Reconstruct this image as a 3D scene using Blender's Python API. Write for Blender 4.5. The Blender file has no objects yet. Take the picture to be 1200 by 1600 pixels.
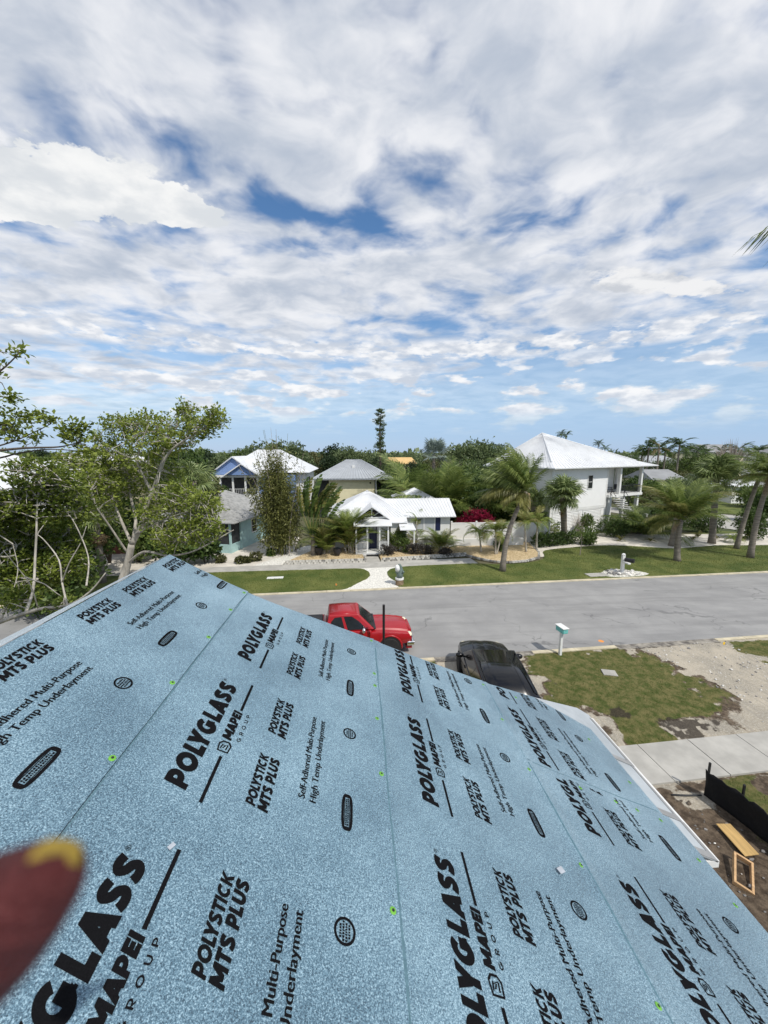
import bpy, bmesh, math, random
import numpy as np
from mathutils import Vector, Matrix, Euler, noise as mnoise

random.seed(7)
rng = np.random.default_rng(7)
S = bpy.context.scene
COL = S.collection
PI = math.pi
R_ = math.radians

# ---------------------------------------------------------------- camera
EYE = Vector((0, 0, 8.7))
PITCH = math.atan(94 / 600)
YAW = math.atan(43 / 600 * math.cos(PITCH))
cd = bpy.data.cameras.new('camera')
cam = bpy.data.objects.new('camera', cd)
COL.objects.link(cam)
cam.location = EYE
cam.rotation_euler = (PI / 2 - PITCH, 0, -YAW)
cd.sensor_fit = 'HORIZONTAL'
cd.sensor_width = 36
cd.lens = 18
cd.clip_start = 0.005
cd.clip_end = 6000
cd.dof.use_dof = True
cd.dof.focus_distance = 6.0
cd.dof.aperture_fstop = 18 / 1.3          # a 1.3 mm wide pupil
S.camera = cam

# ---------------------------------------------------------------- render / exposure
S.view_settings.view_transform = 'Standard'
S.view_settings.look = 'None'
S.view_settings.exposure = 0.10
S.view_settings.gamma = 1
S.view_settings.use_curve_mapping = False
S.render.engine = 'CYCLES'
S.cycles.max_bounces = 6
S.cycles.diffuse_bounces = 3
S.cycles.glossy_bounces = 3
S.cycles.transparent_max_bounces = 6
S.cycles.use_denoising = True
S.cycles.sample_clamp_indirect = 6

# ---------------------------------------------------------------- sun
SUN_EL = R_(52)
SUN_AZ = R_(142)         # clockwise from +Y: from the right, a little behind the camera
sdir = Vector((math.sin(SUN_AZ) * math.cos(SUN_EL), math.cos(SUN_AZ) * math.cos(SUN_EL), math.sin(SUN_EL)))
sl = bpy.data.lights.new('sun', 'SUN')
sl.energy = 3.4
sl.angle = R_(0.6)
sl.color = (1.0, 0.955, 0.88)
so = bpy.data.objects.new('sun', sl)
COL.objects.link(so)
so.rotation_euler = (-sdir).to_track_quat('-Z', 'Y').to_euler()
so.location = (0, 0, 60)


# ---------------------------------------------------------------- node helper
class N:
    def __init__(s, tree):
        s.t = tree
        s.n = tree.nodes
        s.l = tree.links

    def node(s, typ, **kw):
        n = s.n.new(typ)
        for k, v in kw.items():
            setattr(n, k, v)
        return n

    def put(s, sock, v):
        if isinstance(v, bpy.types.NodeSocket):
            s.l.new(v, sock)
        elif v is not None:
            sock.default_value = v

    def math(s, op, a, b=None, c=None, clamp=False):
        n = s.node('ShaderNodeMath', operation=op, use_clamp=clamp)
        s.put(n.inputs[0], a)
        if b is not None: s.put(n.inputs[1], b)
        if c is not None: s.put(n.inputs[2], c)
        return n.outputs[0]

    def noise(s, vec, scale, detail=4, rough=.5, dist=0.0, dim='3D', lac=2.0):
        n = s.node('ShaderNodeTexNoise', noise_dimensions=dim)
        if vec is not None: s.l.new(vec, n.inputs['Vector'])
        n.inputs['Scale'].default_value = scale
        n.inputs['Detail'].default_value = detail
        n.inputs['Roughness'].default_value = rough
        n.inputs['Lacunarity'].default_value = lac
        n.inputs['Distortion'].default_value = dist
        return n.outputs['Fac']

    def smooth(s, v, a, b, lo=0.0, hi=1.0):
        n = s.node('ShaderNodeMapRange', interpolation_type='SMOOTHSTEP')
        s.put(n.inputs[0], v)
        s.put(n.inputs[1], a); s.put(n.inputs[2], b)
        s.put(n.inputs[3], lo); s.put(n.inputs[4], hi)
        return n.outputs[0]

    def mix(s, f, a, b):
        n = s.node('ShaderNodeMix', data_type='RGBA')
        s.put(n.inputs[0], f)
        s.put(n.inputs[6], (*a, 1) if isinstance(a, tuple) and len(a) == 3 else a)
        s.put(n.inputs[7], (*b, 1) if isinstance(b, tuple) and len(b) == 3 else b)
        return n.outputs[2]

    def xyz(s, x=0.0, y=0.0, z=0.0):
        n = s.node('ShaderNodeCombineXYZ')
        s.put(n.inputs[0], x); s.put(n.inputs[1], y); s.put(n.inputs[2], z)
        return n.outputs[0]


# ---------------------------------------------------------------- world: clear-sky model seen through broken cloud
W = bpy.data.worlds.new('World')
S.world = W
W.use_nodes = True
W.node_tree.nodes.clear()
w = N(W.node_tree)
sky = w.node('ShaderNodeTexSky', sky_type='NISHITA', sun_disc=False, sun_elevation=SUN_EL, sun_rotation=SUN_AZ)
sky.altitude = 0
sky.air_density = 1.0
sky.dust_density = 0.2
sky.ozone_density = 2.0
bsky = w.node('ShaderNodeBackground')
bsky.inputs[1].default_value = 0.13
hs = w.node('ShaderNodeHueSaturation')
hs.inputs['Saturation'].default_value = 1.18
hs.inputs['Value'].default_value = 1.0
w.l.new(sky.outputs[0], hs.inputs['Color'])
w.l.new(hs.outputs[0], bsky.inputs[0])
tc = w.node('ShaderNodeTexCoord')
sep = w.node('ShaderNodeSeparateXYZ')
w.l.new(tc.outputs['Generated'], sep.inputs[0])
dx, dy, dz = sep.outputs
zc = w.math('MAXIMUM', dz, 0.0)
den = w.math('ADD', zc, 0.10)
px = w.math('DIVIDE', dx, den)          # the cloud sheet, as a plane overhead
py = w.math('DIVIDE', dy, den)


def gauss(cx, cy, rx, ry, az=0.0):
    """soft bump on the cloud plane"""
    ca, sa = math.cos(az), math.sin(az)
    ux = w.math('SUBTRACT', px, cx); uy = w.math('SUBTRACT', py, cy)
    a = w.math('ADD', w.math('MULTIPLY', ux, ca / rx), w.math('MULTIPLY', uy, sa / rx))
    b = w.math('ADD', w.math('MULTIPLY', ux, -sa / ry), w.math('MULTIPLY', uy, ca / ry))
    q = w.math('ADD', w.math('MULTIPLY', a, a), w.math('MULTIPLY', b, b))
    return w.math('POWER', 2.718, w.math('MULTIPLY', q, -1.0))


def on_plane(x, y):
    """cloud-plane coordinates of a direction given by a point of the photograph"""
    f = Vector((math.sin(YAW) * math.cos(PITCH), math.cos(YAW) * math.cos(PITCH), -math.sin(PITCH)))
    r = Vector((math.cos(YAW), -math.sin(YAW), 0))
    u = r.cross(f)
    d = (f + r * (x - 600) / 600 - u * (y - 800) / 600).normalized()
    return d.x / (d.z + .10), d.y / (d.z + .10)


el = w.math('ARCSINE', dz)
az = w.math('ARCTAN2', dx, dy)
pv = w.xyz(px, w.math('MULTIPLY', py, 1.12), 3.1)
warp = w.node('ShaderNodeTexNoise')
w.l.new(pv, warp.inputs['Vector'])
warp.inputs['Scale'].default_value = 2.2
warp.inputs['Detail'].default_value = 3
wv = w.node('ShaderNodeVectorMath', operation='MULTIPLY_ADD')
w.l.new(warp.outputs['Color'], wv.inputs[0])
wv.inputs[1].default_value = (.30, .30, 0)
w.l.new(pv, wv.inputs[2])
n1 = w.noise(wv.outputs[0], 2.0, 4, .5)          # broad decks
n2 = w.noise(wv.outputs[0], 5.2, 4, .5)         # lumps
n3 = w.noise(pv, 9.5, 7, .58)                    # ragged edges
kf = w.smooth(el, .08, .50, .62, 1.0)           # far decks merge: less lump and edge
soft = lambda v: w.math('ADD', .5, w.math('MULTIPLY', w.math('SUBTRACT', v, .5), kf))
cov = w.math('ADD', w.math('MULTIPLY', soft(n1), .46), w.math('MULTIPLY', soft(n2), .45))
cov = w.math('ADD', cov, w.math('MULTIPLY', soft(n3), .09))
cov = w.math('ADD', cov, 0.072)
for (x, y, rx, ry, k) in ((410, 318, .15, .10, -.14), (555, 345, .17, .075, -.13), (480, 335, .20, .06, -.09), (335, 250, .12, .08, -.10), (250, 215, .16, .05, -.05), (200, 385, .25, .05, -.06), (570, 225, .16, .14, .06), (735, 215, .05, .10, -.07),
                          (1100, 380, .07, .07, -.05), (1035, 350, .04, .10, -.04), (745, 470, .12, .12, -.05),
                          (330, 552, .42, .20, -.10), (120, 540, .5, .20, -.09), (860, 548, .8, .20, -.12), (1080, 528, .7, .16, -.12), (900, 590, 1.3, .45, -.10), (1100, 590, 1.2, .5, -.10),
                          (375, 130, .05, .20, -.06), (920, 150, .08, .14, -.05), (1130, 200, .3, .3, .05), (1000, 300, .3, .2, .04),
                          (150, 80, .22, .16, .07), (850, 90, .3, .2, .07), (520, 150, .14, .2, .06), (420, 470, .6, .30, .08), (640, 420, .2, .15, .06), (960, 470, .35, .2, .06), (220, 400, .3, .1, .06)):
    cx, cy = on_plane(x, y)
    cov = w.math('ADD', cov, w.math('MULTIPLY', gauss(cx, cy, rx, ry), k))
dens = w.smooth(cov, .425, .62)
# high decks thin out towards the horizon, more so to the right
dens = w.math('MULTIPLY', dens, w.smooth(w.math('ADD', el, w.math('MULTIPLY', az, -.10)), .06, .21, .0, 1.0))
# nearer cumulus with crisp ragged edges
def cumulus(spots, amp, a, b_):
    v = None
    for (x, y, rx, ry) in spots:
        cx, cy = on_plane(x, y); g_ = gauss(cx, cy, rx, ry)
        v = g_ if v is None else w.math('MAXIMUM', v, g_)
    v = w.math('ADD', v, w.math('MULTIPLY', w.math('SUBTRACT', n3, .5), amp))
    return w.smooth(v, a, b_)
cum = cumulus(((110, 285, .30, .16), (20, 300, .34, .17), (230, 315, .20, .12), (285, 335, .16, .085)), 1.15, .36, .50)
cum2 = cumulus(((1010, 440, .34, .13), (1080, 450, .3, .11)), 1.2, .44, .72)
# small cumulus low over the horizon: bearing / elevation
lowv = w.xyz(w.math('MULTIPLY', az, 6.2), w.math('MULTIPLY', el, 17.0), 1.7)
n4 = w.noise(lowv, 1.35, 9, .54)
band = w.math('MULTIPLY', w.smooth(el, .035, .10), w.smooth(el, .31, .17))
low = w.math('MULTIPLY', w.smooth(n4, .475, .60), band)
# a flat bank above the right-hand skyline and one on the left
bank = w.math('MULTIPLY', w.smooth(el, .205, .225), w.smooth(el, .285, .25))
low = w.math('MAXIMUM', low, w.math('MULTIPLY', bank, w.smooth(w.noise(lowv, 2.2, 6, .55), .36, .52)))
veil = w.math('MULTIPLY', w.smooth(el, .30, .03), .85)
tot = w.math('MAXIMUM', w.math('MAXIMUM', dens, cum), w.math('MAXIMUM', cum2, low))
tot = w.math('MAXIMUM', tot, veil)
# brightness: thin parts bright, thick undersides greyer
sh = w.noise(wv.outputs[0], 4.2, 5, .55)
cmix = w.smooth(w.math('ADD', w.math('MULTIPLY', n1, .40), w.math('MULTIPLY', sh, .60)), .36, .68)
ccol = w.mix(cmix, (.87, .88, .91), (.47, .53, .63))
lsh = w.noise(lowv, 2.9, 6, .55)
lcol = w.mix(w.smooth(lsh, .36, .62), (.95, .95, .96), (.60, .65, .735))
lcol = w.mix(w.smooth(el, .14, .04), lcol, (.66, .74, .86))
ccol = w.mix(low, ccol, lcol)
kcol = w.mix(w.smooth(w.math('ADD', w.math('MULTIPLY', w.noise(pv, 3.4, 6, .6), .6), w.math('MULTIPLY', n2, .4)), .40, .60), (.94, .94, .93), (.71, .74, .77))
ccol = w.mix(cum, ccol, kcol)
k2 = w.mix(w.smooth(w.noise(pv, 5.0, 6, .55), .4, .60), (.88, .88, .885), (.60, .625, .67))
ccol = w.mix(cum2, ccol, k2)
ccol = w.mix(w.math('MULTIPLY', w.smooth(el, .26, .02), w.math('SUBTRACT', 1.0, w.math('MAXIMUM', low, dens))), ccol, (.33, .51, .80))
bcl = w.node('ShaderNodeBackground')
w.l.new(ccol, bcl.inputs[0])
bcl.inputs[1].default_value = 0.96
mx = w.node('ShaderNodeMixShader')
w.l.new(w.math('MULTIPLY', tot, .97), mx.inputs[0])
w.l.new(bsky.outputs[0], mx.inputs[1])
w.l.new(bcl.outputs[0], mx.inputs[2])
wo = w.node('ShaderNodeOutputWorld')
w.l.new(mx.outputs[0], wo.inputs[0])


# ---------------------------------------------------------------- materials
def mat(name, col, rough=.75, var=.12, scale=4.0, bump=0.0, bscale=40.0, metal=0.0, spec=.4, col2=None, stretch=None, coat=0.0, detail=5, world=False):
    m = bpy.data.materials.new(name)
    m.use_nodes = True
    n = N(m.node_tree)
    b = n.n['Principled BSDF']
    t = n.node('ShaderNodeTexCoord')
    v = t.outputs['Object']
    if world:
        v = n.node('ShaderNodeNewGeometry').outputs['Position']
    if stretch:
        mp = n.node('ShaderNodeMapping')
        mp.inputs['Scale'].default_value = stretch
        n.l.new(v, mp.inputs[0]); v = mp.outputs[0]
    f = n.smooth(n.noise(v, scale, detail, .6), .3, .7)
    if col2 is None:
        a = tuple(max(0, c * (1 - var)) for c in col); c2 = tuple(min(1, c * (1 + var)) for c in col)
    else:
        a, c2 = col, col2
    n.l.new(n.mix(f, a, c2), b.inputs['Base Color'])
    b.inputs['Roughness'].default_value = rough
    b.inputs['Metallic'].default_value = metal
    b.inputs['Specular IOR Level'].default_value = spec
    b.inputs['Coat Weight'].default_value = coat
    b.inputs['Coat Roughness'].default_value = .04
    if bump:
        bp = n.node('ShaderNodeBump')
        bp.inputs['Strength'].default_value = bump
        bp.inputs['Distance'].default_value = .02
        n.l.new(n.noise(v, bscale, 4, .6), bp.inputs['Height'])
        n.l.new(bp.outputs[0], b.inputs['Normal'])
    return m


def leafmat(name, c1, c2, trans=.3, scale=2.0, rough=.5):
    m = bpy.data.materials.new(name)
    m.use_nodes = True
    n = N(m.node_tree)
    b = n.n['Principled BSDF']
    g = n.node('ShaderNodeNewGeometry')
    oi = n.node('ShaderNodeObjectInfo')
    f = n.noise(g.outputs['Position'], scale, 2, .6)
    f2 = n.math('ADD', n.math('MULTIPLY', f, .7), n.math('MULTIPLY', g.outputs['Random Per Island'], .55))
    f3 = n.math('ADD', f2, n.math('MULTIPLY', n.math('SUBTRACT', oi.outputs['Random'], .5), .25))
    c = n.mix(n.smooth(f3, .25, .95), c1, c2)
    n.l.new(c, b.inputs['Base Color'])
    b.inputs['Roughness'].default_value = rough
    b.inputs['Specular IOR Level'].default_value = .35
    tr = n.node('ShaderNodeBsdfTranslucent')
    n.l.new(c, tr.inputs[0])
    ms = n.node('ShaderNodeMixShader')
    ms.inputs[0].default_value = trans
    n.l.new(b.outputs[0], ms.inputs[1]); n.l.new(tr.outputs[0], ms.inputs[2])
    n.l.new(ms.outputs[0], n.n['Material Output'].inputs[0])
    return m


M = {}
M['white'] = mat('white_paint', (.72, .72, .70), .55, .04, 1.5, .05, 60)
M['white_siding'] = mat('white_siding', (.80, .80, .785), .6, .02, 2, .0)
M['white_metal'] = mat('white_metal_roof', (.66, .67, .68), .5, .06, .8, .03, 8)
M['grey_metal'] = mat('grey_metal_roof', (.36, .38, .40), .45, .08, .8, .03, 8)
M['grey_shingle'] = mat('grey_shingle', (.30, .30, .29), .9, .25, 3, .5, 30)
M['cream'] = mat('cream_stucco', (.72, .66, .44), .8, .04, 2, .1, 60)
M['teal'] = mat('teal_siding', (.36, .53, .52), .7, .08, 3)
M['blue'] = mat('blue_siding', (.17, .26, .48), .7, .06, 3)
M['dark'] = mat('dark_glass', (.012, .015, .018), .10, .3, 2, spec=.45)
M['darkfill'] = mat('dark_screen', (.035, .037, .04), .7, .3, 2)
M['navy'] = mat('navy_paint', (.012, .018, .06), .45, .1, 3)
M['blind'] = mat('window_blind', (.45, .47, .48), .5, .12, 8, stretch=(.2, .2, 6))
M['concrete'] = mat('concrete', (.40, .385, .35), .9, .14, 1.3, .25, 60, world=True)
M['kerb'] = mat('kerb_concrete', (.52, .46, .33), .9, .2, 1.6, .3, 40, world=True)
M['whitestone'] = mat('white_shell', (.68, .66, .60), .95, .25, 9, .8, 30, world=True)
M['sand'] = mat('shell_sand', (.60, .56, .49), .95, .16, 1.1, .5, 30, world=True)
M['yellowgravel'] = mat('yellow_gravel', (.30, .20, .09), .95, .2, 9, .9, 40, col2=(.70, .57, .36), world=True)
M['lawn'] = mat('lawn_grass', (.055, .088, .012), .9, .2, .55, 1.0, 60, col2=(.150, .165, .042), detail=9, world=True)
M['blade'] = leafmat('grass_blade', (.065, .105, .014), (.19, .20, .055), .3, .6)
M['wornblade'] = leafmat('worn_grass_blade', (.065, .100, .016), (.215, .215, .075), .3, .9)
M['block'] = mat('edging_block', (.50, .48, .43), .9, .25, 6, .4, 50)
M['blockdark'] = mat('edging_block_weathered', (.24, .23, .21), .9, .3, 6, .4, 50)
M['bark'] = mat('pale_bark', (.40, .37, .32), .9, .3, 5, .6, 24, stretch=(1, 1, .3))
M['palmbark'] = mat('palm_bark', (.20, .175, .145), .9, .3, 4, .8, 14, stretch=(.3, .3, 2.2))
M['brownbark'] = mat('brown_bark', (.10, .08, .06), .9, .3, 5, .6, 24)
M['leaf'] = leafmat('broad_leaf', (.068, .108, .013), (.32, .38, .072), .40, 1.4)
M['leafdark'] = leafmat('dark_leaf', (.028, .058, .013), (.105, .16, .040), .28, 1.0)
M['leafmid'] = leafmat('mid_leaf', (.050, .092, .020), (.17, .23, .060), .32, .7)
M['leafolive'] = leafmat('olive_leaf', (.060, .070, .022), (.17, .17, .070), .3, .8)
M['bamboo'] = leafmat('bamboo_leaf', (.095, .110, .028), (.29, .29, .095), .40, 1.3)
M['frond'] = leafmat('palm_frond', (.070, .115, .022), (.27, .32, .090), .36, 1.2, .42)
M['areca'] = leafmat('areca_leaf', (.085, .135, .025), (.30, .36, .085), .42, 1.2, .42)
M['frondyel'] = leafmat('yellow_frond', (.11, .12, .025), (.32, .30, .10), .35, 1.5, .42)  # a yellower frond green
M['frondfan'] = leafmat('fan_leaf', (.095, .14, .042), (.30, .36, .14), .33, 1.3, .42)
M['frondsilver'] = leafmat('silver_fan_leaf', (.17, .22, .19), (.34, .40, .36), .2, 1.3, .45)
M['frondbrown'] = leafmat('dead_frond', (.20, .13, .065), (.38, .27, .15), .2, 2)
M['leaffar'] = leafmat('far_leaf', (.070, .110, .045), (.19, .24, .105), .28, .30)
M['pine'] = leafmat('pine_needle', (.020, .042, .016), (.055, .085, .034), .15, 2)
M['bract'] = leafmat('crimson_bract', (.10, .006, .020), (.40, .02, .075), .3, 1.2)
M['purple'] = leafmat('dark_purple_leaf', (.028, .026, .024), (.085, .075, .062), .2, 2)
M['twig'] = mat('bare_twig', (.33, .28, .24), .9, .2, 5)
M['red'] = mat('red_paint', (.34, .008, .014), .32, .05, 1.2, spec=.4, coat=.35)
M['black'] = mat('black_paint', (.004, .004, .005), .25, .1, 2, spec=.35, coat=.35)
M['rubber'] = mat('tyre_rubber', (.02, .02, .02), .85, .2, 12)
M['chrome'] = mat('chrome', (.75, .75, .76), .14, .03, 3, metal=1.0)
M['alloy'] = mat('alloy_wheel', (.42, .42, .43), .35, .1, 5, metal=.8)
M['lamp'] = mat('headlamp_lens', (.72, .66, .50), .12, .2, 18, spec=.7)
M['blackpl'] = mat('black_plastic', (.018, .018, .02), .5, .2, 5)
M['turq'] = mat('turquoise_paint', (.16, .50, .47), .5, .06, 6)
M['steel'] = mat('galvanised_steel', (.50, .51, .52), .45, .14, 5, metal=.6)
M['ply'] = mat('plywood', (.50, .33, .13), .75, .2, 3, .1, 60, stretch=(8, .7, 1))
M['lumber'] = mat('lumber', (.52, .33, .17), .75, .2, 3, .1, 60, stretch=(1, 8, 8))
M['silt'] = mat('black_geotextile', (.006, .006, .007), .9, .3, 8, .3, 300)
M['fencewood'] = mat('red_brown_fence', (.16, .060, .038), .85, .3, 5)
M['flash'] = mat('flashing_metal', (.38, .41, .43), .55, .12, 3, .06, 12, metal=.2, col2=(.52, .55, .57))
M['flashseam'] = mat('flashing_lap', (.27, .27, .27), .6, .15, 9)
M['ink'] = mat('black_ink', (.006, .006, .007), .9, .3, 400, spec=.08)
M['lap_shade'] = mat('seam_shade', (.075, .150, .185), .6, .3, 60, col2=(.12, .22, .27))  # dark teal standing in for contact shade at the sheet laps
M['green'] = mat('green_cap', (.15, .40, .05), .5, .1, 20)
M['chip'] = mat('grey_chip', (.40, .43, .47), .7, .1, 20)
M['yellow'] = mat('yellow_flag', (.80, .50, .03), .7, .1, 10)
M['orange'] = mat('orange_marker', (.75, .28, .06), .7, .1, 10)
M['glovered'] = mat('maroon_coated_glove', (.085, .012, .012), .7, .25, 60, .5, 400)
M['gloveyel'] = mat('yellow_glove_knit', (.42, .29, .045), .85, .15, 60, .6, 500)
M['yellowroof'] = mat('tan_tile_roof', (.62, .42, .18), .85, .12, 1.2, .2, 6)
M['manatee'] = mat('grey_green_cast', (.13, .17, .155), .6, .2, 9)
M['wood'] = mat('weathered_post', (.22, .16, .10), .9, .3, 6)
M['pot'] = mat('dark_glazed_pot', (.02, .022, .028), .3, .2, 4)
M['rock'] = mat('white_rock', (.62, .60, .56), .9, .3, 4, .4, 30)
M['greyrock'] = mat('dark_rock', (.22, .21, .20), .9, .3, 4, .4, 30)
M['farroof'] = mat('far_grey_roof', (.26, .265, .27), .8, .12, .5)


# ---------------------------------------------------------------- mesh helpers
class MB:
    """collects faces; build() links them as one mesh object"""
    def __init__(s):
        s.v = []; s.f = []; s.mi = []; s.mats = []; s.cur = 0

    def use(s, m):
        if m not in s.mats: s.mats.append(m)
        s.cur = s.mats.index(m)
        return s

    def add(s, verts, faces):
        o = len(s.v)
        s.v += [tuple(p) for p in verts]
        s.f += [tuple(i + o for i in f) for f in faces]
        s.mi += [s.cur] * len(faces)
        return s

    def hexa(s, b, t):
        return s.add(list(b) + list(t), [(3, 2, 1, 0), (4, 5, 6, 7), (0, 1, 5, 4), (1, 2, 6, 5), (2, 3, 7, 6), (3, 0, 4, 7)])

    def box(s, x0, y0, z0, x1, y1, z1, mtx=None):
        b = [(x0, y0, z0), (x1, y0, z0), (x1, y1, z0), (x0, y1, z0)]
        t = [(x0, y0, z1), (x1, y0, z1), (x1, y1, z1), (x0, y1, z1)]
        if mtx: b = [mtx @ Vector(p) for p in b]; t = [mtx @ Vector(p) for p in t]
        return s.hexa(b, t)

    def prism(s, poly, off):
        """polygon (3-d points, counter-clockwise seen from outside) given thickness along -off"""
        n = len(poly); off = Vector(off)
        a = [Vector(p) for p in poly]; b = [p - off for p in a]
        return s.add(a + b, [tuple(range(n)), tuple(range(2 * n - 1, n - 1, -1))] + [(i, i + n, (i + 1) % n + n, (i + 1) % n) for i in range(n)])

    def slab(s, poly, z0, z1):
        """plan polygon extruded upward"""
        return s.prism([(p[0], p[1], z1) for p in poly], (0, 0, z1 - z0))

    def tube(s, pts, rad, n=6, cap=True):
        pts = [Vector(p) for p in pts]
        if not isinstance(rad, (list, tuple)): rad = [rad] * len(pts)
        vs = []; up = Vector((.31, .17, .93)).normalized()
        for i, p in enumerate(pts):
            d = (pts[min(i + 1, len(pts) - 1)] - pts[max(i - 1, 0)])
            d = d.normalized() if d.length > 1e-9 else Vector((0, 0, 1))
            a = d.cross(up)
            if a.length < .05: a = d.cross(Vector((1, 0, 0)))
            a.normalize(); b = d.cross(a)
            for k in range(n):
                t = 2 * PI * k / n
                vs.append(p + (a * math.cos(t) + b * math.sin(t)) * rad[i])
        fs = [(i * n + k, i * n + (k + 1) % n, (i + 1) * n + (k + 1) % n, (i + 1) * n + k) for i in range(len(pts) - 1) for k in range(n)]
        if cap: fs += [tuple(range(n - 1, -1, -1)), tuple(range((len(pts) - 1) * n, len(pts) * n))]
        return s.add(vs, fs)

    def lathe(s, prof, n=16, c=(0, 0, 0), axis='z'):
        vs = []
        for (r, z) in prof:
            for k in range(n):
                t = 2 * PI * k / n
                x, y = r * math.cos(t), r * math.sin(t)
                p = (x, y, z) if axis == 'z' else ((x, z, y) if axis == 'y' else (z, x, y))
                vs.append((p[0] + c[0], p[1] + c[1], p[2] + c[2]))
        m = len(prof)
        fs = [(i * n + k, i * n + (k + 1) % n, (i + 1) * n + (k + 1) % n, (i + 1) * n + k) for i in range(m - 1) for k in range(n)]
        fs += [tuple(range(n - 1, -1, -1)), tuple(range((m - 1) * n, m * n))]
        return s.add(vs, fs)

    def ball(s, c, r, seed=0, amp=.15, freq=1.2, nu=10, nv=7):
        if not isinstance(r, (tuple, list)): r = (r, r, r)
        vs = []; 
        for j in range(nv + 1):
            ph = PI * j / nv
            for i in range(nu):
                th = 2 * PI * i / nu
                d = Vector((math.sin(ph) * math.cos(th), math.sin(ph) * math.sin(th), math.cos(ph)))
                k = 1 + amp * mnoise.noise(d * freq + Vector((seed, seed * .7, seed * 1.3)))
                vs.append((c[0] + d.x * r[0] * k, c[1] + d.y * r[1] * k, c[2] + d.z * r[2] * k))
        fs = [(j * nu + i, (j + 1) * nu + i, (j + 1) * nu + (i + 1) % nu, j * nu + (i + 1) % nu) for j in range(nv) for i in range(nu)]
        return s.add(vs, fs)

    def mesh(s, name, smooth=False):
        me = bpy.data.meshes.new(name)
        me.from_pydata(s.v, [], s.f)
        for m in s.mats: me.materials.append(m)
        if s.mats and len(s.mats) > 1: me.polygons.foreach_set('material_index', s.mi)
        if smooth: me.polygons.foreach_set('use_smooth', [True] * len(me.polygons))
        me.validate(); me.update()
        return me

    def build(s, name, m=None, parent=None, smooth=False, bevel=0, fix=False):
        if m is not None and not s.mats: s.mats = [m]; s.mi = [0] * len(s.f)
        me = s.mesh(name, smooth)
        if fix:
            bm = bmesh.new(); bm.from_mesh(me)
            bmesh.ops.remove_doubles(bm, verts=bm.verts, dist=1e-5)
            bmesh.ops.recalc_face_normals(bm, faces=bm.faces); bm.to_mesh(me); bm.free()
        o = link(name, me, parent)
        if bevel:
            b = o.modifiers.new('bevel', 'BEVEL'); b.width = bevel; b.segments = 3; b.limit_method = 'ANGLE'; b.angle_limit = R_(25)
            me.polygons.foreach_set('use_smooth', [True] * len(me.polygons))
            o.modifiers.new('normals', 'WEIGHTED_NORMAL')
        return o


def link(name, data, parent=None, loc=None):
    o = bpy.data.objects.new(name, data)
    COL.objects.link(o)
    if parent: o.parent = parent
    if loc is not None: o.location = loc
    return o


def tag(o, label=None, cat=None, group=None, kind=None):
    if label: o['label'] = label
    if cat: o['category'] = cat
    if group: o['group'] = group
    if kind: o['kind'] = kind
    return o


def thing(name, label, cat, loc=(0, 0, 0), rz=0.0, group=None):
    o = link(name, None, None, loc)
    o.rotation_euler.z = rz
    o.empty_display_size = .3
    return tag(o, label, cat, group)


def copy_tree(o, parent=None):
    c = o.copy(); COL.objects.link(c); c.parent = parent
    for ch in list(o.children): copy_tree(ch, c)
    return c


def structure(name, mb, m=None, parent=None):
    o = mb.build(name, m, parent)
    if parent is None: o['kind'] = 'structure'
    return o


def np_mesh(name, verts, faces, m, smooth=False):
    """fast mesh from arrays; faces (n,3) or (n,4)"""
    me = bpy.data.meshes.new(name)
    verts = np.asarray(verts, dtype=np.float32); faces = np.asarray(faces, dtype=np.int32)
    k = faces.shape[1]; nf = len(faces)
    me.vertices.add(len(verts)); me.vertices.foreach_set('co', verts.ravel())
    me.loops.add(nf * k); me.loops.foreach_set('vertex_index', faces.ravel())
    me.polygons.add(nf); me.polygons.foreach_set('loop_start', np.arange(0, nf * k, k, dtype=np.int32))
    me.polygons.foreach_set('loop_total', np.full(nf, k, dtype=np.int32))
    if m: me.materials.append(m)
    if smooth: me.polygons.foreach_set('use_smooth', np.ones(nf, dtype=bool))
    me.update(calc_edges=True); me.validate()
    return me


def leaf_quads(c, d, nrm, L, wd):
    """kite-shaped leaves: base c, direction d, face normal nrm, length L, width wd (arrays)"""
    d = d / np.linalg.norm(d, axis=1, keepdims=True)
    side = np.cross(d, nrm); side /= np.linalg.norm(side, axis=1, keepdims=True) + 1e-9
    L = L[:, None]; wd = wd[:, None]
    up = np.cross(side, d)
    v = np.stack([c, c + d * L * .55 + side * wd * .5 + up * wd * .12, c + d * L - up * L * .08, c + d * L * .55 - side * wd * .5 + up * wd * .12], 1).reshape(-1, 3)
    f = np.arange(len(c) * 4).reshape(-1, 4)
    return v, f


def rand_dirs(n, up=0.0):
    d = rng.normal(size=(n, 3)); d[:, 2] += up
    return d / np.linalg.norm(d, axis=1, keepdims=True)


# ---------------------------------------------------------------- where a point of the photograph lies
_f = Vector((math.sin(YAW) * math.cos(PITCH), math.cos(YAW) * math.cos(PITCH), -math.sin(PITCH)))
_r = Vector((math.cos(YAW), -math.sin(YAW), 0))
_u = _r.cross(_f)


def ray(x, y): return _f + _r * (x - 600) / 600 - _u * (y - 800) / 600
def gp(x, y, z=0.0):
    d = ray(x, y); return EYE + d * ((z - EYE.z) / d.z)
def at(x, y, Y):
    d = ray(x, y); return EYE + d * (Y / d.y)


PHI = math.atan(.055)
RD = Vector((math.cos(PHI), math.sin(PHI), 0)); RN = Vector((-RD.y, RD.x, 0))
def RT(s, t, z=0.0):
    """s metres along the street, t metres across it from its near edge"""
    p = Vector((0, 14.9, 0)) + RD * s + RN * t; p.z = z
    return p


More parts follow.
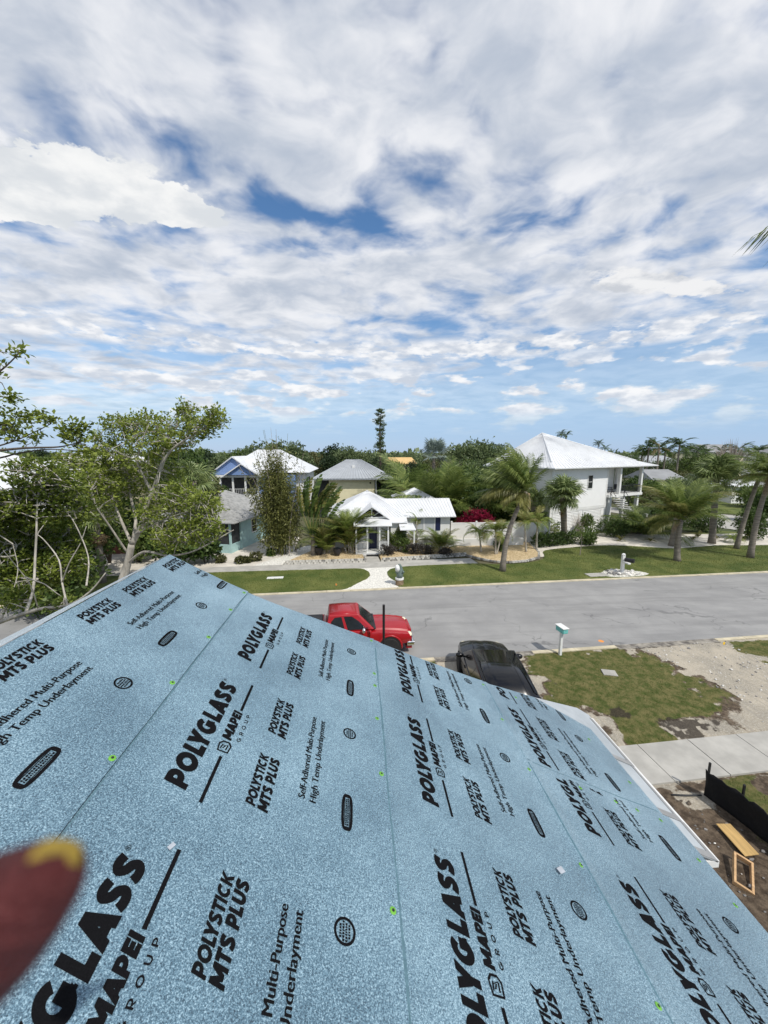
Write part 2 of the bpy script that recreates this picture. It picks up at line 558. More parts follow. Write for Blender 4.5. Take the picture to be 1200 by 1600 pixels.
def smooth_poly(pts, k=4, closed=True):
    """Catmull-Rom through plan points"""
    out = []; n = len(pts)
    for i in range(n if closed else n - 1):
        p = [pts[(i + j - 1) % n] if closed else pts[min(max(i + j - 1, 0), n - 1)] for j in range(4)]
        for q in range(k):
            t = q / k
            out.append(tuple(.5 * (2 * p[1][a] + (p[2][a] - p[0][a]) * t + (2 * p[0][a] - 5 * p[1][a] + 4 * p[2][a] - p[3][a]) * t * t + (3 * p[1][a] - p[0][a] - 3 * p[2][a] + p[3][a]) * t ** 3) for a in range(len(p[1]))))
    if not closed: out.append(tuple(pts[-1]))
    return out

# ================================================================ GROUND
mb = MB()
mb.add([(-2500, -600, -.05), (2500, -600, -.05), (2500, 3500, -.05), (-2500, 3500, -.05)], [(0, 1, 2, 3)])
m = mat('rough_ground', (.045, .065, .018), .95, .2, .25, .6, 20, col2=(.13, .115, .065), detail=8, world=True)
structure('ground', mb, m)

# --- road with flush kerb ribbons
m = bpy.data.materials.new('asphalt'); m.use_nodes = True
n = N(m.node_tree); b = n.n['Principled BSDF']
g = n.node('ShaderNodeNewGeometry').outputs['Position']
mp = n.node('ShaderNodeMapping'); mp.inputs['Rotation'].default_value = (0, 0, -PHI); mp.inputs['Scale'].default_value = (.12, 1.0, 1)
n.l.new(g, mp.inputs[0])
c = n.mix(n.smooth(n.noise(g, .45, 5, .6), .3, .7), (.225, .222, .218), (.305, .300, .290))
c = n.mix(n.math('MULTIPLY', n.smooth(n.noise(mp.outputs[0], 1.3, 6, .6), .44, .70), .62), c, (.165, .163, .160))      # long tyre-polished streaks
c = n.mix(n.math('MULTIPLY', n.smooth(n.noise(g, 55, 3, .7), .35, .75), .40), c, (.40, .395, .385))                    # aggregate
c = n.mix(n.math('MULTIPLY', n.smooth(n.noise(g, 1.9, 3, .6), .66, .74), .35), c, (.13, .13, .13))
vor = n.node('ShaderNodeTexVoronoi', feature='DISTANCE_TO_EDGE'); vor.inputs['Scale'].default_value = .42
wn = n.node('ShaderNodeTexNoise'); n.l.new(g, wn.inputs['Vector']); wn.inputs['Scale'].default_value = 1.1; wn.inputs['Detail'].default_value = 5
va = n.node('ShaderNodeVectorMath', operation='MULTIPLY_ADD'); n.l.new(wn.outputs['Color'], va.inputs[0]); va.inputs[1].default_value = (1.6, 1.6, 0); n.l.new(g, va.inputs[2])
n.l.new(va.outputs[0], vor.inputs['Vector'])
crk = n.math('MULTIPLY', n.smooth(vor.outputs['Distance'], .016, .004), n.smooth(n.noise(g, .3, 3, .5), .50, .62))
c = n.mix(n.math('MULTIPLY', crk, .55), c, (.11, .11, .11))
n.l.new(c, b.inputs['Base Color']); b.inputs['Roughness'].default_value = .9
bp = n.node('ShaderNodeBump'); bp.inputs['Strength'].default_value = .5; bp.inputs['Distance'].default_value = .01
n.l.new(n.noise(g, 70, 3, .7), bp.inputs['Height']); n.l.new(bp.outputs[0], b.inputs['Normal'])
M['asphalt'] = m
mb = MB()
ss = list(range(-60, 121, 4))
for i in range(len(ss) - 1):
    mb.add([RT(ss[i], -.02), RT(ss[i + 1], -.02), RT(ss[i + 1], 8.37), RT(ss[i], 8.37)], [(0, 1, 2, 3)])
structure('road', mb, M['asphalt'])
for (t0, t1, segs) in ((8.36, 8.66, [(-60, 120)]), (-.24, -.01, [(-60, 3.2), (7.6, 11.6), (16.7, 120)])):
    mb = MB()
    for (a, e) in segs:
        k = max(2, int((e - a) / 1.5)); prev = None
        for i in range(k):
            s0 = a + (e - a) * i / k; s1 = a + (e - a) * (i + 1) / k - .012
            z = .035 + random.uniform(-.006, .006)
            mb.hexa([RT(s0, t0, -.04), RT(s1, t0, -.04), RT(s1, t1, -.04), RT(s0, t1, -.04)], [RT(s0, t0, z), RT(s1, t0, z), RT(s1, t1 - .02, z), RT(s0, t1 - .02, z)])
    structure('kerb', mb, M['kerb'])

def sheet(name, pts, z, m, k=4, amp=.06, smooth=True, thick=.03):
    """plan polygon given along/across the street"""
    q = smooth_poly(pts, k) if smooth else pts
    P = [RT(a + random.uniform(-amp, amp), c + random.uniform(-amp, amp), z) for a, c in q]
    mb = MB(); mb.prism(P, (0, 0, thick))
    return structure(name, mb, m)

# far side of the street
o = sheet('gravel_path', [(-.9, 8.67), (4.3, 8.67), (4.3, 13.25), (-.9, 13.25)], .015, M['whitestone'], smooth=False, amp=0)
lawnL = [(-60, 8.68), (-40, 8.68), (-20, 8.68), (-8, 8.68), (-2, 8.68), (-.55, 8.70), (-.1, 9.0), (.55, 9.8), (1.25, 10.7), (1.5, 11.5), (1.35, 12.4), (.6, 13.0), (-3, 13.15), (-12, 13.4), (-30, 13.4), (-60, 13.4)]
sheet('lawn', lawnL, .05, M['lawn'], amp=.03)
lawnR = [(3.75, 8.68), (3.45, 9.2), (2.95, 10.2), (2.75, 11.2), (2.9, 12.1), (3.5, 12.8), (5, 13.1), (9.6, 13.2), (11, 12.85), (12.6, 12.7), (14.4, 12.95), (15.9, 13.7), (16.7, 14.9), (17.6, 16.3), (20.5, 17.0), (23, 17.3), (25.2, 17.2), (27.5, 16.3), (29.5, 15.5), (32, 15.7), (35, 16.0), (38, 15.6), (45, 15.4), (60, 15.4), (100, 15.4), (100, 8.68), (60, 8.68), (30, 8.68), (12, 8.68)]
sheet('lawn', lawnR, .05, M['lawn'], amp=.03)
sheet('far_pavement', [(-60, 13.2), (10.2, 13.1), (10.1, 14.75), (-60, 14.75)], .03, M['concrete'], smooth=False, amp=0)
sheet('sand', [(-60, 14.7), (-4.6, 14.7), (-4.6, 25), (-60, 25)], .0, M['sand'], smooth=False, amp=0)
sheet('shell_path', [(-7.2, 14.76), (-5.3, 14.76), (-4.6, 16), (-3.3, 18), (-2.6, 20.5), (-3.9, 20.5), (-5.0, 17.8)], .02, M['whitestone'], amp=.05)
sheet('garden_bed', [(-4.9, 14.95), (1.35, 14.8), (1.35, 20), (-2.2, 20), (-3.2, 18)], .16, M['yellowgravel'], smooth=False, amp=0, thick=.2)
sheet('entrance_walk', [(1.42, 14.74), (2.62, 14.74), (2.55, 18.6), (1.5, 18.6)], .05, M['concrete'], smooth=False, amp=0)
sheet('garden_bed', [(2.7, 14.75), (9.85, 15.5), (9.9, 20), (2.7, 20)], .16, M['yellowgravel'], smooth=False, amp=0, thick=.2)
sheet('garden_bed', [(9.95, 15.9), (10.6, 14.5), (11.5, 13.5), (12.6, 13.1), (14.2, 13.3), (15.6, 14.1), (16.4, 15.4), (16.9, 17.2), (16.9, 20), (9.95, 20)], .14, M['yellowgravel'], k=2, amp=.02, thick=.2)
sheet('white_gravel', [(14, 14.5), (100, 14.5), (100, 19.5), (60, 19.5), (42, 20.5), (34, 21), (28, 22.5), (14, 22.5)], .012, M['sand'], smooth=False, amp=0)
# a side street and verges further right
mb = MB(); mb.add([(44, 36.5, .0), (62, 33, .0), (62, 41, .0), (51, 50, .0), (40, 58, .0), (36, 55, .0)], [(0, 1, 2, 3, 4, 5)])
structure('side_street', mb, M['concrete'])
mb = MB(); mb.add([(44, 52, .02), (52.5, 50.2, .02), (75, 44, .02), (110, 70, .02), (70, 80, .02), (48, 70, .02)], [(0, 1, 2, 3, 4, 5)])
structure('far_lawn', mb, M['lawn'])
mb = MB(); mb.add([(36, 33.5, .01), (60, 32.5, .01), (61, 33.0, .01), (44, 36.4, .01), (37, 42, .01)], [(0, 1, 2, 3, 4)])
structure('verge', mb, M['lawn'])
mb = MB(); mb.add([(48, 66, .04), (75, 60, .04), (80, 66, .04), (50, 71, .04)], [(0, 1, 2, 3)])
structure('sand_strip', mb, M['sand'])

# --- yard on this side: one relief sheet whose soil, grass and gravel are mapped as they lie
def sd_poly(x, y, poly):
    """signed distance (positive inside), vectorised"""
    inside = np.zeros(x.shape, bool); d = np.full(x.shape, 1e9)
    n = len(poly)
    for i in range(n):
        x0, y0 = poly[i]; x1, y1 = poly[(i + 1) % n]
        ex, ey = x1 - x0, y1 - y0
        t = np.clip(((x - x0) * ex + (y - y0) * ey) / (ex * ex + ey * ey), 0, 1)
        d = np.minimum(d, np.hypot(x - x0 - t * ex, y - y0 - t * ey))
        c = ((y0 > y) != (y1 > y)) & (x < (x1 - x0) * (y - y0) / (y1 - y0 + 1e-12) + x0)
        inside ^= c
    return np.where(inside, d, -d)

def vnoise(x, y, f, seed=0, octv=3):
    out = np.zeros(x.shape); amp = 1; tot = 0
    tab = np.random.default_rng(seed).random((256, 256))
    for k in range(octv):
        u = x * f + 37 * k + 100; v = y * f + 17 * k + 100
        i = np.floor(u).astype(int); j = np.floor(v).astype(int); a = u - i; c = v - j
        a = a * a * (3 - 2 * a); c = c * c * (3 - 2 * c)
        i0, i1, j0, j1 = i % 256, (i + 1) % 256, j % 256, (j + 1) % 256
        out += amp * (tab[i0, j0] * (1 - a) * (1 - c) + tab[i1, j0] * a * (1 - c) + tab[i0, j1] * (1 - a) * c + tab[i1, j1] * a * c)
        tot += amp; amp *= .55; f *= 2.1
    return out / tot

GRASS = [[(7.4, 15.4), (11.9, 15.6), (12.5, 14.5), (12.9, 13.2), (13.3, 11.9), (13.1, 10.8), (12.3, 9.95), (9.6, 9.65), (7.4, 9.6), (6.9, 10.6), (6.75, 12), (6.8, 13.6), (7.1, 14.6)],
         [(16.8, 15.7), (50, 17.6), (50, 12.0), (17.0, 11.0), (17.0, 13.2)],
         [(-30, 13.3), (3.0, 15.2), (2.9, 9.0), (2.2, 4.0), (-30, 4.0)],
         [(9.25, 8.3), (14.2, 8.6), (30, 9.2), (30, -6), (10.6, -6), (9.7, 4), (9.3, 6.4)]]
def yard_weights(x, y):
    w0 = vnoise(x, y, 1.1, 1) - .5; w1 = vnoise(x, y, 3.7, 2) - .5; w2 = vnoise(x, y, .6, 5) - .5
    g = np.full(x.shape, -9.)
    for p in GRASS: g = np.maximum(g, sd_poly(x, y, p))
    g = g + .9 * w0 + .5 * w1 - 4.0 * np.clip(vnoise(x, y, 1.0, 21) - .54, 0, 1) * (x > 6)
    for (cx, cy, rx, ry, k) in ((8.75, 11.15, .75, .5, 1.0), (10.6, 10.40, .9, .5, 1.5), (9.6, 11.9, .8, .4, .55), (12.0, 10.7, .8, .6, .9), (12.6, 11.6, .5, .7, .5), (8.2, 10.4, .7, .4, .45), (7.3, 10.4, .5, .6, .5)):
        g = g - k * np.exp(-((x - cx) / rx) ** 2 - ((y - cy) / ry) ** 2) * (1 + 1.2 * w1)
    grass = np.clip(g / .55 + .5, 0, 1)
    mud = np.zeros(x.shape)
    for (cx, cy, rx, ry, k) in ((10.65, 10.42, .85, .42, 1.25), (10.2, 10.25, .7, .3, .9), (8.7, 11.2, .55, .35, .7), (13.4, 15.55, 1.1, .22, 1.15), (14.3, 15.75, .7, .3, .9), (12.6, 15.3, .7, .12, .9)):
        mud += k * np.exp(-((x - cx) / rx) ** 2 - ((y - cy) / ry) ** 2) * (1 + 1.1 * w1 + .8 * w0)
    mud = mud * np.clip(.75 + 2.6 * w1 + 1.6 * (vnoise(x, y, 2.1, 31) - .5), 0, 1.3)
    mud = np.clip((mud * 1.5 - .22) / .62, 0, 1)
    # bare dark soil round the house, gravel elsewhere
    t = (y - 14.9) - .055 * x
    soil = np.clip((-(t + 6.9)) / .25 + .6 * w1 * 2, 0, 1)
    soil = soil * np.clip(1.2 - np.exp(-((x - 8.45) / .5) ** 2 - ((y - 7.9) / .35) ** 2) * 1.5 + w1, 0, 1)
    edge = np.clip(1 - np.abs(g + .05) / .55, 0, 1) * np.clip(.75 + 1.4 * w1, 0, 1)
    soil = np.maximum(soil, edge * .95 * (x < 13.6))
    soil = np.maximum(soil, np.clip(.9 - np.abs(g - .2) / .9, 0, 1) * np.clip(.4 + 2.2 * w1 + w0, 0, 1) * (x < 13.4) * (x > 6.6) * (y > 9.3))
    return grass, mud, soil, w0

nx, ny = 370, 200
X, Y = np.meshgrid(np.concatenate([np.linspace(-24, 1.7, 70), np.linspace(2.0, 18, 220), np.linspace(18.3, 50, 80)]), np.linspace(-8, 1, ny) * 0 + np.concatenate([np.linspace(-9, 4.9, 30), np.linspace(5, 15.6, 170)]), indexing='ij')
Y2 = np.minimum(Y, 14.66 + .055 * X - .012)
Y2 = np.where(Y > 15.55, 14.66 + .055 * X - .012, Y2)
Z = (vnoise(X, Y2, .8, 9) - .5) * .05 + (vnoise(X, Y2, 4, 11) - .5) * .03 - .005
t_ = (Y2 - 14.9 - .055 * X)
Z = np.where((t_ < -5.5) & (t_ > -7.02), -.03, Z)
gr, mu, so_, wn0 = yard_weights(X, Y2)
Z = np.where((t_ > -.35), np.minimum(Z, .012), Z)
V = np.stack([X, Y2, Z], -1).reshape(-1, 3)
ii = np.arange(nx * ny).reshape(nx, ny)
Fq = np.stack([ii[:-1, :-1], ii[1:, :-1], ii[1:, 1:], ii[:-1, 1:]], -1).reshape(-1, 4)
me = np_mesh('yard', V, Fq, None, True)
ca = me.color_attributes.new('soil_map', 'FLOAT_COLOR', 'POINT')
cols = np.stack([gr, mu, so_, np.ones_like(gr)], -1).reshape(-1, 4).astype(np.float32)
ca.data.foreach_set('color', cols.ravel())
m = bpy.data.materials.new('yard_soil'); m.use_nodes = True
n = N(m.node_tree); b = n.n['Principled BSDF']
at_ = n.node('ShaderNodeAttribute', attribute_name='soil_map')
sp = n.node('ShaderNodeSeparateColor'); n.l.new(at_.outputs['Color'], sp.inputs[0])
g = n.node('ShaderNodeNewGeometry').outputs['Position']
fine = n.noise(g, 24, 5, .7)
gravel = n.mix(n.smooth(n.noise(g, 1.0, 7, .65), .35, .65), (.44, .385, .30), (.29, .26, .21))
gravel = n.mix(n.math('MULTIPLY', n.smooth(fine, .44, .68), .8), gravel, (.58, .54, .46))
mp = n.node('ShaderNodeMapping'); mp.inputs['Rotation'].default_value = (0, 0, .75); mp.inputs['Scale'].default_value = (2.2, .16, 1)
n.l.new(g, mp.inputs[0])
gravel = n.mix(n.math('MULTIPLY', n.smooth(n.noise(mp.outputs[0], 2.2, 5, .65), .50, .66), .6), gravel, (.30, .275, .235))   # tyre ruts
soilc = n.mix(n.smooth(n.noise(g, 5, 6, .7), .35, .65), (.060, .044, .031), (.165, .125, .088))
grassc = n.mix(n.smooth(n.noise(g, 3, 7, .7), .35, .65), (.055, .078, .016), (.17, .15, .060))
mudc = n.mix(n.smooth(fine, .4, .7), (.028, .022, .017), (.070, .054, .040))
thr = n.math('SUBTRACT', n.noise(g, 9, 6, .7), .5)
c = n.mix(n.smooth(n.math('ADD', sp.outputs[2], thr), .35, .6), gravel, soilc)
c = n.mix(n.smooth(n.math('ADD', sp.outputs[0], thr), .40, .62), c, grassc)
c = n.mix(n.math('MULTIPLY', n.smooth(n.math('ADD', sp.outputs[1], n.math('MULTIPLY', thr, 1.6)), .34, .85), .88), c, mudc)
n.l.new(c, b.inputs['Base Color']); b.inputs['Roughness'].default_value = .95; b.inputs['Specular IOR Level'].default_value = .2
bp = n.node('ShaderNodeBump'); bp.inputs['Strength'].default_value = .9; bp.inputs['Distance'].default_value = .03
n.l.new(n.noise(g, 30, 5, .75), bp.inputs['Height']); n.l.new(bp.outputs[0], b.inputs['Normal'])
me.materials.append(m)
yo = link('yard', me); yo['kind'] = 'structure'

mb = MB()
for (a, e) in ((3.2, 7.6), (11.6, 16.7)):
    mb.hexa([RT(a, -.36, -.05), RT(e, -.36, -.05), RT(e, .02, -.05), RT(a, .02, -.05)], [RT(a, -.36, .014), RT(e, -.36, .014), RT(e, .02, .004), RT(a, .02, .004)])
structure('drive_apron', mb, mat('worn_apron', (.10, .09, .08), .95, .3, 3, .6, 30, col2=(.36, .33, .28), world=True))
# near pavement of cast slabs
pv_ = link('pavement', None); pv_['kind'] = 'structure'
pv_.empty_display_size = .2
for i in range(-3, 14):
    s0 = 8.02 + 1.68 * i; s1 = s0 + 1.66
    if s0 < 4.5: continue
    z = random.uniform(-.006, .006)
    ta, tb = -6.92, -5.6
    mb = MB(); mb.hexa([RT(s0, ta, -.1), RT(s1, ta, -.1), RT(s1, tb, -.1), RT(s0, tb, -.1)], [RT(s0, ta, .03 + z), RT(s1, ta, .03 + z), RT(s1, tb, .03 + z * .5), RT(s0, tb, .03 + z * .5)])
    o = mb.build('slab', M['concrete'], pv_, bevel=.006)

# ---------------------------------------------------------------- THE HOUSE UNDER THE CAMERA
RIDGE_X, RIDGE_Z = -1.21, 8.045
CS, SN = .8944, .4472
def roofpt(b, a, h=0.0):
    return Vector((RIDGE_X + b * CS + h * SN, a, RIDGE_Z - b * SN + h * CS))

m = bpy.data.materials.new('blue_underlayment'); m.use_nodes = True
n = N(m.node_tree); b = n.n['Principled BSDF']
g = n.node('ShaderNodeNewGeometry').outputs['Position']
f1 = n.noise(g, 235, 3, .8); f2 = n.noise(g, 420, 2, .6); f3 = n.noise(g, 1.9, 5, .6)
f = n.math('ADD', n.math('ADD', n.math('MULTIPLY', f1, .62), n.math('MULTIPLY', f2, .38)), n.math('MULTIPLY', n.math('SUBTRACT', f3, .5), .20))
rp = n.node('ShaderNodeValToRGB')
rp.color_ramp.elements[0].position = .38; rp.color_ramp.elements[0].color = (.018, .046, .073, 1)
rp.color_ramp.elements[1].position = .62; rp.color_ramp.elements[1].color = (.375, .535, .62, 1)
e = rp.color_ramp.elements.new(.5); e.color = (.098, .193, .260, 1)
n.l.new(f, rp.inputs[0]); n.l.new(rp.outputs[0], b.inputs['Base Color'])
b.inputs['Roughness'].default_value = .52; b.inputs['Specular IOR Level'].default_value = .6
b.inputs['Sheen Weight'].default_value = .7; b.inputs['Sheen Roughness'].default_value = .4
bp = n.node('ShaderNodeBump'); bp.inputs['Strength'].default_value = .5; bp.inputs['Distance'].default_value = .004
n.l.new(f1, bp.inputs['Height']); n.l.new(bp.outputs[0], b.inputs['Normal'])
M['under'] = m

house = thing('house', 'roof under the camera covered in blue speckled printed underlayment', 'house', (0, 0, 0))
rake = [(-.2, 2.49), (0, 2.49), (.55, 2.44), (.74, 2.45), (1.06, 2.49), (1.5, 2.54), (1.77, 2.56), (2.41, 2.64), (2.95, 2.77), (3.41, 2.63), (3.62, 2.56)]
def rake_a(bb): return float(np.interp(bb, [p[0] for p in rake], [p[1] for p in rake]))
SEAMS = [.553, 1.468, 2.402]
def lift(b_, a_):
    """small relief of the sheets: folds and lifted laps"""
    v = .0030 * mnoise.noise(Vector((b_ * 1.7, a_ * 1.3, 2.2))) + .0012 * mnoise.noise(Vector((b_ * 5.0, a_ * 2.5, 7.7)))
    for i, s_ in enumerate(SEAMS):
        d = (b_ - s_ - .02 - .018 * mnoise.noise(Vector((a_ * 1.6, i * 5.1, .3))))
        k = (.002, .010, .011)[i] * (.6 + .8 * abs(mnoise.noise(Vector((a_ * 1.1, 3 + i * 7.7, 0)))))
        v += k * math.exp(-(d / .022) ** 2)
    return v

def sheet_h(b_, a_, b0, b1, lap=.0045):
    u = (b_ - b0) / (b1 - b0)
    return .004 + lap * max(0, min(1, (u - .75) / .25)) + lift(b_, a_)

def underlay(b0, b1, a0, a1, extra=0.0, wav=.004, far_round=False):
    nb = max(6, int((b1 - b0) / .03)); na = 90
    vs = []; fs = []
    for i in range(nb + 1):
        bb = b0 + (b1 - b0) * i / nb
        for j in range(na + 1):
            bw = bb + (wav * mnoise.noise(Vector((j * .21, b1 * 9, 0))) if i == nb else 0)
            ae = min(a1, rake_a(bw)) if a1 > 2.2 else a1 + .02 * (bw - b0) + .012 * mnoise.noise(Vector((bw * 3, 0, 0)))
            aa = a0 + (ae - a0) * (1 - (1 - j / na) ** 1.25)
            h = sheet_h(bw, aa, b0, b1) + extra
            vs.append(roofpt(bw, aa, h))
    for i in range(nb):
        for j in range(na):
            k = i * (na + 1) + j
            fs.append((k, k + na + 1, k + na + 2, k + 1))
    me = np_mesh('underlayment_sheet', np.array([tuple(v) for v in vs]), np.array(fs), M['under'], True)
    o = link('underlayment_sheet', me, house)
    so2 = o.modifiers.new('thickness', 'SOLIDIFY'); so2.thickness = .0045; so2.offset = -1
    me.materials.append(M['ink']); so2.material_offset_rim = 1
    es = o.modifiers.new('crisp_edges', 'EDGE_SPLIT'); es.split_angle = R_(35)
    return o, (b0, b1, extra)

sheets = {}
sheets[1] = underlay(.002, SEAMS[0], -3.2, 9)
sheets[2] = underlay(SEAMS[0] - .055, SEAMS[1], -3.2, 9, -.0035)
sheets[3] = underlay(SEAMS[1] - .055, SEAMS[2], -3.2, 9, -.0070)
sheets[4] = underlay(SEAMS[2] - .055, 3.44, -3.2, 1.87, -.0070)
sheets[5] = underlay(SEAMS[2] - .055, 3.405, 1.80, 9, -.0105)
# the other slope
mb = MB()
L = lambda b_, a_, h=0.0: Vector((2 * RIDGE_X, 0, 0)) + Vector((-roofpt(b_, a_, h).x, a_, roofpt(b_, a_, h).z))
for (b0, b1, h) in ((.0, .9, .004), (.85, 1.8, .002), (1.75, 2.7, .0), (2.65, 3.45, -.002)):
    mb.add([L(b0, -3.2, h), L(b0, 2.487, h), L(b1, 2.487, h), L(b1, -3.2, h)], [(0, 1, 2, 3)])
o = mb.build('underlayment_sheet', M['under'], house)
# deck, fascia, walls
mb = MB()
DB = 3.5
for fn in (roofpt, L):
    t = [fn(0, -3.2, -.035), fn(DB - .12, -3.2, -.035), fn(DB - .12, 2.40, -.035), fn(0, 2.40, -.035)]
    bt = [fn(0, -3.2, -.12), fn(DB - .12, -3.2, -.12), fn(DB - .12, 2.40, -.12), fn(0, 2.40, -.12)]
    mb.hexa(bt, t)
mb.build('roof_deck', M['ply'], house)
ez = roofpt(DB - .12, 0).z
ex = roofpt(DB - .12, 0).x
mb = MB(); mb.box(ex - .02, -3.2, ez - .30, ex + .02, 2.38, ez - .03)
mb.build('fascia', M['white'], house)
mb = MB(); mb.box(-3.9, -3.1, -.05, 1.45, 1.75, ez - .28)
mb.build('wall', M['white_siding'], house)
mb = MB(); mb.prism([(-3.9, 1.7, ez - .29), (-3.9, 1.7, ez - .1), (-1.21, 1.7, RIDGE_Z - .15), (1.45, 1.7, ez - .1), (1.45, 1.7, ez - .29)], (0, .1, 0))
mb.build('gable', M['white_siding'], house)
mb = MB(); mb.box(1.46, -2.9, ez - .34, ex - .02, 2.3, ez - .29)
mb.build('soffit', M['white'], house)
# exposed metal flashing beyond the blue sheet, in lapped lengths
cuts = [1.70, 1.93, 2.36, 2.93]
for i in range(3):
    a0, a1 = cuts[i], cuts[i + 1]
    bo = 3.615
    mb = MB()
    h = -.019 - .002 * (i % 2)
    if i == 2:
        top = [roofpt(3.22, a0, h), roofpt(bo, a0, h), roofpt(bo, 2.93, h), roofpt(3.52, 2.97, h), roofpt(2.86, 2.765, h), roofpt(2.95, 2.6, h)]
    else:
        top = [roofpt(3.22, a0, h), roofpt(bo, a0, h), roofpt(bo, a1 - .004, h), roofpt(3.22, a1 - .004, h)]
    mb.prism(top, Vector((SN, 0, CS)) * .006)
    fp = mb.build('flashing_panel', M['flash'], house)
    m2 = MB(); m2.prism([roofpt(3.3, a0 + .0, h + .004), roofpt(bo + .002, a0, h + .004), roofpt(bo + .002, a0 + .045, h + .004), roofpt(3.3, a0 + .045, h + .004)], Vector((SN, 0, CS)) * .003)
    m2.prism([roofpt(bo - .035, a0 + .046, h + .0035), roofpt(bo + .003, a0 + .046, h + .0035), roofpt(bo + .003, min(a1, 2.87), h + .0035), roofpt(bo - .035, min(a1, 2.87), h + .0035)], Vector((SN, 0, CS)) * .003)
    m2.build('lap_strip', M['flashseam'], fp)
e0 = roofpt(3.615, 0, 0)
mb = MB()
mb.box(e0.x - .32, 1.70, e0.z - .055, e0.x - .002, 2.88, e0.z - .012)
mb.build('drip_edge', M['white'], house)
mb = MB()
mb.box(e0.x - .34, 1.72, e0.z - .115, e0.x - .03, 2.86, e0.z - .057)
mb.build('gutter_board', M['flash'], house)
mb = MB()
mb.box(e0.x - .5, 1.74, e0.z - 1.3, e0.x - .06, 2.84, e0.z - .117)
mb.build('window_bay', M['dark'], house)

# ---------------------------------------------------------------- print on the sheets
_tc = {}
def text_mesh2d(body, bold=.0, shear=0.0, spacing=1.0):
    key = (body, bold, shear, spacing)
    if key in _tc: return _tc[key]
    cu = bpy.data.curves.new('lettering', 'FONT')
    cu.body = body; cu.size = 1; cu.offset = bold; cu.shear = shear; cu.space_character = spacing
    cu.resolution_u = 3; cu.fill_mode = 'FRONT' if hasattr(cu, 'fill_mode') else None
    ob = bpy.data.objects.new('lettering', cu); COL.objects.link(ob)
    bpy.context.view_layer.update()
    dg = bpy.context.evaluated_depsgraph_get()
    me = bpy.data.meshes.new_from_object(ob.evaluated_get(dg))
    bpy.data.objects.remove(ob)
    v = np.array([tuple(p.co) for p in me.vertices]); f = [tuple(p.vertices) for p in me.polygons]
    bpy.data.meshes.remove(me)
    x0, x1, y0, y1 = v[:, 0].min(), v[:, 0].max(), v[:, 1].min(), v[:, 1].max()
    _tc[key] = (v, f, (x0, x1, y0, y1))
    return _tc[key]

def glyph(ch, t):
    """heavy capital drawn with strokes: (polylines, slanted bars, width); height 1"""
    m = t / 2; k = t * 1.12; P = []; D = []
    arc = lambda cx, cy, rx, ry, a0, a1, n=14: [(cx + rx * math.cos(R_(a0 + (a1 - a0) * i / n)), cy + ry * math.sin(R_(a0 + (a1 - a0) * i / n))) for i in range(n + 1)]
    if ch == 'I': W_ = t; P = [[(m, 0), (m, 1)]]
    elif ch == 'L': W_ = .62; P = [[(m, 1), (m, m), (W_, m)]]
    elif ch == 'T': W_ = .74; P = [[(0, 1 - m), (W_, 1 - m)], [(W_ / 2, 1 - t), (W_ / 2, 0)]]
    elif ch == 'E': W_ = .64; P = [[(W_, 1 - m), (m, 1 - m), (m, m), (W_, m)], [(t, .5), (W_ * .94, .5)]]
    elif ch in 'PR':
        W_ = .76; y2 = .40; ry = (1 - m - y2) / 2; cx = W_ - m - ry
        P = [[(m, 0), (m, 1)], [(t, 1 - m)] + arc(cx, y2 + ry, ry, ry, 90, -90, 10) + [(t, y2)]]
        if ch == 'R': D = [(W_ * .42, y2 - m + .02, W_ - k / 2, 0)]
    elif ch == 'O': W_ = 1.02; P = [arc(W_ / 2, .5, W_ / 2 - m, .5 - m, 0, 360, 28)]
    elif ch == 'C': W_ = .92; P = [arc(.5, .5, .5 - m, .5 - m, 48, 312, 22)]
    elif ch == 'G': W_ = 1.0; P = [arc(.5, .5, .5 - m, .5 - m, 48, 348, 24), [(.5, .44), (1 - m * .4, .44)], [(1 - m, .44 - m * .9), (1 - m, .2)]]
    elif ch == 'U': W_ = .84; r_ = W_ / 2 - m; P = [[(m, 1)] + arc(W_ / 2, r_ + m, r_, r_, 180, 360, 14) + [(W_ - m, 1)]]
    elif ch == 'Y': W_ = .92; D = [(W_ / 2, .38, k / 2, 1), (W_ / 2, .38, W_ - k / 2, 1)]; P = [[(W_ / 2, .52), (W_ / 2, 0)]]
    elif ch == 'A': W_ = 1.0; D = [(k / 2, 0, W_ / 2, 1), (W_ - k / 2, 0, W_ / 2, 1)]; P = [[(W_ * .28, .27), (W_ * .72, .27)]]
    elif ch == 'M': W_ = 1.10; P = [[(m, 0), (m, 1)], [(W_ - m, 0), (W_ - m, 1)]]; D = [(W_ / 2, .18, k / 2, 1), (W_ / 2, .18, W_ - k / 2, 1)]
    elif ch == 'K': W_ = .86; P = [[(m, 0), (m, 1)]]; D = [(t * .9, .40, W_ - k / 2, 1), (W_ * .40, .56, W_ - k / 2, 0)]
    elif ch == 'S':
        W_ = .76
        P = [smooth_poly([(W_ - m * .6, .80), (W_ * .60, 1 - m), (W_ * .36, 1 - m), (m, .75), (W_ * .38, .555), (W_ * .66, .445), (W_ - m, .26), (W_ * .62, m), (W_ * .34, m), (m * .6, .21)], 4, False)]
    else: W_ = .36
    return P, D, W_

def clip_ok(pts, amin, amax):
    return all(amin <= p[0] <= amax for p in pts)

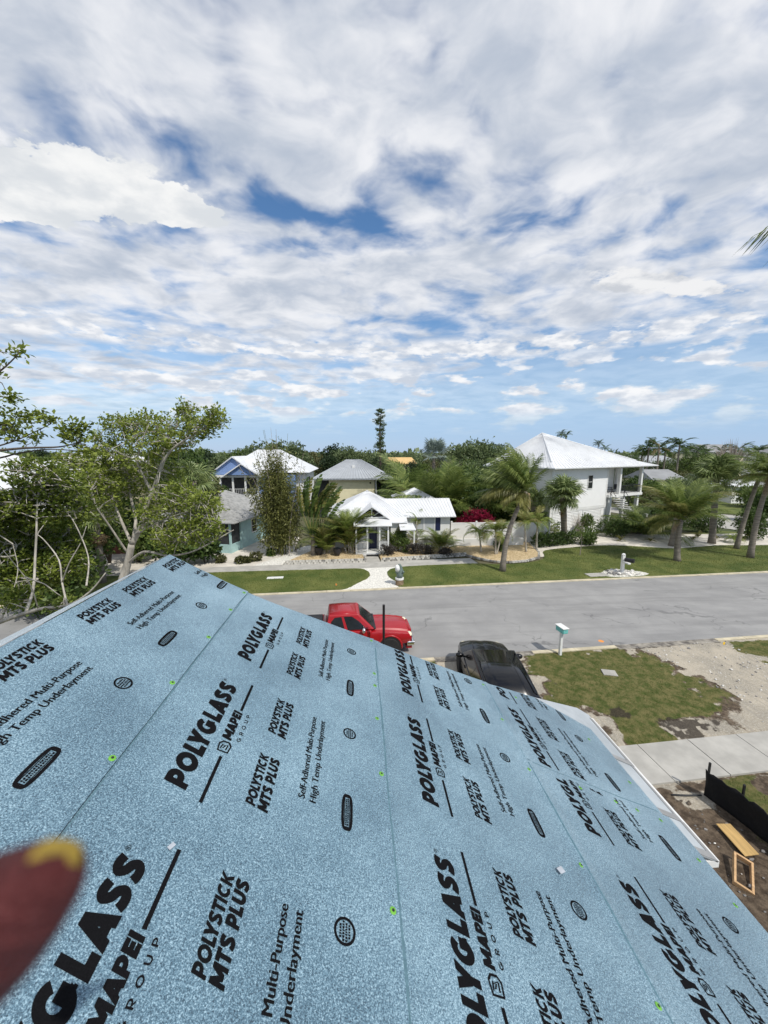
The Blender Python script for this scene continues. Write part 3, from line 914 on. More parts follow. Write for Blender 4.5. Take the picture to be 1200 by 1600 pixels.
class Print:
    """flat ink on a sheet; 2-d input is (along a, up towards the ridge)"""
    def __init__(s, k, amin=-9, amax=9):
        s.k = k; s.v = []; s.f = []; s.amin = amin; s.amax = amax
        s.o, (s.b0, s.b1, s.ex) = sheets[k]
    def pt(s, a, b_):
        return tuple(roofpt(b_, a, sheet_h(b_, a, s.b0, s.b1) + s.ex + .0011))
    def poly(s, pts2):
        """convex polygon in (a, b)"""
        if not all(s.amin <= p[0] <= min(s.amax, rake_a(p[1]) - .005) for p in pts2): return
        o = len(s.v); s.v += [s.pt(*p) for p in pts2]; s.f.append(tuple(range(o, o + len(pts2))))
    def text(s, body, a0, a1, base, cap, bold=.0, shear=0.0, spacing=1.0, capref=None):
        v, f, (x0, x1, y0, y1) = text_mesh2d(body, bold, shear, spacing)
        ch = capref or .72
        sx = (a1 - a0) / (x1 - x0); sy = cap / ch
        for fc in f:
            pts = [(a0 + (v[i][0] - x0) * sx, base - v[i][1] * sy) for i in fc]
            s.poly(pts)
    def caps(s, body, a0, a1, base, cap, t=.26, slant=.18, gap=.09):
        """heavy slanted capitals filling a0..a1"""
        gl = [glyph(c, t) for c in body]
        kern = {'LY': -.26, 'YG': -.10, 'LA': -.06, 'OL': -.02, 'YS': -.08, 'AP': -.06, 'MA': -.06, 'AS': -.08, 'PO': -.04, 'ST': -.03, 'TI': -.02, 'RO': 0}
        kr = [kern.get(body[i:i + 2], 0) for i in range(len(body))]
        tot = sum(g_[2] for g_ in gl) + gap * (len(gl) - 1) + sum(kr)
        sx = (a1 - a0 - slant * cap) / tot; x = 0
        put = lambda q: (a0 + q[0] * sx + q[1] * slant * cap, base - q[1] * cap)
        for gi, (P, D, W_) in enumerate(gl):
            for pl_ in P:
                n = len(pl_); L_ = []; R2 = []
                closed = n > 4 and abs(pl_[0][0] - pl_[-1][0]) + abs(pl_[0][1] - pl_[-1][1]) < 1e-6
                for i in range(n):
                    p = Vector(pl_[i]); a_ = Vector(pl_[i - 1 if i else (n - 2 if closed else 0)]); c_ = Vector(pl_[i + 1 if i < n - 1 else (1 if closed else n - 1)])
                    d1 = (p - a_); d2 = (c_ - p)
                    d1 = d1.normalized() if d1.length > 1e-7 else d2.normalized()
                    d2 = d2.normalized() if d2.length > 1e-7 else d1
                    n1_ = Vector((-d1.y, d1.x)); n2_ = Vector((-d2.y, d2.x)); bi = (n1_ + n2_)
                    bi = bi / max(.35, bi.length_squared / 2)
                    L_.append((p.x + bi.x * t / 2 + x, p.y + bi.y * t / 2)); R2.append((p.x - bi.x * t / 2 + x, p.y - bi.y * t / 2))
                for i in range(n - 1): s.poly([put(L_[i]), put(L_[i + 1]), put(R2[i + 1]), put(R2[i])])
            for x0, y0, x1, y1 in D:
                k = t * .58
                s.poly([put((x0 - k + x, y0)), put((x0 + k + x, y0)), put((x1 + k + x, y1)), put((x1 - k + x, y1))])
            x += W_ + gap + kr[gi]
    def line(s, a0, a1, b_, wd):
        k = 6
        for i in range(k):
            u0, u1 = a0 + (a1 - a0) * i / k, a0 + (a1 - a0) * (i + 1) / k
            s.poly([(u0, b_ + wd / 2), (u1, b_ + wd / 2), (u1, b_ - wd / 2), (u0, b_ - wd / 2)])
    def ring(s, ca_, cb, ra, rb, wd, n=28, p=2.0):
        def q(t, da):
            c, d = math.cos(t), math.sin(t)
            return (ca_ + math.copysign(abs(c) ** (2 / p), c) * (ra - da), cb + math.copysign(abs(d) ** (2 / p), d) * (rb - da))
        for i in range(n):
            t0, t1 = 2 * PI * i / n, 2 * PI * (i + 1) / n
            s.poly([q(t1, 0), q(t0, 0), q(t0, wd), q(t1, wd)])
    def build(s, name):
        if not s.f: return None
        mb = MB(); mb.v = s.v; mb.f = s.f; mb.mi = [0] * len(s.f); mb.mats = [M['ink']]
        return mb.build(name, None, s.o)

def motif(k, a, boff, amin=-9, amax=9, parts='wpsebd'):
    """one print repeat; a is where the big wordmark starts, boff shifts it down the slope"""
    B = lambda v: v + boff
    P = lambda: Print(k, amin, amax)
    if 'w' in parts:
        p = P(); p.caps('POLYGLASS', a, a + .515, B(.771), .074, .30, .16, .10); p.build('wordmark')
        p = P(); p.line(a - .02, a + .155, B(.8255), .011); p.build('rule'); p = P(); p.line(a + .385, a + .555, B(.8255), .011); p.build('rule'); p = P()
        # flask emblem
        ca_, cb = a + .195, B(.823)
        pts = [(-.022, .020), (.012, .024), (.026, .012), (.026, -.012), (.012, -.024), (-.022, -.020)]
        for i in range(6):
            x0, y0 = pts[i]; x1, y1 = pts[(i + 1) % 6]
            p.poly([(ca_ + x0, cb + y0), (ca_ + x1, cb + y1), (ca_ + x1 * .76, cb + y1 * .76), (ca_ + x0 * .76, cb + y0 * .76)])
        for (x0, y0, x1, y1) in ((-.011, .008, .010, .010), (-.006, -.004, .006, .002), (-.010, -.012, .010, -.008), (.004, -.008, .012, .010)):
            p.poly([(ca_ + x0, cb + y0 - .0025), (ca_ + x1, cb + y1 - .0025), (ca_ + x1, cb + y1 + .0025), (ca_ + x0, cb + y0 + .0025)])
        p.build('flask_emblem')
        p = P(); p.caps('MAPEI', a + .228, a + .380, B(.836), .037, .30, .18, .05); p.caps('GROUP', a + .236, a + .378, B(.868), .0155, .20, 0, .75); p.build('lettering')
        p = P(); p.text('®', a + .517, a + .531, B(.715), .013, 0, 0, 1, .73); p.build('lettering')
    for (da, on) in ((.023, 'p'), (.334, 'p')):
        if on in parts:
            p = P(); p.caps('POLYSTICK', a + da, a + da + .208, B(.985), .0345, .265, .20, .06); p.caps('MTS PLUS', a + da - .008, a + da + .204, B(1.029), .037, .285, .20, .06); p.build('lettering')
    if 's' in parts:
        p = P()
        for o_ in (0, .0011, .0022): p.text('Self-Adhered Multi-Purpose', a + .108 + o_, a + .510 + o_, B(1.141), .026, 0, 0, 1.0, .73); p.text('High Temp Underlayment', a + .106 + o_, a + .506 + o_, B(1.183), .026, 0, 0, 1.0, .73)
        p.build('lettering')
    if 'e' in parts:
        p = P(); ca_, cb = a + .493, B(1.302)
        p.ring(ca_, cb, .031, .031, .0068)
        for i, (yy, hw) in enumerate(((-.0125, .015), (-.004, .022), (.0045, .022), (.013, .015))):
            x = -hw
            while x < hw - .002:
                ln = random.uniform(.003, .006)
                p.poly([(ca_ + x, cb + yy + .0028), (ca_ + x + ln, cb + yy + .0028), (ca_ + x + ln, cb + yy - .0028), (ca_ + x, cb + yy - .0028)])
                x += ln + .0018
        p.build('round_emblem')
    if 'd' in parts:
        p = P(); ca_, cb = a + .118, B(1.300)
        p.ring(ca_, cb, .068, .0215, .0095, 40, 3.4)
        p.poly([(ca_ - .056, cb + .0108), (ca_ + .056, cb + .0108), (ca_ + .056, cb + .0082), (ca_ - .056, cb + .0082)])
        p.poly([(ca_ - .056, cb - .0082), (ca_ + .056, cb - .0082), (ca_ + .056, cb - .0108), (ca_ - .056, cb - .0108)])
        for yy in (-.0035, .0035):
            x = -.050
            while x < .046:
                ln = random.uniform(.003, .007)
                p.poly([(ca_ + x, cb + yy + .0026), (ca_ + x + ln, cb + yy + .0026), (ca_ + x + ln, cb + yy - .0026), (ca_ + x, cb + yy - .0026)])
                x += ln + .002
        for xx in (-.058, .054):
            p.poly([(ca_ + xx, cb + .011), (ca_ + xx + .004, cb + .011), (ca_ + xx + .004, cb - .011), (ca_ + xx, cb - .011)])
        p.build('badge')

for k in range(-2, 3): motif(2, 1.044 + .712 * k, 0.0)
for k in range(-2, 4): motif(1, 1.044 - .193 + .712 * k, -.905, parts='psed')
for k in range(-2, 3): motif(3, 1.330 + .712 * k, .94)
for k in range(-2, 2): motif(4, .800 + .712 * k, 1.885, amax=1.865)
for k in range(0, 3): motif(5, 1.909 + .63 * (k - 1) + (.0 if k else 0), 1.835, amin=1.89)

# contact shade along the laps, painted as thin dark teal strips
def lap_shade(k, path, wmin, wmax):
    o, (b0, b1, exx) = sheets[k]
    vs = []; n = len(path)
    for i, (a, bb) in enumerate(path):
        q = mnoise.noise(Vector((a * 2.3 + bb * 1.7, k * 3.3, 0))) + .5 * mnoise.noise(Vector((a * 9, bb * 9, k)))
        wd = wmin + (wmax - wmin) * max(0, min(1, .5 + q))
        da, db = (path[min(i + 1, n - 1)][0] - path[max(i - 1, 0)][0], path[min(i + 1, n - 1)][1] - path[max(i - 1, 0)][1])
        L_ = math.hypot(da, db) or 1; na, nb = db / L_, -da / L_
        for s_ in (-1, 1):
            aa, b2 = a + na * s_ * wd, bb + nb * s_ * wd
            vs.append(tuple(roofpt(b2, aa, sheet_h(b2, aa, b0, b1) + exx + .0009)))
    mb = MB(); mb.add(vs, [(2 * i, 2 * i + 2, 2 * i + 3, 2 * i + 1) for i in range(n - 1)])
    mb.build('shade_strip', M['lap_shade'], o)
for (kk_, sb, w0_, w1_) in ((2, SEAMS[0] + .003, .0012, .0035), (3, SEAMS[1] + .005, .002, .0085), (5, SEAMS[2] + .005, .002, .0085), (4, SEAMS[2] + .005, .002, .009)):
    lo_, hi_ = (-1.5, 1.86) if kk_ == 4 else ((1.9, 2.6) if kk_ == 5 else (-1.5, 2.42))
    lap_shade(kk_, [(lo_ + (hi_ - lo_) * i / 160, sb + .004 * mnoise.noise(Vector((i * .13, kk_ * 9.0, 0)))) for i in range(161)], w0_, w1_)
lap_shade(5, [(1.888 + .02 * (bb - 2.35) + .012 * mnoise.noise(Vector((bb * 3, 0, 0))), bb) for bb in np.linspace(2.42, 3.38, 60)], .0012, .0035)

# green cap nails
def cap_nail(k, a, b_):
    o, (b0, b1, exx) = sheets[k]
    mb = MB(); h = sheet_h(b_, a, b0, b1) + exx
    mb.use(M['green']).lathe([(.0105, 0), (.0105, .0015), (.0085, .0024), (.004, .0026)], 12)
    mb.use(M['blackpl']).lathe([(.0042, .0022), (.0042, .0036)], 8)
    c = mb.build('cap_nail', None, o)
    c.location = roofpt(b_, a, h + .0003)
    c.rotation_euler = (0, math.atan2(SN, CS), 0)
for (a, k) in ((.72, 1), (1.057, 1), (1.43, 1), (1.80, 1), (2.13, 1), (2.40, 1)): cap_nail(k, a, .538)
for (a, bb) in ((.50, 1.452), (.905, 1.45), (1.378, 1.447), (1.708, 1.447), (2.10, 1.452), (1.98, 1.45), (2.5, 1.45)): cap_nail(2, a, bb)
for (a, bb) in ((.888, 2.388), (1.305, 2.386), (1.80, 2.386), (2.20, 2.388), (2.58, 2.388)): cap_nail(3, a, bb)
for (a, bb) in ((1.83, 2.75), (1.835, 3.0), (1.84, 3.16), (1.83, 3.32), (1.62, 3.37), (1.41, 3.36)): cap_nail(4, a, bb)
for (a, bb) in ((2.10, 3.33), (2.45, 3.26), (2.62, 2.70)): cap_nail(5, a, bb)
# scraps lying on the sheets
for (px_, py_, sz, lab, r) in ((875, 1362, .018, 'larger pale grey offcut chip lying near the right hand side of the roof', .5), (266, 1326, .009, 'tiny pale grey chip lying beside the nearest big black wordmark', 1.1)):
    d = ray(px_, py_); t = -(1.26) / (d.z + .5 * d.x); p = EYE + d * t
    mb = MB(); mb.box(-sz, -sz * .6, 0, sz, sz * .6, .0015)
    o = mb.build('offcut', M['chip']); o.location = p + Vector((SN, 0, CS)) * .008
    o.rotation_euler = (0, math.atan2(SN, CS), 0)
    o.rotation_euler = (Matrix.Rotation(math.atan2(SN, CS), 3, 'Y') @ Matrix.Rotation(r, 3, 'Z')).to_euler()
    tag(o, lab, 'scrap')

# ================================================================ BUILDINGS
def V3(*a): return Vector(a)

def roof_face(mb, poly, th=.06):
    """sloping roof panel given thickness downwards"""
    mb.prism(poly, (0, 0, th))

def seams_on(poly_top, poly_bot, n, w=.035, h=.035):
    """standing seams running from points along the top edge to points along the bottom edge"""
    mb = MB()
    for i in range(1, n):
        t = i / n
        a = poly_top[0].lerp(poly_top[1], t); b = poly_bot[0].lerp(poly_bot[1], t)
        if (a - b).length < .15: continue
        e = (poly_bot[1] - poly_bot[0]).normalized() * w / 2; u = V3(0, 0, h)
        mb.hexa([b - e, b + e, a + e, a - e], [b - e + u, b + e + u, a + e + u, a - e + u])
    return mb

def window(parent, c, ax, nx_, w_, h_, frame=M['white'] if False else None, glass='dark', lites=(1, 2), fr=.07):
    """sash window: c centre on the wall, ax along the wall, nx_ outward"""
    up = V3(0, 0, 1)
    def q(u, v, d): return c + ax * u + up * v + nx_ * d
    mb = MB()
    def bar(u0, v0, u1, v1, d0=.0, d1=.05):
        mb.hexa([q(u0, v0, d0), q(u1, v0, d0), q(u1, v0, d1), q(u0, v0, d1)], [q(u0, v1, d0), q(u1, v1, d0), q(u1, v1, d1), q(u0, v1, d1)])
    W2, H2 = w_ / 2, h_ / 2
    bar(-W2 - fr, -H2 - fr, -W2, H2 + fr); bar(W2, -H2 - fr, W2 + fr, H2 + fr)
    bar(-W2, -H2 - fr, W2, -H2); bar(-W2, H2, W2, H2 + fr)
    for i in range(1, lites[0]): u = -W2 + w_ * i / lites[0]; bar(u - .018, -H2, u + .018, H2, .005, .035)
    for i in range(1, lites[1]): v = -H2 + h_ * i / lites[1]; bar(-W2, v - .02, W2, v + .02, .006, .036)
    o = mb.build('window', M['white'], parent)
    g = MB(); g.hexa([q(-W2, -H2, .002), q(W2, -H2, .002), q(W2, -H2, .016), q(-W2, -H2, .016)], [q(-W2, H2, .002), q(W2, H2, .002), q(W2, H2, .016), q(-W2, H2, .016)])
    g.build('pane', M[glass], o)
    return o

def post(mb, p, w_, z0, z1, ax=V3(1, 0, 0)):
    b = V3(-ax.y, ax.x, 0)
    q = [p - ax * w_ / 2 - b * w_ / 2, p + ax * w_ / 2 - b * w_ / 2, p + ax * w_ / 2 + b * w_ / 2, p - ax * w_ / 2 + b * w_ / 2]
    mb.hexa([V3(v.x, v.y, z0) for v in q], [V3(v.x, v.y, z1) for v in q])

def railing(parent, a, b, z0, h, m, n, name='railing'):
    o = None
    mb = MB(); d = (b - a); d.z = 0; L_ = d.length; d.normalize()
    nrm = V3(-d.y, d.x, 0)
    for z in (z0 + .1, z0 + h - .05):
        mb.hexa([V3(p.x, p.y, z) for p in (a - nrm * .03, b - nrm * .03, b + nrm * .03, a + nrm * .03)], [V3(p.x, p.y, z + .05) for p in (a - nrm * .03, b - nrm * .03, b + nrm * .03, a + nrm * .03)])
    o = mb.build(name, m, parent)
    for i in range(n):
        p = a.lerp(b, (i + .5) / n)
        k = MB(); post(k, p, .03, z0 + .15, z0 + h - .05, d)
        k.build('baluster', m, o)
    return o

def gable_roof_pair(parent, name, ridge0, ridge1, e00, e01, e10, e11, m, seams=0, th=.07):
    mb = MB()
    roof_face(mb, [e00, e01, ridge1, ridge0], th)
    roof_face(mb, [ridge0, ridge1, e11, e10], th)
    o = mb.build(name, m, parent)
    if seams:
        s_ = seams_on((ridge0, ridge1), (e00, e01), seams).build('standing_seam', m, o); s_['kind'] = 'stuff'
    return o

# ---------- white stilt house on the right
A25 = R_(25)
hd = V3(math.cos(A25), math.sin(A25), 0); hn = V3(-hd.y, hd.x, 0)
HO = V3(19.1, 36.5, 0)
def H(s, d, z): p = HO + hd * s + hn * d; return V3(p.x, p.y, z)
wh = thing('white_house', 'tall white two storey house on louvred base with white hipped metal roof and porch', 'house')
EZ = 7.15
def hbox(s0, d0, z0, s1, d1, z1, mb):
    mb.hexa([H(s0, d0, z0), H(s1, d0, z0), H(s1, d1, z0), H(s0, d1, z0)], [H(s0, d0, z1), H(s1, d0, z1), H(s1, d1, z1), H(s0, d1, z1)])
WALL_S = 9.3; END_S = 15.6; REC = 3.0
mb = MB(); hbox(0, 0, 0, WALL_S, 7.9, EZ, mb); hbox(WALL_S, REC, 0, END_S, 7.9, EZ, mb)
mb.build('wall', M['white_siding'], wh)['kind'] = 'stuff'
mb = MB(); hbox(-.6, 2.2, 0, 0, 7.5, EZ, mb); mb.build('side_wing', M['white_siding'], wh)
# clapboards: real laps up the two near walls
mb = MB()
for i in range(38):
    z = 2.95 + i * .11
    if z < EZ - .15:
        mb.hexa([H(.12, -.028, z), H(WALL_S - .12, -.028, z), H(WALL_S - .12, 0, z), H(.12, 0, z)], [H(.12, -.010, z + .108), H(WALL_S - .12, -.010, z + .108), H(WALL_S - .12, 0, z + .108), H(.12, 0, z + .108)])
o = mb.build('siding', M['white_siding'], wh); o['kind'] = 'stuff'
for s0 in (0, WALL_S - .14):
    mb = MB(); hbox(s0 - .02, -.045, 0, s0 + .14, 0, EZ, mb); mb.build('corner_board', M['white'], wh)
mb = MB(); hbox(-.02, -.05, 2.65, WALL_S + .02, 0, 2.93, mb); mb.build('band_board', M['white'], wh)
# louvred panels below
for (s0, s1) in ((.4, 2.0), (2.5, 4.6), (5.3, 8.5)):
    mb = MB()
    for (a, b_) in ((s0, s0 + .08), (s1 - .08, s1)): hbox(a, -.06, .5, b_, 0, 2.6, mb)
    hbox(s0 + .08, -.06, 2.52, s1 - .08, 0, 2.6, mb); hbox(s0 + .08, -.06, .5, s1 - .08, 0, .58, mb)
    fr_ = mb.build('louvre_panel', M['white'], wh); fr_['kind'] = 'stuff'
    bk = MB(); hbox(s0 + .08, -.008, .58, s1 - .08, -.004, 2.52, bk); bk.build('backing', M['darkfill'], fr_)
    for i in range(12):
        z = .60 + i * .16
        k = MB(); k.hexa([H(s0 + .081, -.065, z), H(s1 - .081, -.065, z), H(s1 - .081, -.05, z), H(s0 + .081, -.05, z)], [H(s0 + .081, -.022, z + .125), H(s1 - .081, -.022, z + .125), H(s1 - .081, -.01, z + .125), H(s0 + .081, -.01, z + .125)])
        k.build('slat', M['white'], fr_)
mb = MB()
bk = MB(); hbox(-.55, 2.17, .6, -.05, 2.196, 2.7, bk); fr_ = bk.build('louvre_panel', M['darkfill'], wh)
for i in range(13):
    z = .62 + i * .16
    k = MB(); hbox(-.55, 2.11, z, -.05, 2.165, z + .09, k); k.build('slat', M['white'], fr_)
window(wh, H(6.15, -.03, 5.55), hd, -hn, .75, 1.35, lites=(1, 2))
window(wh, H(2.35, -.03, 5.75), hd, -hn, .95, .85, lites=(1, 1))
# porch
mb = MB(); hbox(WALL_S + .01, -.35, 3.72, END_S + .25, REC, 4.0, mb); mb.build('porch_floor', M['white'], wh)
mb = MB(); hbox(WALL_S + .02, -.2, EZ - .22, END_S, REC - .01, EZ - .12, mb); mb.build('porch_ceiling', M['white'], wh)
for (s_, d_) in ((WALL_S + 2.0, -.15), (END_S, -.15), (END_S, REC - .3)):
    mb = MB(); post(mb, H(s_, d_, 0), .30, 4.0, EZ - .1, hd); c = mb.build('column', M['white'], wh)
for s_ in (WALL_S + .4, WALL_S + 3.4, END_S):
    mb = MB(); post(mb, H(s_, .1, 0), .34, -.05, 3.72, hd); mb.build('pier', M['white'], wh)
for (s0, s1) in ((9.4, 11.5), (11.9, 14.2)):
    mb = MB(); hbox(s0, REC - .05, 4.0, s1, REC, 6.6, mb); dr = mb.build('door', M['white'], wh)
    for k in range(2):
        a = s0 + .08 + (s1 - s0 - .08) / 2 * k
        g = MB(); hbox(a, REC - .07, 4.1, a + (s1 - s0 - .24) / 2, REC - .05, 6.5, g); g.build('pane', M['dark'], dr)
# dark porch railing, then steps down with newels
railing(wh, H(WALL_S + 2.2, -.2, 0), H(END_S - .2, -.2, 0), 4.0, .95, M['blackpl'], 22)
railing(wh, H(END_S, .1, 0), H(END_S, REC - .5, 0), 4.0, .95, M['blackpl'], 12)
stp = MB(); 
stair = None
for i in range(14):
    z = 3.85 - i * .27; s_ = WALL_S + .15 + i * .30
    k = MB(); hbox(s_, -1.75, z - .07, s_ + .34, -.4, z, k)
    if stair is None: stair = k.build('stair', M['white'], wh)
    else: k.build('step', M['white'], stair)
mb = MB()
for d_ in (-1.78, -.36):
    for zz in (.35, .9):
        mb.tube([H(WALL_S + .15, d_, 3.85 + zz), H(WALL_S + 4.3, d_, .15 + zz)], .028, 5)
    for i in range(5):
        s_ = WALL_S + .2 + i * 1.0
        post(mb, H(s_, d_, 0), .05, 3.75 - i * .89, 3.85 - i * .89 + .95, hd)
o = mb.build('handrail', M['blackpl'], stair); o['kind'] = 'stuff'
for (s_, d_, z1) in ((WALL_S + 3.0, -2.0, 1.9), (WALL_S + 4.6, -1.9, 1.7), (WALL_S + 4.75, -.3, 2.3), (WALL_S + 6.4, -1.4, 1.9)):
    mb = MB(); post(mb, H(s_, d_, 0), .34, -.05, z1, hd); post(mb, H(s_, d_, 0), .42, z1 + .001, z1 + .1, hd); mb.build('newel', M['white'], wh)['kind'] = 'stuff'
# furniture seen on the porch: dark chairs and a table
def chair_mesh():
    mb = MB(); mb.box(-.28, -.28, .38, .28, .28, .44); mb.box(-.28, .24, .44, .28, .29, .95)
    for (x, y) in ((-.25, -.25), (.25, -.25), (-.25, .25), (.25, .25)): mb.box(x - .025, y - .025, 0, x + .025, y + .025, .38)
    mb.box(-.30, -.25, .60, -.26, .24, .64); mb.box(.26, -.25, .60, .30, .24, .64)
    return mb.mesh('porch_chair')
for i, (s_, d_, r) in enumerate(((11.9, 1.2, .4), (12.9, .9, -.5), (14.5, 1.4, 1.2))):
    t = thing('porch_chair', ('dark chair nearest the doors on the white house porch', 'dark chair in the middle of the white house porch', 'dark chair at the outer end of the white house porch')[i], 'chair', H(s_, d_, 4.0), A25 + r)
    o = link('chair_frame', chair_mesh(), t); o.data.materials.append(M['darkfill']); o['kind'] = 'stuff'
# roof: skirt then steeper hip to an off-centre peak, plus a small hipped bump in front
s0, s1, d0, d1 = -.9, END_S + 1.9, -.95, 8.6
PK = H(4.0, 4.7, 10.75)
def lerp_in(c, f): return V3(c.x + (PK.x - c.x) * f, c.y + (PK.y - c.y) * f, 0)
cor = [H(s0, d0, 0), H(s1, d0, 0), H(s1, d1, 0), H(s0, d1, 0)]
ev = [V3(c.x, c.y, EZ + .02) for c in cor]
br = []
for c in cor:
    q = lerp_in(c, .20); q.z = EZ + .55; br.append(q)
mb = MB()
for i in range(4):
    j = (i + 1) % 4
    roof_face(mb, [ev[i], ev[j], br[j], br[i]], .10)
    roof_face(mb, [br[i], br[j], PK], .06)
rf = mb.build('roof', M['white_metal'], wh); rf['kind'] = 'stuff'
for (i, n_) in ((0, 34), (3, 24), (1, 24)):
    j = (i + 1) % 4
    a = seams_on((br[i], br[j]), (ev[i], ev[j]), n_); b_ = seams_on((PK, PK), (br[i], br[j]), n_)
    a.add(b_.v, b_.f)
    o = a.build('standing_seam', M['white_metal'], rf); o['kind'] = 'stuff'
mb = MB(); mb.tube([br[0], PK, br[1]], .09, 6); mb.tube([br[3], PK, br[2]], .09, 6); o = mb.build('ridge_cap', M['white_metal'], rf); o['kind'] = 'stuff'
for (sa, sb, dd, zt) in ((2.3, 7.6, 3.0, 8.7), ):
    f0, f1 = H(sa, .25, EZ + .60), H(sb, .25, EZ + .60)
    t0, t1 = H(sa + (sb - sa) * .28, dd - 1.2, zt), H(sa + (sb - sa) * .62, dd - 1.2, zt)
    bk0, bk1 = H(sa + (sb - sa) * .28, dd + 1.9, zt), H(sa + (sb - sa) * .62, dd + 1.9, zt)
    mb = MB()
    mb.add([f0, f1, t1, t0], [(0, 1, 2, 3)]); mb.add([f1, H(sb, dd + 2, EZ + 1.4), bk1, t1], [(0, 1, 2, 3)]); mb.add([f0, t0, bk0, H(sa, dd + 2, EZ + 1.4)], [(0, 1, 2, 3)]); mb.add([t0, t1, bk1, bk0], [(0, 1, 2, 3)])
    o = mb.build('roof_hip', M['white_metal'], rf); o['kind'] = 'stuff'
    s_ = seams_on((t0, t1), (f0, f1), 9).build('standing_seam', M['white_metal'], rf); s_['kind'] = 'stuff'

# ---------- white cottage in the middle
ct = thing('cottage', 'low white cottage with white metal roofs, porch gable and navy front door', 'house')
mb = MB(); mb.box(-2.0, 34.0, -.05, 4.4, 41, 2.95); mb.build('wall', M['white'], ct)
mb = MB(); mb.box(4.42, 34.2, -.05, 8.5, 39, 2.95); mb.build('side_wing', M['white'], ct)
PKc = V3(1.0, 37.4, 5.0)
ec = [V3(-2.7, 33.3, 3.0), V3(4.6, 33.3, 3.0), V3(4.6, 41.5, 3.0), V3(-2.7, 41.5, 3.0)]
mb = MB()
for i in range(4): roof_face(mb, [ec[i], ec[(i + 1) % 4], PKc])
rc = mb.build('roof', M['white_metal'], ct)
o = seams_on((PKc, PKc), (ec[0], ec[1]), 24).build('standing_seam', M['white_metal'], rc); o['kind'] = 'stuff'
gable_roof_pair(ct, 'wing_roof', V3(1.0, 36.6, 4.25), V3(8.95, 36.6, 4.25), V3(2.6, 33.75, 2.93), V3(8.95, 33.75, 2.93), V3(1.0, 39.4, 2.95), V3(8.95, 39.4, 2.95), M['white_metal'], 26)['kind'] = 'stuff'
mb = MB(); mb.prism([(8.52, 34.2, 2.95), (8.52, 39, 2.95), (8.52, 36.6, 4.1)], (.05, 0, 0)); mb.build('gable_end', M['white'], ct)
# small hip peeping over the wing ridge
mb = MB()
pk2 = V3(6.1, 40.5, 4.95); e2 = [V3(3.8, 38.3, 3.9), V3(8.2, 38.3, 3.9), V3(8.2, 42.6, 3.9), V3(3.8, 42.6, 3.9)]
for i in range(4): roof_face(mb, [e2[i], e2[(i + 1) % 4], pk2])
mb.build('rear_roof', M['white_metal'], ct)['kind'] = 'stuff'
# porch gable with half-round fan light
GX, GY = 1.25, 32.5
ap = V3(GX, GY, 4.05); gl = V3(GX - 1.45, GY, 3.05); gr_ = V3(GX + 1.45, GY, 3.05)
mb = MB()
roof_face(mb, [gl + V3(-.15, -.25, -.1), ap + V3(0, -.25, .05), ap + V3(0, 3.2, .05), gl + V3(-.15, 3.2, -.1)][::-1], .07)
roof_face(mb, [gr_ + V3(.15, -.25, -.1), gr_ + V3(.15, 3.2, -.1), ap + V3(0, 3.2, .05), ap + V3(0, -.25, .05)][::-1], .07)
pg = mb.build('porch_gable_roof', M['white_metal'], ct); pg['kind'] = 'stuff'
mb = MB(); mb.prism([gl, gr_, ap], (0, -.12, 0)); mb.build('porch_gable', M['white'], ct)
g = MB()
for k in range(4):
    t0, t1 = PI * k / 4 + .07, PI * (k + 1) / 4 - .07
    c0 = V3(GX, GY - .03, 3.16)
    arc = [c0 + V3(math.cos(t) * .98 * 1.0, 0, math.sin(t) * .66) for t in np.linspace(t0, t1, 5)]
    inn = [c0 + V3(math.cos(t) * .10, 0, math.sin(t) * .10) for t in (t1, t0)]
    k_ = MB(); k_.prism(arc + inn, (0, -.02, 0)); k_.build('fan_light_pane', M['dark'], ct)
mb = MB(); roof_face(mb, [V3(GX - 1.55, 31.35, 2.62), V3(GX + 1.65, 31.35, 2.62), V3(GX + 1.65, 32.48, 3.02), V3(GX - 1.55, 32.48, 3.02)], .06); mb.build('porch_roof', M['white_metal'], ct)
mb = MB(); mb.box(GX - 1.4, 31.5, -.05, GX + 1.4, 34, .28); mb.build('porch_deck', M['white'], ct)
mb = MB(); mb.box(GX - .5, 31.2, -.04, GX + .5, 31.49, .14); mb.build('step', M['rubber'], ct)
for x in (-1.35, -.42, .62, 1.35):
    mb = MB(); post(mb, V3(GX + x, 31.65, 0), .13, .28, 2.62); mb.build('post', M['white'], ct)
for (x0, x1) in ((-1.28, -.5), (.7, 1.28)):
    railing(ct, V3(GX + x0, 31.65, 0), V3(GX + x1, 31.65, 0), .28, .9, M['white'], 7)
mb = MB(); mb.box(GX - .22, 33.0, .28, GX + .46, 33.06, 2.30); dr = mb.build('door', M['navy'], ct)
for i in range(2):
    for j in range(2):
        k = MB(); k.box(GX - .14 + i * .27, 32.985, 1.66 + j * .29, GX + .10 + i * .27, 32.998, 1.92 + j * .29); k.build('pane', M['blind'], dr)
mb = MB(); mb.box(GX - .45, 33.02, .28, GX - .23, 33.1, 2.6); mb.box(GX + .47, 33.02, .28, GX + .70, 33.1, 2.6); mb.box(GX - .22, 33.02, 2.31, GX + .46, 33.1, 2.6); mb.build('door_surround', M['white'], ct)['kind'] = 'stuff'
mb = MB(); mb.box(GX - 1.35, 33.11, .28, GX + 1.35, 33.9, 2.9); mb.build('entry_wall', M['white_siding'], ct)
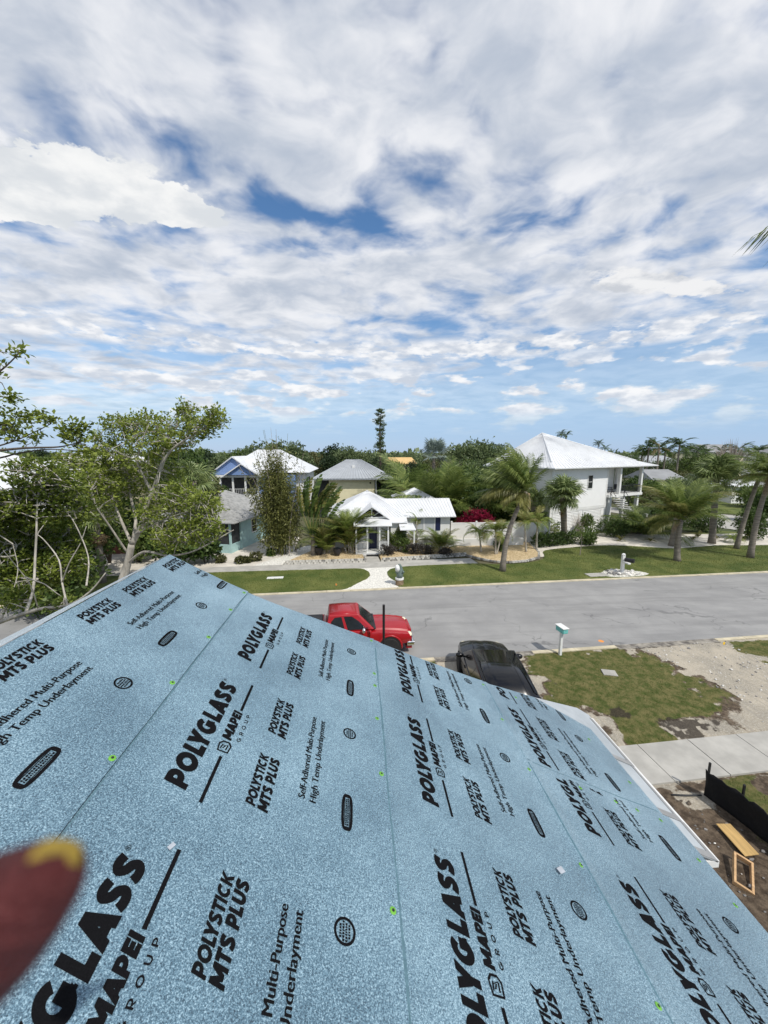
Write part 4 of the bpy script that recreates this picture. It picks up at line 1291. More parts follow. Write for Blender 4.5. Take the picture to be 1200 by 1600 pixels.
# lower front roof and awning to the right of the porch
mb = MB(); roof_face(mb, [V3(2.75, 32.4, 2.68), V3(4.35, 32.4, 2.68), V3(4.35, 34.2, 3.30), V3(2.75, 34.2, 3.30)]); mb.build('front_roof', M['white_metal'], ct)
mb = MB(); mb.box(2.9, 32.7, -.05, 4.25, 33.99, 2.6); mb.build('front_room', M['white'], ct)
mb = MB(); roof_face(mb, [V3(3.6, 31.5, 2.22), V3(4.95, 31.5, 2.22), V3(4.8, 32.6, 2.60), V3(3.6, 32.6, 2.60)]); mb.build('awning', M['white_metal'], ct)
mb = MB(); post(mb, V3(4.8, 31.6, 0), .09, 0, 2.2); mb.build('post', M['white'], ct)
mb = MB(); mb.box(3.65, 32.66, 1.0, 4.1, 32.69, 1.3); mb.build('letter_plate', M['navy'], ct)
window(ct, V3(5.62, 34.2, 2.2), V3(1, 0, 0), V3(0, -1, 0), .78, 1.15, glass='blind', lites=(1, 2))
window(ct, V3(6.60, 34.2, 2.2), V3(1, 0, 0), V3(0, -1, 0), .85, 1.15, glass='blind', lites=(1, 2))
mb = MB(); mb.box(7.16, 34.14, 1.58, 7.60, 34.19, 2.83); sh_ = mb.build('shutter', M['navy'], ct)
mb = MB(); mb.box(5.0, 33.5, -.05, 8.7, 34.1, .95); mb.build('plinth', M['white'], ct)

# low rendered wall and the vinyl fence behind it
mb = MB(); mb.box(8.85, 33.85, -.05, 15.4, 34.05, .78); o = mb.build('garden_wall', M['white']); tag(o, 'low white rendered garden wall behind the yellow gravel bed', 'wall')
vf = thing('vinyl_fence', 'white vinyl privacy fence between the cottage and the tall white house', 'fence', (8.9, 35.2, 0))
xs = [0, 2.4, 4.8, 7.2, 9.6]
for i, x in enumerate(xs):
    mb = MB(); mb.box(x - .065, -.065, -.05, x + .065, .065, 2.12); mb.lathe([(.11, 2.121), (.11, 2.16), (.01, 2.24)], 4, (x, 0, 0)); mb.build('post', M['white'], vf)['kind'] = 'stuff'
    if i < len(xs) - 1:
        for k in range(8):
            a = x + .07 + (2.26 / 8) * k
            mb = MB(); mb.box(a, -.012, .15, a + 2.26 / 8 - .006, .012, 1.95); mb.build('plank', M['white'], vf)
        for z in (.08, 1.95):
            mb = MB(); mb.box(x + .066, -.03, z, x + 2.334, .03, z + .13); mb.build('rail', M['white'], vf)

# ---------- cream house behind the cottage
ch = thing('cream_house', 'cream rendered house with grey hipped metal roof behind the white cottage', 'house')
mb = MB(); mb.box(-3.6, 50, 0, 2.3, 58, 5.3); mb.build('wall', M['cream'], ch)
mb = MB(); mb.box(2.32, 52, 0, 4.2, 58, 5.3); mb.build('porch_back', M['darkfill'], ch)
er = [V3(-5.75, 49.2, 5.35), V3(4.85, 49.2, 5.35), V3(4.85, 59, 5.35), V3(-5.75, 59, 5.35)]
r0, r1 = V3(-1.5, 54, 7.62), V3(.7, 54, 7.62)
mb = MB(); roof_face(mb, [er[0], er[1], r1, r0]); roof_face(mb, [er[1], er[2], r1]); roof_face(mb, [er[2], er[3], r0, r1]); roof_face(mb, [er[3], er[0], r0])
rr = mb.build('roof', M['grey_metal'], ch)
o = seams_on((r0, r1), (er[0], er[1]), 26, .05, .05).build('standing_seam', M['grey_metal'], rr); o['kind'] = 'stuff'
mb = MB(); mb.box(-5.7, 49.25, 5.15, 4.8, 49.4, 5.33); mb.build('fascia', M['steel'], ch)
mb = MB(); mb.box(-.6, 51.8, 6.55, -.25, 52.1, 6.95); mb.build('roof_vent', M['white'], rr)
for x in (2.5, 4.1):
    mb = MB(); post(mb, V3(x, 50.1, 0), .16, 0, 5.2); mb.build('post', M['white'] if x < 3 else M['darkfill'], ch)
mb = MB(); mb.box(2.35, 50.0, 2.5, 4.2, 52, 2.7); mb.build('balcony', M['white'], ch)
railing(ch, V3(2.4, 50.05, 0), V3(4.15, 50.05, 0), 2.7, 1.0, M['white'], 12)
mb = MB(); mb.lathe([(.07, 0), (.10, .1), (.05, .22)], 8, (1.75, 49.9, 4.6)); mb.build('wall_lamp', M['blackpl'], ch)
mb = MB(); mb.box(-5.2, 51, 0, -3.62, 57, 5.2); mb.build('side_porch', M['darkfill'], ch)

# ---------- blue gabled house on the left
bh = thing('blue_house', 'blue gabled house with white trim, porch and broad white metal roof', 'house')
by = 55
mb = MB(); mb.box(-19.6, by + 2.2, 0, -9, 70, 5.5); mb.build('wall', M['blue'], bh)
mb = MB(); mb.box(-19.5, by + 2.1, 2.6, -14.6, by + 2.18, 5.1); mb.build('porch_screen', M['darkfill'], bh)
ap1 = V3(-17.1, by, 7.95); l1 = V3(-20.4, by, 5.55); r1_ = V3(-13.8, by, 5.55)
mb = MB(); mb.prism([l1, r1_, ap1], (0, -.15, 0)); mb.build('gable', M['blue'], bh)
ap2 = V3(-15.7, by - .9, 7.0); l2 = V3(-18.0, by - .9, 5.55); r2_ = V3(-13.4, by - .9, 5.55)
mb = MB(); mb.prism([l2, r2_, ap2], (0, -.15, 0)); mb.build('gable', M['blue'], bh)
for (a, l_, r_, bck) in ((ap1, l1, r1_, 9), (ap2, l2, r2_, 1.2)):
    mb = MB(); o_ = V3(0, -.4, .06)
    roof_face(mb, [l_ + o_ + V3(-.3, 0, -.2), a + o_ + V3(0, 0, .08), a + V3(0, bck, .14), l_ + V3(-.3, bck, -.14)][::-1], .16)
    roof_face(mb, [r_ + o_ + V3(.3, 0, -.2), r_ + V3(.3, bck, -.14), a + V3(0, bck, .14), a + o_ + V3(0, 0, .08)][::-1], .16)
    mb.build('gable_roof', M['white_metal'], bh)['kind'] = 'stuff'
mb = MB(); mb.box(-20.3, by - .5, 5.2, -13.6, by + 2.2, 5.5); mb.build('porch_beam', M['white'], bh)
mb = MB(); mb.box(-20.2, by - .4, 2.3, -13.6, by + 2.2, 2.6); mb.build('porch_floor', M['white'], bh)
for x in (-20.0, -18.9, -17.2, -15.5, -13.8):
    mb = MB(); post(mb, V3(x, by - .2, 0), .22, 0, 5.2); mb.build('post', M['white'], bh)
railing(bh, V3(-20, by - .2, 0), V3(-13.8, by - .2, 0), 2.6, 1.0, M['white'], 26)
pkb0, pkb1 = V3(-15.5, 62, 9.0), V3(-11.8, 62, 9.0)
eb = [V3(-20, by + 2, 5.75), V3(-6.9, by + 2, 5.75), V3(-6.9, 71, 5.75), V3(-20, 71, 5.75)]
mb = MB(); roof_face(mb, [eb[0], eb[1], pkb1, pkb0]); roof_face(mb, [eb[1], eb[2], pkb1]); roof_face(mb, [eb[2], eb[3], pkb0, pkb1]); roof_face(mb, [eb[3], eb[0], pkb0])
rb_ = mb.build('roof', M['white_metal'], bh)
o = seams_on((pkb0, pkb1), (eb[0], eb[1]), 34, .06, .06).build('standing_seam', M['white_metal'], rb_); o['kind'] = 'stuff'
mb = MB(); mb.box(-9, by + 3, 0, -7.6, 69, 5.6); mb.build('side_wall', M['white_siding'], bh)
for y in (59, 62):
    mb = MB(); mb.box(-7.598, y, 2.6, -7.57, y + 1.2, 4.8); mb.build('pane', M['dark'], bh)

# ---------- teal cottage under the left-hand tree
tl = thing('teal_cottage', 'pale teal cottage with grey shingle roof and screened front porch', 'house')
TA = R_(-14)
td = V3(math.cos(TA), math.sin(TA), 0); tn = V3(-td.y, td.x, 0); TO = V3(-10.9, 33.2, 0)
def T(s, d, z): p = TO + td * s + tn * d; return V3(p.x, p.y, z)
def tbox(s0, d0, z0, s1, d1, z1, mb): mb.hexa([T(s0, d0, z0), T(s1, d0, z0), T(s1, d1, z0), T(s0, d1, z0)], [T(s0, d0, z1), T(s1, d0, z1), T(s1, d1, z1), T(s0, d1, z1)])
mb = MB(); tbox(-7, 1.8, -.05, 0, 9, 2.75, mb); mb.build('wall', M['teal'], tl)
mb = MB(); tbox(-3.6, 0, -.05, 0, 1.79, .75, mb); mb.build('porch_wall', M['teal'], tl)
mb = MB(); tbox(-3.5, .1, .76, -.1, 1.78, 2.55, mb); mb.build('porch_screen', M['darkfill'], tl)
for s_ in (-3.5, -1.75, -.07):
    mb = MB(); post(mb, T(s_, .07, 0), .16, .76, 2.6, td); mb.build('post', M['teal'], tl)
mb = MB(); post(mb, T(-.06, 1.75, 0), .2, -.05, 2.6, td); mb.build('post', M['teal'], tl)
window(tl, T(0, 4.0, 1.75), tn, td, .8, 1.2, lites=(1, 2))
window(tl, T(0, 7.2, 1.75), tn, td, .8, 1.2, lites=(1, 2))
et = [T(-7.7, -.5, 2.75), T(.7, -.5, 2.75), T(.7, 9.7, 2.75), T(-7.7, 9.7, 2.75)]
q0, q1 = T(-3.5, 4.0, 4.95), T(-3.5, 5.2, 4.95)
mb = MB(); roof_face(mb, [et[0], et[1], q0]); roof_face(mb, [et[1], et[2], q1, q0]); roof_face(mb, [et[2], et[3], q1]); roof_face(mb, [et[3], et[0], q0, q1])
mb.build('roof', M['grey_shingle'], tl)
mb = MB(); mb.box(-9.6, 40, -.05, -8.9, 44, 2.2); o = mb.build('garden_gate', M['white']); tag(o, 'white side gate panel between the teal cottage and bamboo', 'gate')

# ---------- further houses
def hip_house(name, label, x0, x1, y0, y1, ez_, rz_, mw, mr, z0=0, win=0, group=None, inset=.35):
    t = thing(name, label, 'house', group=group)
    mb = MB(); mb.box(x0 + .5, y0 + .5, z0, x1 - .5, y1 - .5, ez_); mb.build('wall', mw, t)
    e = [V3(x0, y0, ez_), V3(x1, y0, ez_), V3(x1, y1, ez_), V3(x0, y1, ez_)]
    a = V3(x0 + (x1 - x0) * inset, (y0 + y1) / 2, rz_); b_ = V3(x1 - (x1 - x0) * inset, (y0 + y1) / 2, rz_)
    mb = MB(); roof_face(mb, [e[0], e[1], b_, a], .15); roof_face(mb, [e[1], e[2], b_], .15); roof_face(mb, [e[2], e[3], a, b_], .15); roof_face(mb, [e[3], e[0], a], .15)
    mb.build('roof', mr, t)
    for i in range(win):
        x = x0 + (x1 - x0) * (i + .8) / (win + .6)
        window(t, V3(x, y0 + .5, (z0 + ez_) / 2 + .6), V3(1, 0, 0), V3(0, -1, 0), .9, 1.3, lites=(1, 2))
    return t
hip_house('pale_house', 'big pale grey hipped metal roof seen through the left tree', -66, -39, 46, 66, 4.5, 9.0, M['white_siding'], M['white_metal'], win=3, inset=.38)
hip_house('pale_house', 'cream walled house with flat white roof behind the big pale roof', -52, -39, 68, 80, 7.0, 8.4, M['cream'], M['white_metal'], win=4, inset=.2)
hip_house('pale_house', 'far house with long tan tiled roof beside the tall pine', 10.6, 21.5, 136, 150, 4.6, 6.7, M['cream'], M['yellowroof'], win=3, inset=.1)
hip_house('pale_house', 'low grey roofed house behind the big short coconut palm', 55, 62, 68, 76, 3.6, 5.3, M['cream'], M['farroof'], win=3, inset=.1)
hip_house('pale_house', 'pale blue roofed far house among the horizon palms', 92, 112, 125, 137, 5.0, 7.4, M['white_siding'], M['steel'], win=4, inset=.15)
hip_house('pale_house', 'grey roofed two storey house on the far right skyline', 112, 127, 118, 130, 8.3, 11.2, M['cream'], M['farroof'], win=4, inset=.2)
hip_house('pale_house', 'grey flat topped house at the right edge of the skyline', 136, 160, 118, 130, 8.0, 11.6, M['white_siding'], M['farroof'], win=4, inset=.3)
hip_house('pale_house', 'white low roof showing just behind the tall sabal palm', 63, 71, 60, 66, 3.0, 4.0, M['white_siding'], M['white_metal'], win=2, inset=.25)
hip_house('shed', 'white shed roof glimpsed between the dense palms', 4.4, 7.2, 52, 56, 3.2, 5.0, M['white_siding'], M['white_metal'], inset=.3)
# red-brown board fence under the left tree
bf = thing('board_fence', 'red brown board fence in the shade under the left tree', 'fence', (-22.5, 33.6, 0), R_(4))
for i in range(26):
    mb = MB(); mb.box(i * .19, -.012, 0, i * .19 + .182, .012, 1.75 + random.uniform(-.02, .02)); mb.build('board', M['fencewood'], bf)
for z in (.4, 1.4):
    mb = MB(); mb.box(0, .013, z, 4.95, .06, z + .09); mb.build('rail', M['fencewood'], bf)

# ================================================================ EDGING BLOCKS
eb_ = thing('block_edging', 'pale concrete block edging along the front of the gravel beds', 'edging')
blk = MB(); blk.box(-.118, -.09, 0, .118, .09, .135)
bm_ = blk.mesh('block'); bm_.materials.append(M['block'])
bm2 = blk.mesh('block'); bm2.materials.append(M['blockdark'])
def edge_run(pts, rows=2, z0=.02):
    pts = [RT(*p) for p in pts]
    acc = 0
    for i in range(len(pts) - 1):
        d = pts[i + 1] - pts[i]; L_ = d.length; d.normalize(); k = int(L_ / .25)
        for r in range(rows):
            for j in range(k):
                p = pts[i] + d * ((j + .5 + (.5 if r % 2 else 0)) * L_ / k)
                o = link('block', bm_ if random.random() < (.80 if rows == 2 else .45) else bm2, eb_)
                o.location = (p.x + random.uniform(-.012, .012), p.y + random.uniform(-.015, .015) + .05 * r, z0 + .139 * r)
                o.rotation_euler = (0, 0, math.atan2(d.y, d.x) + random.uniform(-.05, .05) + (.35 if (j + r) % 2 else -.2) * (rows == 2))
edge_run([(-4.95, 14.88), (1.38, 14.70)]); edge_run([(2.66, 14.66), (6.5, 15.05), (9.9, 15.48)])
edge_run([(9.95, 15.5), (10.6, 14.4), (11.5, 13.42), (12.6, 13.0), (14.2, 13.18), (15.7, 14.0), (16.5, 15.4), (17.0, 17.2)], 1, .03)

# ================================================================ VEHICLES
def panel(quad, u0, u1, v0, v1, off, th=.01, name='pane', m=None, parent=None, cut=None):
    """piece set into a four-cornered face (a bottom-left, b bottom-right, c top-right, d top-left)"""
    a, b_, c, d = quad
    def P(u, v): return a.lerp(b_, u).lerp(d.lerp(c, u), v)
    nrm = (b_ - a).cross(d - a).normalized()
    pts = [P(u0, v0), P(u1, v0), P(u1, v1), P(u0, v1)] if cut is None else [P(*k) for k in cut]
    mb = MB(); mb.prism([p + nrm * off for p in pts], nrm * th)
    return mb.build(name, m, parent, bevel=.004)

def loft(stations, closed_ends=True):
    """stations: (x, [(y, z) half profile from the bottom centre to the top centre])"""
    mb = MB(); n = len(stations[0][1]); vs = []
    for x, prof in stations:
        ring = [(x, y, z) for y, z in prof] + [(x, -y, z) for y, z in prof[::-1]]
        vs += ring
    m_ = 2 * n; fs = []
    for i in range(len(stations) - 1):
        for k in range(m_):
            fs.append((i * m_ + k, i * m_ + (k + 1) % m_, (i + 1) * m_ + (k + 1) % m_, (i + 1) * m_ + k))
    fs += [tuple(range(m_))[::-1], tuple(range((len(stations) - 1) * m_, len(stations) * m_))]
    return mb.add(vs, fs)

def wheel(parent, x, y, r, w_, dark=False):
    s_ = 1 if y > 0 else -1
    mb = MB(); mb.lathe([(r * .62, -w_ / 2), (r * .94, -w_ / 2), (r, -w_ * .3), (r, w_ * .3), (r * .94, w_ / 2), (r * .62, w_ / 2)], 28, (0, 0, 0), 'y')
    wl = mb.build('wheel', M['rubber'], parent, smooth=False); wl.location = (x, y, r)
    mb = MB(); mb.lathe([(r * .61, -w_ * .2), (r * .61, w_ * .42), (r * .55, w_ * .44), (r * .50, w_ * .30), (r * .16, w_ * .34), (r * .10, w_ * .40)], 24, (0, 0, 0), 'y')
    rim = mb.build('rim', M['blackpl'] if dark else M['alloy'], wl)
    if s_ < 0: rim.rotation_euler.z = PI
    return wl

# ---------- red pickup at the kerb
pk = thing('pickup_truck', 'red crew cab pickup truck parked along the near kerb', 'pickup truck', (-3.45, 16.05, 0), PHI)
def hood_st(x, hw, zs, zc_, zb):
    return (x, [(0.01, zb), (hw * .93, zb), (hw, zb + .18), (hw, zs - .16), (hw * .955, zs - .03), (hw * .80, zs - .005), (hw * .70, zs - .045), (hw * .62, zs + .03), (hw * .3, zc_ + .02), (0.01, zc_ + .03)])
st = [hood_st(3.95, .96, 1.13, 1.17, .50), hood_st(4.5, .97, 1.12, 1.17, .50), hood_st(5.0, .97, 1.07, 1.13, .50), hood_st(5.30, .97, 1.03, 1.10, .50), hood_st(5.58, .95, .97, 1.05, .52), hood_st(5.68, .92, .88, .94, .55), hood_st(5.72, .88, .78, .80, .60)]
hb = loft(st).build('body', M['red'], pk, fix=True, bevel=.015)
for p_ in hb.data.polygons: p_.use_smooth = True
# cab sides / doors and bed
mb = loft([(1.98, [(0.01, .48), (.90, .48), (.965, .62), (.965, 1.08), (.93, 1.20), (.01, 1.21)]), (3.96, [(0.01, .48), (.90, .48), (.965, .62), (.965, 1.07), (.93, 1.19), (.01, 1.21)])])
mb.build('cab', M['red'], pk, fix=True, bevel=.02)
mb = MB()
mb.box(0, -.95, .55, 1.95, -.88, 1.22); mb.box(0, .88, .55, 1.95, .95, 1.22); mb.box(0, -.879, .55, .07, .879, 1.22); mb.box(1.88, -.879, .55, 1.95, .879, 1.22)
o = mb.build('bed', M['red'], pk, bevel=.012); o['kind'] = 'stuff'
mb = MB(); mb.box(.075, -.875, .60, 1.875, .875, .66); mb.build('bed_liner', M['blackpl'], pk)
mb = MB(); mb.box(.9, -.86, .665, 1.86, .86, 1.27); mb.build('toolbox', M['blackpl'], pk)
# greenhouse
zb_, zt_ = 1.195, 1.86
gb = [V3(2.02, -.885, zb_), V3(4.10, -.885, zb_), V3(4.10, .885, zb_), V3(2.02, .885, zb_)]
gt = [V3(2.16, -.66, zt_), V3(3.42, -.66, zt_), V3(3.42, .66, zt_), V3(2.16, .66, zt_)]
mb = MB(); mb.hexa(gb, gt); mb.build('cab_roof', M['red'], pk, bevel=.06)
mb = MB()
mb = loft([(2.20, [(0.01, zt_ - .05), (.61, zt_ - .045), (.59, zt_ + .010), (.3, zt_ + .026), (.01, zt_ + .03)]), (2.8, [(0.01, zt_ - .05), (.63, zt_ - .045), (.61, zt_ + .020), (.3, zt_ + .042), (.01, zt_ + .048)]), (3.36, [(0.01, zt_ - .05), (.61, zt_ - .045), (.58, zt_ + .010), (.3, zt_ + .026), (.01, zt_ + .03)])]); mb.build('roof_panel', M['red'], pk, fix=True, smooth=True)
R_f = [gb[0], gb[1], gt[1], gt[0]]; L_f = [gb[2], gb[3], gt[3], gt[2]]; F_f = [gb[1], gb[2], gt[2], gt[1]]; B_f = [gb[3], gb[0], gt[0], gt[3]]
for fc in (R_f, L_f):
    fl = fc is L_f
    mm = (lambda u: 1 - u) if fl else (lambda u: u)
    a = panel(fc, 0, 0, 0, 0, .006, .012, 'door_window', M['dark'], pk, cut=[(u if not fl else 1 - u, v) for u, v in ((.46, .07), (.86, .07), (.83, .55), (.73, .86), (.48, .88))][::(1 if not fl else -1)])
    panel(fc, 0, 0, 0, 0, .006, .012, 'rear_window', M['dark'], pk, cut=[(u if not fl else 1 - u, v) for u, v in ((.10, .08), (.40, .07), (.41, .87), (.20, .84), (.10, .6))][::(1 if not fl else -1)])
ws = panel(F_f, .07, .93, .05, .90, .006, .012, 'windscreen', M['dark'], pk)
panel(B_f, .12, .88, .2, .85, .006, .012, 'back_window', M['dark'], pk)
for y in (-.35, .25):
    mb = MB(); mb.tube([V3(4.13, y + .45, 1.235), V3(3.98, y, 1.36)], .012, 5); mb.build('wiper', M['blackpl'], pk)
mb = MB(); mb.box(3.98, -.78, 1.19, 4.17, .78, 1.215); mb.build('cowl', M['blackpl'], pk)
for s_ in (-1, 1):
    mb = MB(); mb.ball((3.62, s_ * 1.10, 1.30), (.09, .13, .12), 3, 0, 1, 12, 8); mr_ = mb.build('mirror', M['chrome'], pk, smooth=True)
    mb = MB(); mb.box(3.60, min(s_ * .93, s_ * 1.02), 1.20, 3.68, max(s_ * .93, s_ * 1.02), 1.27); mb.build('arm', M['blackpl'], mr_)
    for x in (2.55, 3.15):
        mb = MB(); mb.box(x, s_ * .985 - .018, 1.02, x + .20, s_ * .985 + .012, 1.06); mb.build('door_handle', M['chrome'], pk, bevel=.008)
    for x in (2.62, 3.86):
        mb = MB(); mb.box(x, s_ * .966 - .003, .56, x + .012, s_ * .966 + .003, 1.16); mb.build('door_gap', M['blackpl'], pk)
    mb = MB(); mb.ball((5.62, s_ * .74, .84), (.13, .165, .13), 1, 0, 1, 14, 8); hl = mb.build('headlight', M['lamp'], pk, smooth=True)
    for x in (1.0, 4.75):
        mb = MB()
        arc = [(x + .52 * math.cos(t), s_ * .955, .40 + .52 * math.sin(t)) for t in np.linspace(-.15, PI + .15, 15)]
        mb.tube(arc, .045, 6); mb.build('wheel_arch', M['red'], pk, smooth=True)
        mb = MB(); mb.lathe([(.49, -.006), (.49, .006)], 24, (x, s_ * .968, .42), 'y'); mb.build('wheel_well', M['rubber'], pk)
        wheel(pk, x, s_ * .89, .40, .27)
# nose: crosshair grille, chrome bumper
mb = MB(); mb.box(5.66, -.52, .62, 5.76, .52, .98); gl_ = mb.build('grille', M['red'], pk, bevel=.03)
for (y0, y1) in ((-.46, -.03), (.03, .46)):
    for (z0, z1) in ((.69, .80), (.84, .94)):
        mb = MB(); mb.box(5.761, y0, z0, 5.772, y1, z1); mb.build('opening', M['blackpl'], gl_)
mb = MB(); mb.box(5.50, -.95, .40, 5.84, .95, .60); mb.build('bumper', M['chrome'], pk, bevel=.05)
mb = MB(); mb.box(5.48, -.86, .24, 5.74, .86, .398); mb.build('valance', M['red'], pk, bevel=.03)
mb = MB(); mb.box(-.16, -.93, .45, -.005, .93, .62); mb.build('rear_bumper', M['chrome'], pk, bevel=.03)
mb = MB(); mb.box(.3, -.7, .25, 5.3, .7, .475); mb.build('chassis', M['rubber'], pk)

# ---------- black SUV nose out on the gravel drive
sv = thing('suv', 'black sport utility vehicle parked on gravel facing the street', 'suv', (4.50, 10.05, 0), PI / 2 - .12)
def sst(x, hw, zs, zc_, zb): return (x, [(0.01, zb), (hw * .92, zb), (hw, zb + .2), (hw, zs - .18), (hw * .95, zs - .04), (hw * .78, zs), (hw * .5, zc_), (hw * .25, zc_ + .012), (0.01, zc_ - .005)])
st = [sst(-.70, .86, .9, .92, .5), sst(-.60, .94, 1.02, 1.05, .38), sst(1.0, .975, 1.08, 1.09, .34), sst(3.35, .975, 1.07, 1.09, .34), sst(3.9, .97, 1.03, 1.07, .34), sst(4.45, .93, .95, 1.0, .36), sst(4.75, .84, .84, .88, .40), sst(4.86, .76, .72, .74, .45)]
loft(st).build('body', M['black'], sv, fix=True, bevel=.02)
zb_, zt_ = 1.06, 1.70
gb = [V3(-.55, -.92, zb_), V3(3.45, -.92, zb_), V3(3.45, .92, zb_), V3(-.55, .92, zb_)]
gt = [V3(-.2, -.76, zt_), V3(2.45, -.76, zt_ + .02), V3(2.45, .76, zt_ + .02), V3(-.2, .76, zt_)]
mb = MB(); mb.hexa(gb, gt); mb.build('cabin', M['black'], sv, bevel=.05)
mb = loft([(-.26, [(0.01, zt_ - .06), (.72, zt_ - .05), (.70, zt_ + .012), (.3, zt_ + .03), (.01, zt_ + .035)]), (1.2, [(0.01, zt_ - .06), (.75, zt_ - .05), (.73, zt_ + .025), (.3, zt_ + .052), (.01, zt_ + .058)]), (2.40, [(0.01, zt_ - .05), (.74, zt_ - .04), (.71, zt_ + .025), (.3, zt_ + .042), (.01, zt_ + .046)])])
rfp = mb.build('roof', M['black'], sv, fix=True, smooth=True)
for y in (-.42, -.14, .14, .42):
    mb = MB(); mb.tube([(-.2, y, zt_ + .020), (1.2, y, zt_ + .044), (2.3, y, zt_ + .034)], .014, 6); mb.build('rib', M['black'], rfp, smooth=True)
for s_ in (-1, 1):
    mb = MB(); mb.tube([(-.1, s_ * .70, zt_ + .02), (0, s_ * .70, zt_ + .055), (1.2, s_ * .715, zt_ + .065), (2.1, s_ * .70, zt_ + .06), (2.25, s_ * .695, zt_ + .025)], .018, 6); mb.build('roof_rail', M['blackpl'], sv, smooth=True)
R_f = [gb[0], gb[1], gt[1], gt[0]]; L_f = [gb[2], gb[3], gt[3], gt[2]]; F_f = [gb[1], gb[2], gt[2], gt[1]]; B_f = [gb[3], gb[0], gt[0], gt[3]]
for fc in (R_f, L_f):
    fl = fc is L_f
    for cut in (((.11, .1), (.30, .1), (.30, .88), (.17, .8)), ((.325, .1), (.56, .1), (.565, .9), (.325, .9)), ((.585, .1), (.86, .1), (.80, .48), (.72, .88), (.59, .9))):
        panel(fc, 0, 0, 0, 0, .005, .01, 'side_window', M['dark'], sv, cut=[(u if not fl else 1 - u, v) for u, v in cut][::(1 if not fl else -1)])
panel(F_f, .06, .94, .06, .93, .005, .01, 'windscreen', M['dark'], sv)
panel(B_f, .1, .9, .15, .9, .005, .01, 'back_window', M['dark'], sv)
for s_ in (-1, 1):
    mb = MB(); mb.ball((3.02, s_ * 1.09, 1.17), (.10, .145, .10), 4, 0, 1, 14, 9); mr_ = mb.build('mirror', M['black'], sv, smooth=True)
    mb = MB(); mb.tube([(3.08, s_ * .88, 1.08), (3.05, s_ * 1.0, 1.12)], .035, 6); mb.build('arm', M['blackpl'], mr_)
    mb = MB(); mb.ball((4.60, s_ * .68, .80), (.20, .14, .075), 1, 0, 1, 14, 8); mb.build('headlight', M['lamp'], sv, smooth=True)
    mb = MB(); mb.box(-.72, s_ * .72 - .12, .88, -.64, s_ * .72 + .12, 1.04); mb.build('tail_light', M['red'], sv, bevel=.02)
    for x in (.45, 3.85):
        mb = MB(); mb.lathe([(.44, -.006), (.44, .006)], 24, (x, s_ * .974, .40), 'y'); mb.build('wheel_well', M['rubber'], sv)
        wheel(sv, x, s_ * .90, .38, .25, True)
    for x in (1.5, 2.55):
        mb = MB(); mb.box(x, s_ * .978 - .012, .92, x + .18, s_ * .978 + .01, .955); mb.build('door_handle', M['black'], sv, bevel=.006)
for y in (-.42, .42):
    mb = MB(); mb.tube([(3.55, y * 1.05, 1.085), (4.1, y, 1.055), (4.6, y * .8, .94)], .02, 6); mb.build('bonnet_crease', M['black'], sv, smooth=True)
mb = MB(); mb.box(4.80, -.5, .50, 4.90, .5, .74); mb.build('grille', M['blackpl'], sv, bevel=.02)
mb = MB(); mb.box(3.30, -.74, 1.068, 3.52, .74, 1.092); mb.build('cowl', M['blackpl'], sv)
mb = MB(); mb.box(.3, -.75, .18, 4.6, .75, .36); mb.build('chassis', M['rubber'], sv)

# ================================================================ STREET FURNITURE
# turquoise letterbox
p = RT(8.72, -.42)
t = thing('mailbox', 'turquoise mailbox on a white post by the near kerb', 'mailbox', (p.x, p.y, 0), R_(8))
mb = MB(); mb.box(-.055, -.055, -.05, .055, .055, 1.05); mb.build('post', M['white'], t, bevel=.008)
mb = MB(); mb.box(-.125, -.24, 1.055, .125, .24, 1.27); bx = mb.build('box', M['turq'], t, bevel=.015)
mb = MB(); mb.box(-.15, -.28, 1.272, .15, .28, 1.305); mb.build('lid', M['white'], t, bevel=.008)
mb = MB(); mb.box(-.10, -.254, 1.08, .10, -.242, 1.25); mb.build('door', M['turq'], t, bevel=.004)
mb = MB(); mb.box(-.02, -.264, 1.20, .02, -.255, 1.22); mb.build('knob', M['steel'], t)
# white post with black box in its ring of rocks
p = RT(19.55, 9.45)
t = thing('mailbox', 'black mailbox on a white post standing in a ring of rocks', 'mailbox', (p.x, p.y, 0), R_(4))
mb = MB(); mb.box(-.09, -.09, -.05, .09, .09, 1.42); mb.lathe([(.15, 1.421), (.15, 1.46), (.02, 1.54)], 4); mb.build('post', M['white'], t)['kind'] = 'stuff'
mb = MB(); mb.box(-.1, -.62, .88, .1, -.095, .97); mb.build('arm', M['white'], t, bevel=.01)
mb = MB(); n_ = 8
arc = [(.125 * math.cos(a), .0, 1.12 + .125 * math.sin(a)) for a in np.linspace(0, PI, n_)]
prof = [V3(.125, -.70, .975), *[V3(a[0], -.70, a[2]) for a in arc], V3(-.125, -.70, .975)]
mb.prism(prof[::-1] if False else prof, (0, -.56, 0)); bx = mb.build('box', M['blackpl'], t); bx.location.x = 0
bx.rotation_euler.z = .55
mb = MB(); mb.box(.127, -.45, 1.12, .14, -.30, 1.16); mb.build('flag', M['red'], bx)
rk = MB()
for i in range(75):
    a, r = random.uniform(0, 2 * PI), random.uniform(.25, 1.15) ** .9
    sz = random.uniform(.06, .14)
    rk.use(M['rock'] if random.random() < .72 else M['greyrock']).ball((math.cos(a) * r * 1.15, math.sin(a) * r * .6, sz * .5 + .05), (sz, sz, sz * .75), i, .5, 1.6, 7, 5)
o = rk.build('rocks'); o.location = (p.x, p.y, 0); tag(o, 'loose ring of white and dark rocks round the mailbox post', 'rocks', kind='stuff')
